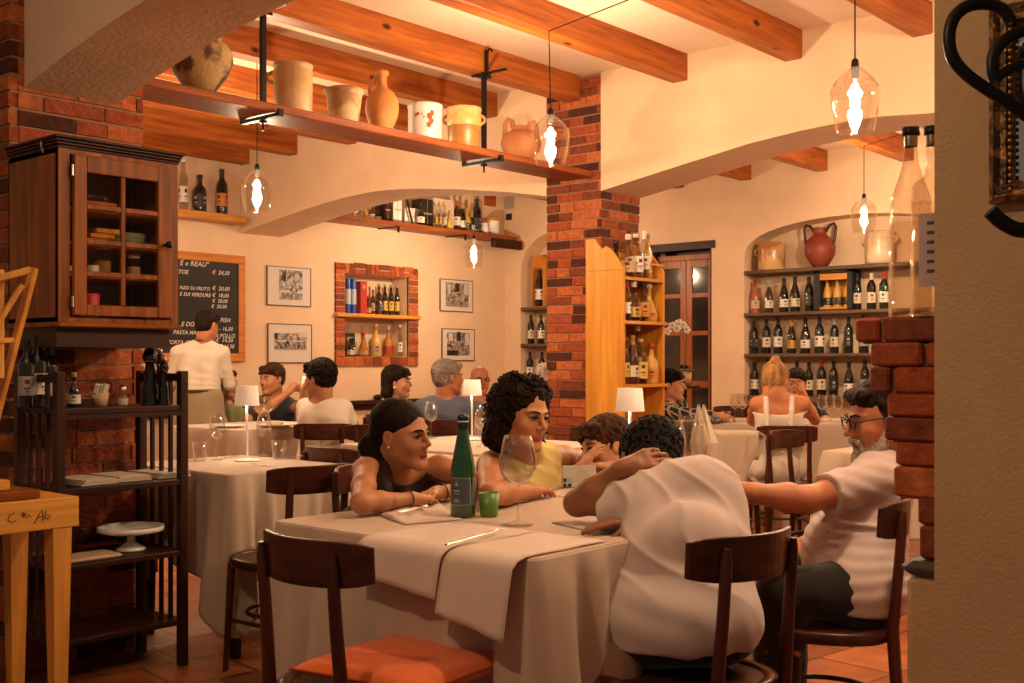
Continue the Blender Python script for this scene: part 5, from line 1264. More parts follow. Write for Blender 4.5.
def fork(p0, p1, label, nm='fork', group='cutlery', z=TZ + .014):
    a, b = JZ(*p0, z), JZ(*p1, z); d_ = (b - a); L = d_.length; d_.normalize(); t = thing(nm, a, label, nm, group, rz=math.atan2(d_.y, d_.x))
    MB().tube([(0, 0, .003), (L * .35, 0, .002), (L * .62, 0, .003), (L * .7, 0, .004)], [.005, .0035, .0025, .004], 8, flat=(1, .45)).build('handle', STEEL, t)
    if nm == 'fork':
        q = MB()
        for k in range(4): q.tube([(L * .68, 0, .004), (L * .76, (k - 1.5) * .006, .003), (L, (k - 1.5) * .0055, .005)], .0013, 6)
        q.build('tines', STEEL, t)
    elif nm == 'spoon': MB().sphere((L * .84, 0, .005), .015, 10, sc=(1.5, 1, .3)).build('bowl', STEEL, t)
    else: MB().rbox(L * .5, -.008, .002, L, .006, .004, .001).build('blade', STEEL, t)
    return t
fork((446, 546), (500, 531), 'steel fork lying on the front table before the wine glass')
fork((398, 513), (428, 507), 'steel spoon on the crumpled napkin before the girl', 'spoon')
fork((545, 492), (575, 485), 'steel knife on the front table beyond the wine glass', 'knife', z=TZ + .002)
fork((250, 463), (270, 466), 'steel knife on the small lamp table before the lamp', 'knife', z=TZ + .002); fork((285, 459), (305, 456), 'steel fork on the small lamp table by the tumbler', z=TZ + .002)
fork((225, 458), (238, 456), 'second steel knife near the left wine glass of the lamp table', 'knife', z=TZ + .002)
# food and things on the far tables
p = JD(276, 7.75, TZ + .001); t = thing('dinner_plate', p, 'white plate of food before the man in the dark shirt', 'plate')
MB().lathe([(0, 0), (.07, 0), (.13, .018), (.13, .021), (.07, .005), (0, .005)], 36, cap=False).build('plate', WHITE, t)
q = MB(); rnd = random.Random(9)
for i in range(22): a = rnd.random() * 6.28; r_ = .07 * rnd.random() ** .5; q.sphere((r_ * math.cos(a), r_ * math.sin(a), .012 + .012 * rnd.random()), .014 + .008 * rnd.random(), 6, sc=(1, 1, .6))
tag(q.build('pasta_food', mat('food', (.48, .28, .08), .6, var=.3, scale=40), t), kind='stuff')
p = JD(229, 7.7, TZ + .001); tag(MB().lathe([(0, 0), (.06, 0), (.11, .016), (.11, .018), (.06, .004), (0, .004)], 30, cap=False).build('side_plate', WHITE, None, p), 'small empty white plate beside the waiter arm', 'plate')
p = JD(701, 8.5, TZ + .001); tag(MB().rbox(-.17, -.10, 0, .17, .10, .03, .004).build('menu_booklet', LB['white'], None, p), 'white booklet lying on the wide table', 'booklet')
bpy.data.objects['menu_booklet'].rotation_euler[2] = TH - math.pi / 2
p = JD(701, 8.2, TZ + .001); o = MB().rbox(-.15, -.05, 0, .15, .05, .055, .02).build('knit_purse', mat('dark_knit', (.05, .045, .045), .9, col2=(.3, .27, .25), scale=60, sharp=(.5, .56)), None, p); o.rotation_euler[2] = TH - math.pi / 2; tag(o, 'dark speckled purse on the near edge of the wide table', 'purse')
p = JD(722, 8.3, TZ + .001); tag(MB().sphere((0, 0, .036), .05, 12, sc=(1.3, .9, .72)).build('bread_roll', mat('bread', (.50, .19, .05), .7, var=.2, scale=20), None, p), 'golden bread roll on the wide table', 'bread')
# stiff pointed napkin standing in a glass
p = JD(704, 4.02, TZ + .001)
t = thing('pointed_napkin', p, 'upright pointed pale napkin behind the resting man', 'napkin')
q = MB()
for k in range(6):
    a = k * 1.05; q.add([(.0, 0, .02), (.028 * math.cos(a), .028 * math.sin(a), .0), (.050 * math.cos(a), .050 * math.sin(a), .16), (.012 * math.cos(a) - .02, .012 * math.sin(a), .30), (.028 * math.cos(a + 1.05), .028 * math.sin(a + 1.05), 0), (.050 * math.cos(a + 1.05), .050 * math.sin(a + 1.05), .16)], [(0, 1, 4), (1, 2, 5, 4), (2, 3, 5), (0, 3, 2, 1), (0, 4, 5, 3)])
q.build('folds', mat('napkin_white', (.66, .56, .46), .9), t)
# beige cloth hung over the empty chair
def hung_cloth():
    ry = TH - math.pi / 2 - .5; Mx = Matrix.Translation((T9.x, T9.y, 0)) @ Matrix.Rotation(ry, 4, 'Z'); vs = []; n, m_ = 12, 24
    for j in range(m_ + 1):
        s_ = j / m_
        for i in range(n + 1):
            u = i / n; x = .03 + .20 * u + .04 * math.sin(s_ * 5) * u; w_ = .012 * math.sin(u * 11 + s_ * 2)
            if s_ < .25: y = -.20 + .075 * ((x / .2) ** 2) + .02 + w_ * .3; z = .825 - (.25 - s_) * .6
            else: y = -.265 + .06 * min(1, (x / .2) ** 2) - .02 * (s_ - .25) + w_; z = .83 - (s_ - .25) * (.42 + .10 * math.sin(u * 3))
            if abs(s_ - .25) < .03: z = .835
            vs.append(Mx @ Vector((x, y, z)))
    fs = [(j * (n + 1) + i, j * (n + 1) + i + 1, (j + 1) * (n + 1) + i + 1, (j + 1) * (n + 1) + i) for j in range(m_) for i in range(n)]
    o = MB().add(vs, fs, 0, True).build('hung_cloth', CLOTHG, None, fix=False); s2 = o.modifiers.new('thickness', 'SOLIDIFY'); s2.thickness = .006
    tag(o, 'beige cloth hung over the back of an empty chair', 'cloth')
hung_cloth()
# smartphone, grey-white back towards the camera
def phone():
    c = (J(563, 466, 4.02) + J(595, 487, 4.02)) / 2
    t = thing('smartphone', c, 'pale smartphone held sideways, its camera lenses facing the photographer', 'phone', rz=TH - math.pi / 2)
    MB().rbox(-.060, -.004, -.040, .060, .004, .040, .003).build('body', mat('phone_back', (.50, .50, .44), .3), t)
    MB().rbox(-.058, -.0065, -.038, -.026, -.0042, -.004, .001).build('camera_island', mat('phone_island', (.42, .42, .37), .25), t)
    for x, z in ((-.050, -.030), (-.034, -.030), (-.050, -.012)): MB().lathe([(.0058, 0), (.0058, .003), (0, .003)], 16, 0, _mx((x, -.0064, z), (math.pi / 2, 0, 0))).build('lens', BLACKG, t)
    MB().tube([(.012 + .020 * math.cos(a), -.0046, .020 * math.sin(a)) for a in [i * math.tau / 28 for i in range(28)]], .0009, 6, closed=True).build('charging_ring', mat('ring_grey', (.35, .35, .31), .4), t)
phone()

# orchid in front of the casement doors
p = JD(684, 9.3, TZ); p.z = 0
ot = thing('plant_stand', (p.x, p.y, 0), 'slim dark stand in front of the casement doors', 'stand')
MB().lathe([(.15, 0), (.15, .02), (.025, .03), (.025, .98), (.13, .99), (.13, 1.01), (0, 1.01)], 24).build('pedestal', DARKW[2], ot)
t = thing('potted_orchid', (p.x, p.y, 1.012), 'potted white orchid before the wooden casement doors', 'plant')
MB().lathe([(0, 0), (.05, 0), (.065, .11), (.058, .11), (.045, .01)], 20, cap=False).build('pot', LB['tan'], t)
r_, u_ = Vector((S_, -C_, 0)), Vector((0, 0, 1)); arcp = [u_ * .10, u_ * .30 + r_ * .01, u_ * .46 + r_ * -.01, u_ * .50 - r_ * .07, u_ * .46 - r_ * .14]
gs = mat('leaf_green', (.04, .10, .02), .5)
MB().tube(arcp, .004, 6).build('stem', gs, t)
q = MB()
for i in range(4):
    a = i * 1.6; q.sphere((.06 * math.cos(a), .06 * math.sin(a), .12), .05, 8, sc=(1, .5, .18))
q.build('leaves', gs, t)
for i, (a, b_) in enumerate(((-.14, .44), (-.10, .485), (-.06, .46), (-.01, .49), (.02, .45), (-.04, .51))):
    q = MB(); c = r_ * a + u_ * b_ + Vector((C_, S_, 0)) * (-.02 + .008 * i)
    for k in range(5): an = k * math.tau / 5; q.sphere(c + r_ * .02 * math.cos(an) + u_ * .02 * math.sin(an), .018, 6, sc=(1, 1, .8))
    q.build('blossom', mat('petal_white', (.72, .62, .58), .6), t)
q = JD(738, 9.75, 0); chair(q.x, q.y, TH + math.pi / 2, 'empty dark chair at the far side of the wide table beside the window wall')
p = JD(413, 11.6, .801); tag(MB().sphere((0, 0, .03), .05, 8, sc=(1.3, .8, .6)).build('small_bowl', BLACKG, None, (p.x, YB - .06, .80)), 'tiny dark bowl on the ledge right of the woman with the bob', 'bowl')
# ---------------------------------------------------------------- people: smooth implicit bodies turned into single meshes
def V(*a): return Vector(a)
class SDF:
    """round cones and ellipsoids blended smoothly; surface() extracts one closed mesh (surface nets)"""
    def __init__(s): s.p = []
    def cap(s, a, b, ra, rb=None, k=.02, m=0, op='add', flat=False, lim=None):
        rb = ra if rb is None else rb; s.p.append(('c', Vector(a), Vector(b), ra, rb, k, m, op, flat)); return s
    def chain(s, pts, rs, k=.02, m=0):
        for i in range(len(pts) - 1): s.cap(pts[i], pts[i + 1], rs[i], rs[i + 1], k, m)
        return s
    def ell(s, c, r, fr=None, k=.02, m=0, op='add'):
        s.p.append(('e', Vector(c), Vector(r), fr, 0, k, m, op, False)); return s
    def surface(s, h, disp=None):
        lo = np.array([9e9] * 3); hi = -lo; bb = []
        for q in s.p:
            if q[0] == 'c':
                r = max(q[3], q[4]); a, b = np.array(q[1]), np.array(q[2]); l0, h0 = np.minimum(a, b) - r, np.maximum(a, b) + r
            else:
                r = max(q[2]); a = np.array(q[1]); l0, h0 = a - r, a + r
            bb.append((l0, h0))
            if q[7] == 'add': lo = np.minimum(lo, l0); hi = np.maximum(hi, h0)
        lo = lo - .03 - 2 * h; hi = hi + .03 + 2 * h
        n = np.ceil((hi - lo) / h).astype(int) + 1
        ax = [(lo[i] + h * np.arange(n[i])).astype(np.float32) for i in range(3)]
        F = np.full(n, .2, np.float32); B = np.full(n, 9., np.float32); M = np.zeros(n, np.int8)
        for q, (l0, h0) in zip(s.p, bb):
            pad = q[5] + 2.5 * h + (.012 if disp else 0)
            i0 = np.maximum(0, np.floor((l0 - pad - lo) / h).astype(int)); i1 = np.minimum(n, np.ceil((h0 + pad - lo) / h).astype(int) + 1)
            if (i1 <= i0).any(): continue
            sl = tuple(slice(i0[j], i1[j]) for j in range(3))
            X = ax[0][sl[0]][:, None, None]; Y = ax[1][sl[1]][None, :, None]; Z = ax[2][sl[2]][None, None, :]
            if q[0] == 'c':
                a, b = q[1], q[2]; d = b - a; L2 = max(d.dot(d), 1e-9)
                x, y, z = X - a.x, Y - a.y, Z - a.z
                t0 = (x * d.x + y * d.y + z * d.z) / L2; t = np.clip(t0, 0, 1)
                D = np.sqrt((x - t * d.x) ** 2 + (y - t * d.y) ** 2 + (z - t * d.z) ** 2) - (q[3] + (q[4] - q[3]) * t)
                if q[8]: D = np.maximum(D, (t0 - 1) * math.sqrt(L2))
            else:
                c, r, fr = q[1], q[2], q[3]; x, y, z = X - c.x, Y - c.y, Z - c.z
                if fr is None: u, v, w = x, y, z
                else: u = x * fr[0].x + y * fr[0].y + z * fr[0].z; v = x * fr[1].x + y * fr[1].y + z * fr[1].z; w = x * fr[2].x + y * fr[2].y + z * fr[2].z
                k0 = np.sqrt((u / r.x) ** 2 + (v / r.y) ** 2 + (w / r.z) ** 2) + 1e-6
                k1 = np.sqrt((u / r.x ** 2) ** 2 + (v / r.y ** 2) ** 2 + (w / r.z ** 2) ** 2) + 1e-6
                D = k0 * (k0 - 1) / k1
            f = F[sl]; k = q[5]
            if q[7] == 'add':
                hh = np.clip(.5 + .5 * (f - D) / k, 0, 1); F[sl] = f * (1 - hh) + D * hh - k * hh * (1 - hh)
                nb = D < B[sl]; B[sl] = np.where(nb, D, B[sl]); M[sl] = np.where(nb, q[6], M[sl])
            else:
                D = -D; hh = np.clip(.5 - .5 * (f - D) / k, 0, 1); F[sl] = f * (1 - hh) + D * hh + k * hh * (1 - hh)
                if q[6]: nb = (-D) < .004; M[sl] = np.where(nb, q[6], M[sl])
        if disp is not None: F += disp(ax[0][:, None, None], ax[1][None, :, None], ax[2][None, None, :]).astype(np.float32)
        S = F < 0
        C = np.zeros(tuple(n - 1), np.int8)
        for i in (0, 1):
            for j in (0, 1):
                for k in (0, 1): C += S[i:n[0] - 1 + i, j:n[1] - 1 + j, k:n[2] - 1 + k]
        act = np.argwhere((C > 0) & (C < 8)); idx = np.full(tuple(n - 1), -1, np.int32); idx[tuple(act.T)] = np.arange(len(act))
        acc = np.zeros((len(act), 3)); cnt = np.zeros(len(act))
        cor = [(i, j, k) for i in (0, 1) for j in (0, 1) for k in (0, 1)]
        vals = {c: F[act[:, 0] + c[0], act[:, 1] + c[1], act[:, 2] + c[2]] for c in cor}
        for c in cor:
            for a_ in range(3):
                if c[a_] == 0:
                    c2 = tuple(1 if q == a_ else c[q] for q in range(3)); f0, f1 = vals[c], vals[c2]
                    m_ = (f0 < 0) != (f1 < 0); t = np.where(m_, f0 / np.where(m_, f0 - f1, 1), 0)
                    pt = np.array(c, float)[None, :].repeat(len(act), 0); pt[:, a_] += t
                    acc[m_] += pt[m_]; cnt[m_] += 1
        vert = lo + h * (act + acc / cnt[:, None])
        quads = []
        for a_ in range(3):
            b_, c_ = (a_ + 1) % 3, (a_ + 2) % 3
            s0 = [slice(None)] * 3; s1 = [slice(None)] * 3; s0[a_] = slice(0, n[a_] - 1); s1[a_] = slice(1, n[a_])
            A0, A1 = S[tuple(s0)], S[tuple(s1)]; e = np.argwhere(A0 != A1)
            e = e[(e[:, b_] > 0) & (e[:, c_] > 0) & (e[:, b_] < n[b_] - 1) & (e[:, c_] < n[c_] - 1)]
            ins = A0[tuple(e.T)]
            def g(db, dc): q = e.copy(); q[:, b_] -= db; q[:, c_] -= dc; return idx[tuple(q.T)]
            Q = np.stack([g(1, 1), g(0, 1), g(0, 0), g(1, 0)], 1); Q[~ins] = Q[~ins][:, ::-1]; quads.append(Q)
        Q = np.concatenate(quads); Q = Q[(Q >= 0).all(1)]
        # light relaxation
        for _ in range(1):
            sm = np.zeros_like(vert); ct = np.zeros(len(vert))
            for i in range(4):
                np.add.at(sm, Q[:, i], vert[Q[:, (i + 1) % 4]]); np.add.at(sm, Q[:, i], vert[Q[:, (i + 3) % 4]]); np.add.at(ct, Q[:, i], 2)
            vert = vert * .5 + .5 * sm / np.maximum(ct, 1)[:, None]
        fc = vert[Q].mean(1); gi = np.clip(np.round((fc - lo) / h).astype(int), 0, n - 1)
        return vert, Q, M[gi[:, 0], gi[:, 1], gi[:, 2]]
    def build(s, name, mats, parent, h, disp=None):
        v, q, m = s.surface(h, disp); v = v - np.array(parent.location)
        me = bpy.data.meshes.new(name); me.vertices.add(len(v)); me.vertices.foreach_set('co', v.astype(np.float32).ravel())
        me.loops.add(len(q) * 4); me.loops.foreach_set('vertex_index', q.astype(np.int32).ravel())
        me.polygons.add(len(q)); me.polygons.foreach_set('loop_start', np.arange(0, len(q) * 4, 4, dtype=np.int32)); me.polygons.foreach_set('loop_total', np.full(len(q), 4, dtype=np.int32))
        mats = mats if isinstance(mats, (list, tuple)) else [mats]
        for x in mats: me.materials.append(x)
        me.polygons.foreach_set('material_index', np.minimum(m, len(mats) - 1).astype(np.int32)); me.polygons.foreach_set('use_smooth', np.ones(len(q), bool))
        me.update(); me.validate()
        o = bpy.data.objects.new(name, me); COL.objects.link(o); o.parent = parent; return o

def frame(f, u=Vector((0, 0, 1))):
    f = f.normalized(); r = f.cross(u).normalized(); u2 = r.cross(f).normalized(); return (r, f, u2)
class Head:
    def __init__(s, c, f, u=Vector((0, 0, 1)), sc=1.0): s.c = c; s.fr = frame(f, u); s.s = sc
    def P(s, x, y, z): return s.c + (s.fr[0] * x + s.fr[1] * y + s.fr[2] * z) * s.s
    def e(s, D, c, r, k=.012, m=0, op='add'): D.ell(s.P(*c), V(*r) * s.s, s.fr, k, m, op)
    def k(s, D, a, b, ra, rb=None, k=.01, m=0, op='add'): D.cap(s.P(*a), s.P(*b), ra * s.s, (ra if rb is None else rb) * s.s, k, m, op)
def head_prims(D, H, jaw=1.0, nose=1.0, lips=1):
    e, k = H.e, H.k
    e(D, (0, -.014, .035), (.075, .094, .082), .02)
    e(D, (0, .022, -.02), (.066, .066, .085), .03)
    e(D, (0, .042, -.055), (.050 * jaw, .042, .058), .025)
    for s_ in (-1, 1):
        k(D, (s_ * .056 * jaw, .0, -.055), (s_ * .018, .070, -.098), .018, .015, .025)
        e(D, (s_ * .036, .060, -.028), (.026, .022, .026), .02)
        k(D, (s_ * .014, .088, .022), (s_ * .045, .070, .022), .009, .007, .012)
    k(D, (-.008, .078, -.104), (.008, .078, -.104), .014, None, .02)
    for s_ in (-1, 1): e(D, (s_ * .031, .094, .004), (.018, .014, .010), .010, 0, 'sub')
    k(D, (0, .088, .014), (0, .108 * (1 + .06 * nose), -.026), .0075, .0105 * nose, .012)
    for s_ in (-1, 1): e(D, (s_ * .010, .099, -.032), (.0075, .009, .006), .006)
    e(D, (0, .090, -.046), (.012, .010, .010), .01)
    for s_ in (-1, 1):
        k(D, (0, .0975, -.0590), (s_ * .018, .0895, -.0640), .0050, .0026, .004, lips)
        k(D, (0, .0965, -.0690), (s_ * .016, .0895, -.0665), .0060, .0028, .004, lips)
        k(D, (s_ * .018, .0875, .0115), (s_ * .044, .0800, .0100), .0042, None, .004)
        k(D, (s_ * .019, .0870, -.0065), (s_ * .043, .0795, -.0055), .0034, None, .004)
        H.e(D, (s_ * .078, -.008, -.004), (.010, .018, .030), .008)
        H.e(D, (s_ * .086, -.003, .002), (.006, .010, .017), .005, 0, 'sub')
    k(D, (0, -.018, -.03), (0, -.028, -.085), .056, .052, .03)
EYEW = mat('eye_white', (.34, .27, .22), .3); IRIS = mat('iris_brown', (.035, .014, .008), .15, spec=.8)
def eyes(H, root, brow, detail=True, lid=None):
    for s_ in (-1, 1):
        c = H.P(s_ * .031, .0790, .0025) - root.location
        e = MB().sphere((0, 0, 0), .0118 * H.s, 12, M=Matrix.Translation(c)).build('eye', EYEW, root)
        ic = H.P(s_ * .031, .0790 + .0058, .0025) - root.location
        MB().sphere((0, 0, 0), .0072 * H.s, 10, M=Matrix.Translation(ic)).build('iris', IRIS, e)
        if lid:
            P = [H.P(s_ * .031 + x, .0915 - s_ * x * .25 - abs(x) * .12, .0082 - 14 * x * x) - root.location for x in (-.016, -.010, 0, .010, .016)]
            MB().tube(P, [.0015, .0028, .0034, .0028, .0015], 6).build('eyelashes', lid, root)
        P = [H.P(s_ * x, y, z) - root.location for x, y, z in ((.012, .0975, .021), (.024, .098, .0265), (.038, .089, .0275), (.049, .075, .021))]
        MB().tube(P, [.0028, .0038, .0034, .0015], 6, flat=(1, .8)).build('eyebrow', brow, root)
def hand_prims(D, w, d, n, thumb=1, curl=.35, sc=1.0, spread=.10, m=0, k=.006):
    """w wrist, d finger direction, n palm-facing normal, thumb +1/-1 picks the side"""
    d = d.normalized(); n = (n - d * n.dot(d)).normalized(); s_ = d.cross(n) * thumb; q = sc
    D.cap(w - d * .01 * q, w + d * .03 * q, .024 * q, .026 * q, .02, m)
    for o in (-.028, -.010, .010, .026): D.cap(w + d * .025 * q + s_ * o * .6 * q, w + d * .082 * q + s_ * o * q, .0135 * q, .0115 * q, .010, m)
    for i, (o, L) in enumerate(((.028, (.036, .024, .019)), (.010, (.041, .027, .021)), (-.010, (.037, .025, .020)), (-.028, (.028, .019, .017)))):
        p = w + d * .084 * q + s_ * o * q; a = 0; sp = s_ * (o * spread / .028)
        for j, l in enumerate(L):
            a += curl * (.8 + .3 * j) * (1 + .12 * i); dv = (d * math.cos(a) + n * math.sin(a) + sp * (1 if j == 0 else .4)).normalized()
            p2 = p + dv * l * q; D.cap(p, p2, (.0092, .0083, .0074)[j] * q * (1 if i < 3 else .88), (.0083, .0075, .0062)[j] * q * (1 if i < 3 else .88), .003, m); p = p2
    p = w + d * .02 * q + s_ * .022 * q
    for L, (a, b) in ((.038, (.014, .0115)), (.030, (.011, .0095)), (.024, (.0092, .0072))):
        dv = (d * .70 + s_ * .55 + n * (.35 + curl * .5)).normalized() if L > .035 else (d * .9 + s_ * .15 + n * (.2 + curl * .6)).normalized()
        p2 = p + dv * L * q; D.cap(p, p2, a * q, b * q, .006, m); p = p2
def folds(amp, fr=60, seed=0, dirv=(.3, .4, 1)):
    r = np.random.RandomState(seed); A = r.randn(5, 3); A /= np.linalg.norm(A, axis=1)[:, None]; a = np.array(dirv, float); a /= np.linalg.norm(a); ph = r.rand(6) * 6
    def f(X, Y, Z):
        w1 = np.sin(9 * (X * A[0, 0] + Y * A[0, 1] + Z * A[0, 2]) + ph[0]); w2 = np.sin(14 * (X * A[1, 0] + Y * A[1, 1] + Z * A[1, 2]) + ph[1])
        fr2 = fr if fr > 45 else fr * 2.2
        t = fr2 * (X * a[0] + Y * a[1] + Z * a[2]) + 2.6 * w1 + 1.3 * w2
        g = .5 + .5 * np.sin(6 * (X * A[2, 0] + Y * A[2, 1] + Z * A[2, 2]) + ph[2])
        v = np.abs(np.sin(t)) ** .7 - .6
        return amp * (v * g + .35 * np.sin(t * 2.3 + 3 * w2) * (1 - g))
    return f
def curls(amp, fr=90, seed=0):
    r = np.random.RandomState(seed); ph = r.rand(6) * 6
    def f(X, Y, Z):
        fr3 = fr * 2.8
        a = np.sin(fr3 * X + 2 * np.sin(fr3 * .5 * Z + ph[0]) + ph[1]); b = np.sin(fr3 * Y + 2 * np.sin(fr3 * .45 * X + ph[2]) + ph[3]); c = np.sin(fr3 * Z * .8 + 2 * np.sin(fr3 * .5 * Y + ph[4]) + ph[5])
        return amp * .6 * (a * b + b * c + a * c)
    return f
SKIN = {}
def skin(n, c): 
    if n not in SKIN: SKIN[n] = [mat('skin_' + n, c, .5, var=.08, scale=25, spec=.35, sss=.06), mat('lips_' + n, (c[0] * .75, c[1] * .42, c[2] * .45), .4)]
    return SKIN[n]
HAIRM = {k: mat('hair_' + k, c, .62, var=.5, scale=30, stretch=(1, 1, .25), bump=.8, bscale=160, spec=.12) for k, c in {'black': (.007, .004, .003), 'dark': (.014, .006, .0035), 'brown': (.045, .018, .008), 'blonde': (.36, .18, .07), 'grey': (.22, .17, .14), 'white': (.55, .48, .42)}.items()}
def fabric(n, c, **k): return mat('fabric_' + n, c, .9, bump=.10, bscale=260, sheen=.25, spec=.15, **k)

def person(label, P, head, sk, hair=None, top=None, legs=None, h=.008, arms_scale=1.0, bulk=1.0, group=None, sleeves=.5, topdisp=None, sc=1.0, jaw=1.0, hands=None, facial=True, extra=None, tcut=None, neckline=.075, topx=None, hidelegs=False, shoes=True):
    """P: joint dict in world space (hip chest neck shL elL wrL shR elR wrR kneeL ankL kneeR ankR)"""
    hip = P['hip']; root = thing('person', (hip.x, hip.y, 0), label, 'person', group)
    H = head; D = SDF(); b = bulk; q = sc
    right = (P['shR'] - P['shL']).normalized(); lat = right * .075 * b * q
    hr = (P['kneeR'] - P['kneeL']); hr.z = 0; hr = (P.get('hipR', hip + right) - hip).normalized() * .085 * q if 'hipR' in P else right * .085 * q
    hr.z = 0
    def torso(D, g, m=0):
        D.cap(P['chest'] - lat, hip - hr * .8, (.088 + g) * b * q, (.100 + g) * b * q, .05, m); D.cap(P['chest'] + lat, hip + hr * .8, (.088 + g) * b * q, (.100 + g) * b * q, .05, m)
        mid = (P['chest'] * .5 + P['neck'] * .5)
        D.cap(mid - lat * .9, mid + lat * .9, (.078 + g) * b * q, None, .05, m)
        D.cap(P['shL'], P['neck'] - right * .03 * q, (.046 + g) * q, (.045 + g) * q, .05, m); D.cap(P['shR'], P['neck'] + right * .03 * q, (.046 + g) * q, (.045 + g) * q, .05, m)
        D.cap(hip - hr, hip + hr, (.098 + g) * b * q, None, .05, m)
    torso(D, -.006)
    D.cap(P['neck'], H.P(0, -.028, -.06), .054 * q, .050 * q, .03)
    head_prims(D, H, jaw, .82 if jaw < .95 else 1.0)
    for S in 'LR':
        sh, el, wr = P['sh' + S], P['el' + S], P['wr' + S]; a = arms_scale * q
        D.chain([sh, sh.lerp(el, .5), el], [.047 * a, .041 * a, .034 * a], .03)
        D.chain([el, el.lerp(wr, .35), wr], [.035 * a, .036 * a, .023 * a], .02)
        hd = (hands or {}).get(S)
        if hd is None: hd = ((wr - el).normalized(), Vector((0, 0, -1)), .45)
        th = 1 if S == 'R' else -1
        hand_prims(D, wr, hd[0], hd[1], th * (hd[3] if len(hd) > 3 else 1), hd[2], a * .95, k=.006)
        kn, an = P['knee' + S], P['ank' + S]; hp = hip + hr * (1 if S == 'R' else -1)
        D.chain([hp, hp.lerp(kn, .5), kn], [.088 * q, .072 * q, .052 * q], .03); D.chain([kn, kn.lerp(an, .35), an], [.050 * q, .052 * q, .034 * q], .03)
        ft = P.get('foot' + S) or (kn - hip); ft = Vector((ft.x, ft.y, 0)).normalized()
        D.chain([an, an + ft * .09 + V(0, 0, -.045), an + ft * .16 + V(0, 0, -.055)], [.032, .030, .024], .02)
    D.build('body', sk, root, h)
    if facial: eyes(H, root, facial if not isinstance(facial, bool) else HAIRM['dark'], lid=HAIRM['black'] if h < .006 else None)
    if hair: 
        G = SDF(); dd = hair[1](G, H); G.build('hair', hair[0], root, min(h, .006), dd)
    if top:
        m_, = top if isinstance(top, tuple) else (top,)
        T = SDF(); g = .008; torso(T, g)
        if topx: topx(T)
        if sleeves:
            for S in 'LR':
                sh, el, wr = P['sh' + S], P['el' + S], P['wr' + S]; a = arms_scale * q
                if sleeves <= 1: T.cap(sh, sh.lerp(el, sleeves), .056 * a, .055 * a, .03, 0, 'add', True)
                else: T.chain([sh, el], [.056 * a, .047 * a], .03); T.cap(el, el.lerp(wr, sleeves - 1), .047 * a, .040 * a, .02, 0, 'add', True)
        if neckline: T.ell(P['neck'] + (H.c - P['neck']).normalized() * .045 * q + H.fr[1] * .015, V(neckline, neckline, neckline) * q, None, .012, 0, 'sub')
        if tcut: tcut(T)
        T.ell(V(hip.x, hip.y, hip.z - .04 - .3), V(.55, .55, .30), None, .01, 0, 'sub') if not P.get('standing') else None
        T.build('top', m_, root, max(h, .005), topdisp)
    if legs:
        T = SDF(); T.cap(hip - hr, hip + hr, .107 * b * q, None, .04)
        for S in 'LR':
            kn, an = P['knee' + S], P['ank' + S]; hp = hip + hr * (1 if S == 'R' else -1)
            T.chain([hp, kn], [.094 * q, .070 * q], .03); T.cap(kn, an + V(0, 0, .02), .066 * q, .05 * q, .03, 0, 'add', True)
        T.build('trousers', legs, root, max(h, .008), folds(.0035, 20, 3))
    if shoes and not hidelegs:
        for S in 'LR':
            an = P['ank' + S]; ft = P.get('foot' + S) or (P['knee' + S] - hip); ft = Vector((ft.x, ft.y, 0)).normalized()
            T = SDF().chain([an + V(0, 0, -.035) - ft * .02, an + ft * .09 + V(0, 0, -.048), an + ft * .17 + V(0, 0, -.052)], [.040, .038, .030], .02); T.build('shoe', fabric('shoe', (.03, .02, .018)), root, .009)
    if extra: extra(root, H)
    return root
def seated(pos, f, lean=0.0, sc=1.0, over=None, seat=.46):
    """default seated joints: pos on the floor under the hips, f facing direction"""
    f = Vector((f.x, f.y, 0)).normalized(); r = Vector((f.y, -f.x, 0)); L = lambda x, y, z: Vector(pos) * 1 + r * x * sc + f * y * sc + V(0, 0, seat + (z - seat) * sc)
    P = dict(hip=L(0, 0, .55), chest=L(0, .05 + lean * .35, .84), neck=L(0, .07 + lean * .55, .985 - lean * .1), shL=L(-.165, .06 + lean * .5, .945 - lean * .1), shR=L(.165, .06 + lean * .5, .945 - lean * .1),
             elL=L(-.22, .20 + lean * .5, .73), elR=L(.22, .20 + lean * .5, .73), wrL=L(-.12, .42 + lean * .4, .80), wrR=L(.12, .42 + lean * .4, .80), kneeL=L(-.11, .42, .50), kneeR=L(.11, .42, .50), ankL=L(-.12, .40, .085), ankR=L(.12, .40, .085))
    for S in 'LR':
        P['ank' + S].z = .085; P['foot' + S] = f.copy()
    if over: P.update(over)
    return P
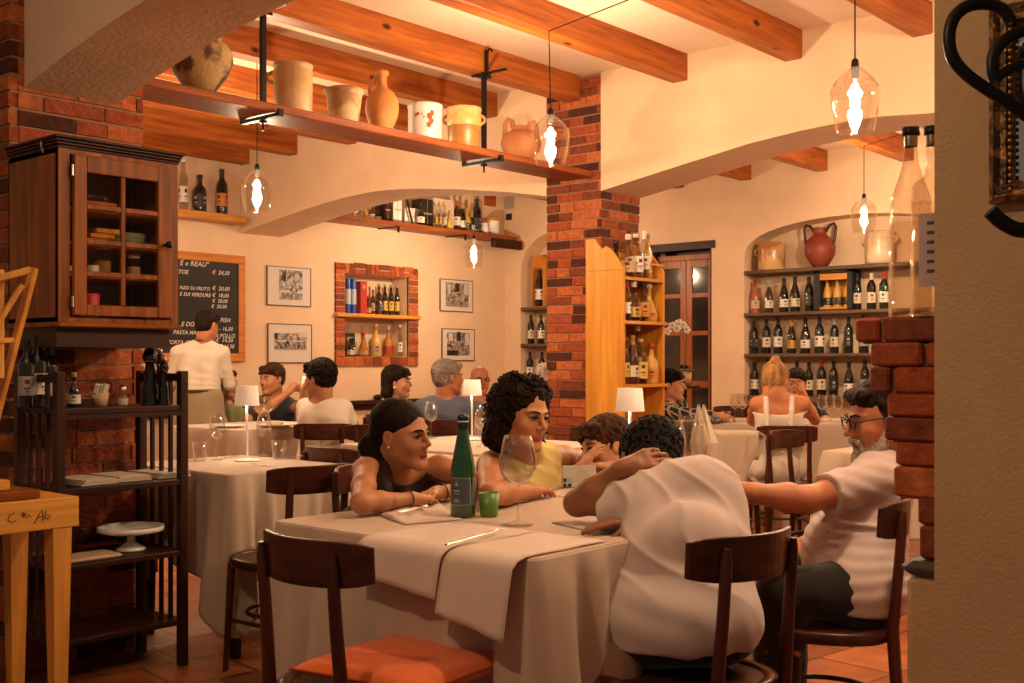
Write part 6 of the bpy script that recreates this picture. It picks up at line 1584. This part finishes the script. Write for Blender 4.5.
# hair styles -----------------------------------------------------
def hair_short(vol=.0, fringe=.0, side=.0, amp=.004, fr=70, down=.0):
    def fn(G, H):
        H.e(G, (0, -.020, .046), (.080 + vol, .099 + vol, .085 + vol), .01)
        H.e(G, (0, -.045, -.01 - down), (.070 + vol, .065, .060 + down), .02)
        H.k(G, (-.045, .062, .082), (.045, .062, .082), .022 + vol * .5, None, .02)
        if fringe: H.k(G, (-.04, .088, .065 - fringe * .3), (.045, .082, .062 - fringe), .014, None, .012)
        for s_ in (-1, 1): H.k(G, (s_ * .076, .01, .05), (s_ * .076, .012, -.005), .010, .006, .01)
        H.e(G, (0, .085, -.03), (.062, .055, .078), .012, 0, 'sub'); 
        for s_ in (-1, 1): H.e(G, (s_ * .088, -.002, -.012), (.02, .020, .030), .006, 0, 'sub')
        return curls(amp, fr, 3)
    return fn
def hair_curly(vol=.03, length=.14, amp=.010, fr=62):
    def fn(G, H):
        H.e(G, (0, -.025, .05), (.088 + vol, .100 + vol * .9, .088 + vol), .02)
        for s_ in (-1, 1):
            H.k(G, (s_ * .078, -.01, .03), (s_ * .085, -.03, -.05 - length * .5), .040 + vol * .3, .045, .03); H.k(G, (s_ * .07, -.05, 0), (s_ * .075, -.06, -.06 - length * .7), .045, .035, .03)
        H.k(G, (0, -.07, .02), (0, -.075, -.06 - length), .06, .05, .03)
        H.k(G, (-.06, .035, .085), (.06, .03, .085), .028, None, .02)
        H.e(G, (0, .100, -.015), (.066, .070, .088), .012, 0, 'sub')
        return curls(amp, fr, 5)
    return fn
# ---------------------------------------------------------------- the people at the front table
TAN = skin('tan', (.43, .185, .085)); FAIR = skin('fair', (.52, .26, .145)); DEEP = skin('deep', (.25, .095, .042)); RED = skin('ruddy', (.44, .165, .08))
SCALE_OK = True
# girl with crossed arms
def girl():
    H = Head(J(402, 434, 3.66), camdir(.84, -.46, -.06), V(0, 0, 1) + camdir(-.2, 0) * .25, .93)
    P = seated((2.62, 3.02, 0), V(0, -1, 0), 0, .95)
    P.update(chest=J(404, 500, 3.86), neck=J(396, 476, 3.76), shR=J(366, 471, 3.60), elR=JZ(361, 503, .795), wrR=JZ(411, 499, .785),
             shL=J(440, 468, 3.80), elL=JZ(488, 486, .79), wrL=JZ(437, 493, .787))
    hands = {'R': ((JZ(440, 498, .775) - P['wrR']).normalized(), V(0, 0, -1), .18), 'L': ((JZ(395, 500, .80) - P['wrL']).normalized(), V(0, 0, -1), .22)}
    def hair(G, H):
        H.e(G, (0, -.022, .042), (.083, .102, .086), .01)
        H.e(G, (0, -.060, .0), (.070, .06, .06), .02)
        H.e(G, (0, .105, -.035), (.080, .072, .105), .008, 0, 'sub')
        for s_ in (-1, 1): H.e(G, (s_ * .088, -.000, -.016), (.022, .024, .030), .006, 0, 'sub')
        a = H.P(0, -.10, -.005)
        pts = [a, H.P(.03, -.115, -.05), J(379, 474, 3.62), J(382, 490, 3.52), J(386, 500, 3.46)]
        G.chain(pts, [.030, .036, .036, .030, .014], .02)
        return curls(.0012, 60, 1)
    def cut(T):
        for S in 'LR': T.ell(P['sh' + S] + V(0, 0, .03), V(.075, .075, .075), None, .01, 0, 'sub')
        T.ell(P['neck'] + V(0, 0, .05), V(.11, .11, .085), None, .01, 0, 'sub')
    def extra(root, H):
        c = P['wrR']; d = (P['wrR'] - P['elR']).normalized()
        for nm, w, dd_ in (('bracelet', P['wrR'], d), ('bracelet', P['wrL'], (P['wrL'] - P['elL']).normalized())):
            fr = frame(dd_); MB().tube([w - dd_ * .02 + (fr[0] * math.cos(a) + fr[2] * math.sin(a)) * .029 - root.location for a in [i * math.tau / 20 for i in range(20)]], .0025, 6, closed=True).build(nm, LB['black'], root)
        MB().sphere(H.P(.083, .0, -.032) - root.location, .004, 8).build('earring', WHITE, root)
    person('girl with a dark ponytail leaning on crossed bare arms at the front table', P, H, TAN, (HAIRM['dark'], hair), fabric('dark_top', (.03, .015, .012)), fabric('white_shorts', (.62, .55, .50)), .0045, .80, .80, sleeves=0, tcut=cut, neckline=0, hands=hands, extra=extra, jaw=.84)
girl()
def curly():
    H = Head(J(523, 415, 4.0), camdir(.66, -.70, -.14), V(0, 0, 1) + camdir(1, 0) * .06, 1.0)
    P = seated((3.12, 3.05, 0), V(0, -1, 0), 0, 1.0)
    P.update(chest=J(528, 498, 4.14), neck=J(520, 457, 4.10), shR=J(490, 466, 4.06), elR=JZ(490, 495, .80), wrR=JZ(530, 491, .785), shL=J(548, 456, 4.18), elL=J(577, 458, 4.33), wrL=J(604, 450, 4.48))
    hands = {'R': ((JZ(560, 487, .775) - P['wrR']).normalized(), V(0, 0, -1), .2), 'L': (camdir(1, .3, 0), V(0, 0, -1), .3)}
    def hair(G, H):
        return hair_curly(.004, .055, .006, 60)(G, H)
    def cut(T):
        for S in 'LR': T.ell(P['sh' + S] + (P['sh' + S] - P['neck']).normalized() * .05, V(.05, .05, .075), None, .008, 0, 'sub')
        T.ell(P['neck'] + V(0, 0, .02) + V(0, -.08, 0), V(.050, .06, .055), None, .008, 0, 'sub')
    def extra(root, H):
        MB().sphere(H.P(.083, .005, -.036) - root.location, .004, 8).build('earring', mat('pale_stone', (.5, .5, .45), .2), root)
        rn4 = random.Random(6); q = MB(); w = root.location
        for i in range(420):
            th = rn4.random() * math.tau; el_ = math.asin(rn4.random() * 1.55 - .62) if True else 0
            el_ = max(-.75, min(1.4, el_)); cx, cy, cz = math.cos(el_) * math.sin(th), -math.cos(el_) * math.cos(th), math.sin(el_)
            if cy > .45 and cz < .62: continue
            low = max(0, -cz)
            c = V(cx * (.100 + .02 * low), cy * .104 - .02, cz * .100 + .045 - .07 * low); r0 = .0065 + .004 * rn4.random(); n_ = 14; L_ = .035 + .03 * rn4.random(); ph = rn4.random() * 6
            out = V(cx, cy, 0) * (.012 + .012 * rn4.random()); pts = []
            for k in range(n_):
                u = k / (n_ - 1); a = ph + u * 10.5; pts.append(H.P(c.x + out.x * u + r0 * math.cos(a), c.y + out.y * u + r0 * math.sin(a), c.z + .012 - L_ * u) - w)
            q.tube(pts, [.0042] * (n_ - 2) + [.003, .001], 5)
        tag(q.build('curls', HAIRM['dark'], root), kind='stuff')
    person('woman with dark curly hair in a sleeveless yellow top', P, H, TAN, (HAIRM['dark'], hair), fabric('yellow', (.70, .56, .22)), fabric('trousers_dark', (.05, .04, .04)), .0045, .97, .9, sleeves=0, tcut=cut, neckline=.05, hands=hands, extra=extra, jaw=.86, topdisp=folds(.005, 26, 2, (.6, .2, .5)))
curly()
def boy():
    H = Head(J(605, 447, 4.20), camdir(-.86, -.45, -.10), V(0, 0, 1) + camdir(-1, 0) * .25, .90)
    P = seated(JD(612, 4.66, 0), camdir(-.1, -1), .2, .78)
    P.update(chest=J(604, 492, 4.48), neck=J(609, 472, 4.36), shR=J(582, 478, 4.38), elR=J(566, 489, 4.16), wrR=J(577, 472, 4.10), shL=J(632, 474, 4.32), elL=J(632, 482, 4.12), wrL=J(617, 468, 4.06))
    hands = {'R': (camdir(.62, -.02, .75), camdir(.75, .3, -.5), .16), 'L': (camdir(-.95, .1, .15), V(0, 0, -1), .3)}
    person('boy with brown hair covering his mouth, a phone in front of him', P, H, FAIR, (HAIRM['brown'], hair_short(.008, .02, amp=.005, fr=60)), fabric('blue_shirt', (.02, .28, .42)), fabric('trousers_dark', (.05, .04, .04)), .0045, .86, .85, hands=hands, sleeves=.75, facial=HAIRM['brown'])
boy()
def resting():
    H = Head(J(649, 464, 3.30), camdir(-.25, .72, -.62), V(0, 0, 1) + camdir(.1, .8) * .8, 1.04)
    P = seated((2.34, 1.53, 0), V(.05, 1, 0), 0, 1.0)
    P.update(hip=J(683, 622, 2.78), chest=J(684, 520, 2.98), neck=J(672, 482, 3.10), shL=J(648, 500, 3.02), elL=JZ(577, 503, .81), wrL=J(622, 469, 3.06), shR=J(709, 487, 3.04), elR=J(700, 505, 3.24), wrR=JZ(640, 520, .785),
             kneeL=V(2.42, 1.98, .50), kneeR=V(2.66, 1.93, .50), ankL=V(2.40, 1.93, .085), ankR=V(2.68, 1.88, .085))
    A_, B2, C2 = camdir(.75, .1, .66), camdir(.3, 1, 0), camdir(-.7, 0, .7)
    def drape(X, Y, Z):
        x, y, z = X - 2.4, Y - 1.5, Z - .7
        a = x * A_.x + y * A_.y + z * A_.z; c = x * C2.x + y * C2.y + z * C2.z
        t = 30 * a + 1.6 * np.sin(9 * c + 1) + .8 * np.sin(21 * c + 2 * a * 10)
        env = .45 + .55 * np.sin(7 * a + 5 * c + .5)
        return -.0085 * env * (1 - np.abs(np.sin(t))) ** 2.2 + .0025 * np.sin(70 * a + 3 * np.sin(16 * c)) * (1 - env) + .001
    hands = {'L': (camdir(.90, .14, .30), camdir(.1, .8, -.6), .28), 'R': ((JZ(572, 526, .775) - P['wrR']).normalized(), V(0, 0, -1), .12)}
    def tx_(T):
        T.ell(J(696, 490, 3.0), V(.085, .10, .080), None, .06)
        T.ell(J(690, 565, 2.82), V(.138, .115, .16), frame(V(.25, 1, 0)), .06)
        T.ell(J(690, 625, 2.74), V(.150, .125, .12), frame(V(.2, 1, 0)), .06)
        T.cap(J(645, 508, 2.99), J(606, 519, 3.05), .056, .058, .04, 0, 'add', True)
    def hair(G, H):
        H.e(G, (0, -.020, .040), (.088, .105, .090), .01); H.e(G, (0, -.055, -.02), (.074, .06, .065), .02)
        H.e(G, (0, .092, -.04), (.07, .055, .09), .012, 0, 'sub'); return curls(.007, 85, 2)
    person('man in a white T-shirt with his head resting on his arm, seen from behind', P, H, DEEP, (HAIRM['black'], hair), fabric('white_tee', (.50, .395, .365)), fabric('trousers_black', (.02, .016, .016)), .0045, 1.0, 1.02, sleeves=.5, hands=hands, topx=tx_, topdisp=drape, neckline=.066)
resting()
def bearded():
    H = Head(J(881, 418, 3.46), camdir(-1, -.05, -.20), V(0, 0, 1), 1.0)
    P = seated(JD(850, 3.36, 0), camdir(-1, .12), 0, 1.0)
    P.update(hip=J(856, 585, 3.34), chest=J(874, 505, 3.47), neck=J(887, 455, 3.52), shL=J(874, 480, 3.34), elL=J(806, 500, 3.20), wrL=J(752, 493, 3.14), shR=J(882, 462, 3.68), elR=J(850, 520, 3.75), wrR=J(806, 545, 3.60), hipR=J(856, 585, 3.34) + camdir(0, 1),
             kneeL=J(782, 592, 3.22), kneeR=J(788, 578, 3.50), ankL=J(780, 722, 3.22), ankR=J(790, 700, 3.52))
    for S in 'LR': P['ank' + S].z = .085; P['foot' + S] = camdir(-1, .1)
    hands = {'L': (camdir(-.95, .2, .05), camdir(.1, .6, -.7), .3), 'R': (camdir(-.9, .1, -.3), V(0, 0, -1), .4)}
    def tx_(T):
        T.ell(J(846, 548, 3.38), V(.115, .13, .125), frame(camdir(-1, .1)), .06)
        for i in range(7): T.cap(J(824 + i * 3, 520 + i * 11, 3.25), J(884, 528 + i * 9, 3.24), .007, .005, .014)
    def extra(root, H):
        B_ = SDF()
        for s_ in (-1, 1):
            H.k(B_, (s_ * .066, .005, -.03), (s_ * .050, .045, -.09), .016, .02, .02); H.k(B_, (s_ * .050, .045, -.088), (0, .088, -.108), .022, .024, .02); H.k(B_, (s_ * .024, .092, -.055), (0, .104, -.050), .008, .008, .008); H.k(B_, (s_ * .028, .088, -.06), (s_ * .03, .078, -.09), .010, .014, .01)
        B_.build('beard', mat('beard_grey', (.34, .27, .22), .8, var=.4, scale=60, bump=.8, bscale=200), root, .005, curls(.002, 120, 4))
        gl_ = MB(); w = root.location
        for s_ in (-1, 1):
            c = [H.P(s_ * .034 + .024 * math.cos(a), .108 - .006 * abs(math.cos(a)), .004 + .019 * math.sin(a)) - w for a in [i * math.tau / 20 for i in range(20)]]
            gl_.tube(c, .0026, 6, closed=True); gl_.tube([H.P(s_ * .056, .100, .010) - w, H.P(s_ * .080, .05, .010) - w, H.P(s_ * .082, -.01, .006) - w], .0026, 6)
        gl_.tube([H.P(-.010, .110, .008) - w, H.P(.010, .110, .008) - w], .0026, 6); gl_.build('glasses', LB['black'], root)
    person('grey-bearded man with glasses in a white T-shirt, half hidden by the brick ledge', P, H, RED, (HAIRM['dark'], hair_short(.0, 0, amp=.002)), fabric('pale_tee', (.50, .39, .37)), fabric('trousers_black', (.02, .016, .016)), .0045, 1.1, 1.12, sleeves=.70, hands=hands, topx=tx_, extra=extra, topdisp=folds(.005, 30, 6, (.2, .1, 1)), neckline=.06)
bearded()
# ---------------------------------------------------------------- the people further back
def bg(label, root, f, headp, hf, sk, hair, top, legs=None, lean=0, over=None, sc=1.0, **k):
    P = seated(root, f, lean, sc)
    H = Head(headp, hf, V(0, 0, 1), k.pop('hs', 1.0))
    # follow the head: put the neck base under it
    n0 = P['neck'].copy(); tgt = headp - V(0, 0, .165 * H.s) - H.fr[1] * .02; dlt = tgt - n0
    for j in ('neck', 'shL', 'shR'): P[j] = P[j] + dlt
    P['chest'] = P['chest'] + dlt * .7
    for j in ('elL', 'elR', 'wrL', 'wrR'): P[j] = P[j] + dlt * .6
    if over: P.update(over)
    for S in 'LR':       # keep forearm and upper arm lengths sane
        sh, el = P['sh' + S], P['el' + S]
        if (el - sh).length > .33: P['el' + S] = sh + (el - sh).normalized() * .30
    return person(label, P, H, sk, hair, top, legs or fabric('trousers_dark', (.05, .04, .04)), .0085, sc=sc, **k)
S2 = camdir
# blonde woman, back to camera
def strap_cut(P):
    def f(T): pass
    return f
def blonde():
    r = JD(780, 7.05, 0); H = Head(J(775, 382, 7.02), S2(.45, .75, -.35), V(0, 0, 1), .98)
    P = seated(r, S2(0, 1), .1, 1.0)
    P.update(neck=J(778, 398, 6.98), chest=J(779, 421, 6.98), shL=J(757, 404, 7.0), shR=J(803, 404, 7.0), elL=J(752, 420, 7.2), wrL=J(757, 423, 7.42), elR=J(815, 420, 7.22), wrR=J(803, 394, 7.22))
    hands = {'R': (S2(-.5, -.05, .9), S2(-1, 0, 0), .3), 'L': (S2(.4, .9, 0), V(0, 0, -1), .3)}
    def hair(G, H):
        dd_ = hair_short(.002, 0, amp=.0025, fr=90)(G, H); H.e(G, (0, -.045, .135), (.030, .030, .030), .02); H.k(G, (0, -.04, .10), (0, -.045, .12), .022, None, .02); H.k(G, (.01, -.09, .03), (.0, -.085, -.08), .02, .008, .02); return dd_
    def cut(T):
        T.ell(P['neck'] + V(0, 0, .03), V(.30, .30, .135), None, .008, 0, 'sub')
        for s_ in (-1, 1): T.chain([J(779 + s_ * 12, 425, 6.885), J(779 + s_ * 12.5, 410, 6.895), J(779 + s_ * 13, 399, 6.93), J(779 + s_ * 12, 396.5, 6.99), J(779 + s_ * 10, 405, 7.09)], [.018, .017, .016, .015, .014], .006)
    def extra(root, H):
        T = SDF(); hp = P['hip']; T.chain([hp + V(0, 0, .02), hp + S2(0, .2) * .15 + V(0, 0, -.05)], [.13, .15], .04); T.cap(hp, hp + V(0, 0, -.16) + S2(0, .02) * .1, .135, .155, .04); T.build('skirt', fabric('white_dress', (.72, .62, .54)), root, .009, folds(.008, 40, 8, (.9, -.4, .1)))
    person('blonde woman with a hair bun and white strap dress, seen from behind', P, H, skin('sun', (.50, .19, .08)), (HAIRM['blonde'], hair), fabric('white_dress', (.72, .62, .54)), fabric('white_dress', (.72, .62, .54)), .008, .9, .86, sleeves=0, neckline=0, tcut=cut, hands=hands, extra=extra, topdisp=folds(.005, 45, 8, (.9, -.4, .1)))
blonde()
# waiter, standing with his back to the camera
def waiter():
    d0 = 8.9; r = JD(200, d0, 0)
    H = Head(J(207, 326, d0 + .02), S2(.35, .9, -.12), V(0, 0, 1), .98)
    f = S2(.15, 1)
    P = dict(hip=JD(198, d0, .86), chest=JD(199, d0, 1.13), neck=JD(203, d0, 1.335), shL=JD(178, d0, 1.27), shR=JD(222, d0 + .05, 1.27), elL=JD(171, d0 + .04, 1.02), wrL=JD(179, d0 + .12, .80), elR=JD(229, d0 + .12, 1.02), wrR=JD(226, d0 + .34, .95),
             kneeL=JD(190, d0, .46), kneeR=JD(208, d0, .46), ankL=JD(190, d0, .085), ankR=JD(209, d0, .085), footL=f, footR=f, standing=1)
    def extra(root, H):
        T = SDF(); a = P['hip']; rr = S2(1, 0)
        T.cap(a - rr * .06 + V(0, 0, .06), a - rr * .09 + V(0, 0, -.50), .135, .15, .05); T.cap(a + rr * .06 + V(0, 0, .06), a + rr * .09 + V(0, 0, -.50), .135, .15, .05)
        T.ell(a + V(0, 0, .28), V(.4, .4, .16), None, .01, 0, 'sub')
        T.build('apron', fabric('khaki', (.30, .22, .13)), root, .01, folds(.006, 22, 4, (.9, -.5, .1)))
        w = root.location
        MB().tube([P['neck'] + V(0, 0, .035) + S2(math.cos(t), math.sin(t)) * .058 - w for t in [i * math.tau / 20 for i in range(20)]], .009, 8, closed=True).build('neck_strap', fabric('maroon', (.16, .02, .02)), root)
        MB().tube([a + V(0, 0, .115) + S2(math.cos(t), 0) * .155 * abs(math.cos(t)) + S2(0, 1 if math.sin(t) > 0 else -1) * .13 * abs(math.sin(t)) - w if False else a + V(0, 0, .115) + Vector((S_, -C_, 0)) * .165 * math.cos(t) + Vector((C_, S_, 0)) * .135 * math.sin(t) - w for t in [i * math.tau / 24 for i in range(24)]], .012, 8, closed=True).build('apron_belt', fabric('belt', (.08, .05, .03)), root)
    person('waiter in a cream shirt and khaki apron standing before the chalkboard', P, H, RED, (HAIRM['dark'], hair_short(-.002, 0, amp=.001)), fabric('cream_shirt', (.66, .56, .47)), fabric('khaki', (.30, .22, .13)), .008, 1.0, .98, sleeves=1.15, extra=extra, topdisp=folds(.005, 18, 5, (.3, .3, 1)), neckline=.055)
waiter()
# curly-haired guest hidden behind the waiter
bg('curly-haired guest in a green top almost hidden by the waiter', JD(227, 9.45, 0), S2(1, -.3), J(226, 384, 9.45), S2(.9, -.3), FAIR, (HAIRM['brown'], hair_curly(.0, .02, .006, 80)), fabric('olive', (.22, .24, .08)))
# man in the dark T-shirt, hands joined
q0 = JD(275, 9.2, 0)
bg('man in a dark T-shirt with hands joined above his plate', q0, S2(.0, -1), J(272, 379, 8.9), S2(-.55, -.8, -.05), TAN, (HAIRM['brown'], hair_short(.004, .015, amp=.003)), fabric('dark_tee', (.018, .02, .026)), lean=.1,
   over=dict(shR=J(256, 407, 9.0), shL=J(288, 405, 9.0), elR=JD(266, 8.6, .80), wrR=J(290, 391, 8.7), elL=JD(308, 8.7, .82), wrL=J(303, 390, 8.72)), hands={'R': (S2(.7, .1, .6), S2(1, 0, 0), .9), 'L': (S2(-.6, 0, .5), S2(-1, 0, 0), .9)}, facial=HAIRM['brown'])
# person in white, back turned
bg('dark-haired person in a white T-shirt with back turned at the far left table', JD(326, 7.3, 0), S2(-.12, 1), J(320, 379, 7.3), S2(-.85, .5, -.05), TAN, (HAIRM['black'], hair_short(.010, .02, amp=.006, fr=60)), fabric('white_back', (.68, .60, .52)), lean=.05,
   over=dict(shL=J(306, 407, 7.38), shR=J(343, 408, 7.34), elL=JD(301, 7.7, .80), wrL=J(305, 390, 7.6)), hands={'L': (S2(.2, -.1, .9), S2(1, 0, 0), .6)}, topdisp=folds(.005, 20, 9, (.5, .2, 1)), hs=1.0)
# woman with the dark bob
def earring(root, H): MB().sphere(H.P(-.085, .005, -.04) - root.location, .010, 8).build('earring', WHITE, root); MB().sphere(H.P(.085, .005, -.04) - root.location, .010, 8).build('earring', WHITE, root)
def bob(G, H):
    dd_ = hair_short(.006, .02, amp=.002, fr=90)(G, H)
    for s_ in (-1, 1): H.k(G, (s_ * .075, -.035, .04), (s_ * .072, -.035, -.085), .032, .028, .02)
    H.k(G, (-.06, -.07, 0), (.06, -.07, -.08), .04, None, .02); H.k(G, (0, -.06, -.02), (0, -.065, -.09), .06, .05, .03); return dd_
bg('woman with a short dark bob and white earring facing right', JD(397, 8.55, 0), S2(.9, .3), J(397, 382, 8.5), S2(1, -.18), FAIR, (HAIRM['dark'], bob), fabric('beige_top', (.50, .34, .18)), extra=earring, sleeves=.4)
# older man in blue
bg('older grey-haired man in a blue shirt with his back turned', JD(447, 7.80, 0), S2(.12, 1), J(448, 378, 7.85), S2(.85, .5), RED, (HAIRM['grey'], hair_short(.004, 0, amp=.005, fr=75)), fabric('blue_grey_shirt', (.085, .10, .145), var=.1), bulk=1.15, over=dict(elR=JD(482, 8.1, .86), wrR=JD(489, 8.35, .82)), topdisp=folds(.007, 18, 7, (.6, .4, .8)), sleeves=.9, lean=.05, hs=1.02)
# bald man with glasses
def specs(root, H):
    g = MB(); w = root.location
    for s_ in (-1, 1):
        g.tube([H.P(s_ * .034 + .022 * math.cos(a), .110, .004 + .016 * math.sin(a)) - w for a in [i * math.tau / 14 for i in range(14)]], .003, 6, closed=True); g.tube([H.P(s_ * .056, .105, .008) - w, H.P(s_ * .082, .0, .008) - w], .003, 6)
    g.build('glasses', LB['black'], root)
bg('bald man with glasses in a faded pink shirt facing the camera', JD(484, 9.75, 0), S2(-.1, -1), J(480, 380, 9.6), S2(.3, -1), RED, None, fabric('faded_pink', (.42, .20, .16)), extra=specs, bulk=1.1, facial=HAIRM['grey'])
# white-haired guest beside the pier
bg('white-haired guest mostly hidden behind the brick pier', JD(547, 10.0, 0), S2(-.6, .8), J(545, 378, 10.0), S2(.3, .9), FAIR, (HAIRM['white'], hair_short(.006, 0)), fabric('white_back', (.68, .60, .52)))
# woman in the checked shirt at the wide table
def check_mat():
    m, nt, b = _nt('fabric_check'); tc = nt.nodes.new('ShaderNodeTexCoord'); mp = nt.nodes.new('ShaderNodeMapping'); mp.inputs['Rotation'].default_value = (.5, .7, .3)
    nt.links.new(tc.outputs['Object'], mp.inputs[0]); c = nt.nodes.new('ShaderNodeTexBrick'); c.offset = 0
    for k_, v_ in (('Scale', 1.0), ('Mortar Size', .006), ('Brick Width', .05), ('Row Height', .05)): c.inputs[k_].default_value = v_
    c.inputs['Color1'].default_value = (.02, .018, .02, 1); c.inputs['Color2'].default_value = (.03, .026, .03, 1); c.inputs['Mortar'].default_value = (.4, .34, .3, 1)
    nt.links.new(mp.outputs[0], c.inputs[0]); nt.links.new(c.outputs[0], b.inputs['Base Color']); b.inputs['Roughness'].default_value = .9; return m
bg('dark-haired person in a dark checked shirt half hidden by the pine rack', JD(660, 8.8, 0), S2(.9, -.1), J(671, 385, 8.7), S2(.95, -.3), FAIR, (HAIRM['black'], hair_short(.004, .01)), check_mat(), lean=.15, sleeves=1.8,
   over=dict(elR=JD(697, 8.5, .80), wrR=JD(718, 8.40, .80), elL=JD(684, 8.9, .82), wrL=J(679, 398, 8.75)), hands={'L': (S2(-.1, 0, 1), S2(-1, 0, 0), .3), 'R': (S2(1, .1, 0), V(0, 0, -1), .4)})
# second guest at the wide table, facing the camera behind the blonde woman
bg('dark-clad guest leaning behind the blonde woman raised hand', JD(806, 9.35, 0), S2(-.2, -1), J(796, 384, 9.2), S2(-.3, -.9), FAIR, (HAIRM['dark'], hair_short(.006, .01)), fabric('black_top', (.015, .013, .014)), lean=.1)

# jacket bunched on the seat beside the resting man
jt = thing('brown_jacket', (2.22, 1.62, .47), 'brown jacket bunched on the chair left of the resting man', 'jacket')
T = SDF(); T.chain([J(636, 607, 2.84), J(622, 628, 2.80), J(612, 655, 2.76), J(606, 690, 2.72)], [.022, .045, .055, .045], .03); T.chain([J(640, 640, 2.80), J(622, 662, 2.74), J(618, 700, 2.70)], [.03, .045, .05], .03)
T.build('folded_garment', fabric('jacket_brown', (.24, .12, .065)), jt, .006, folds(.006, 24, 15, (.8, -.5, .3)))
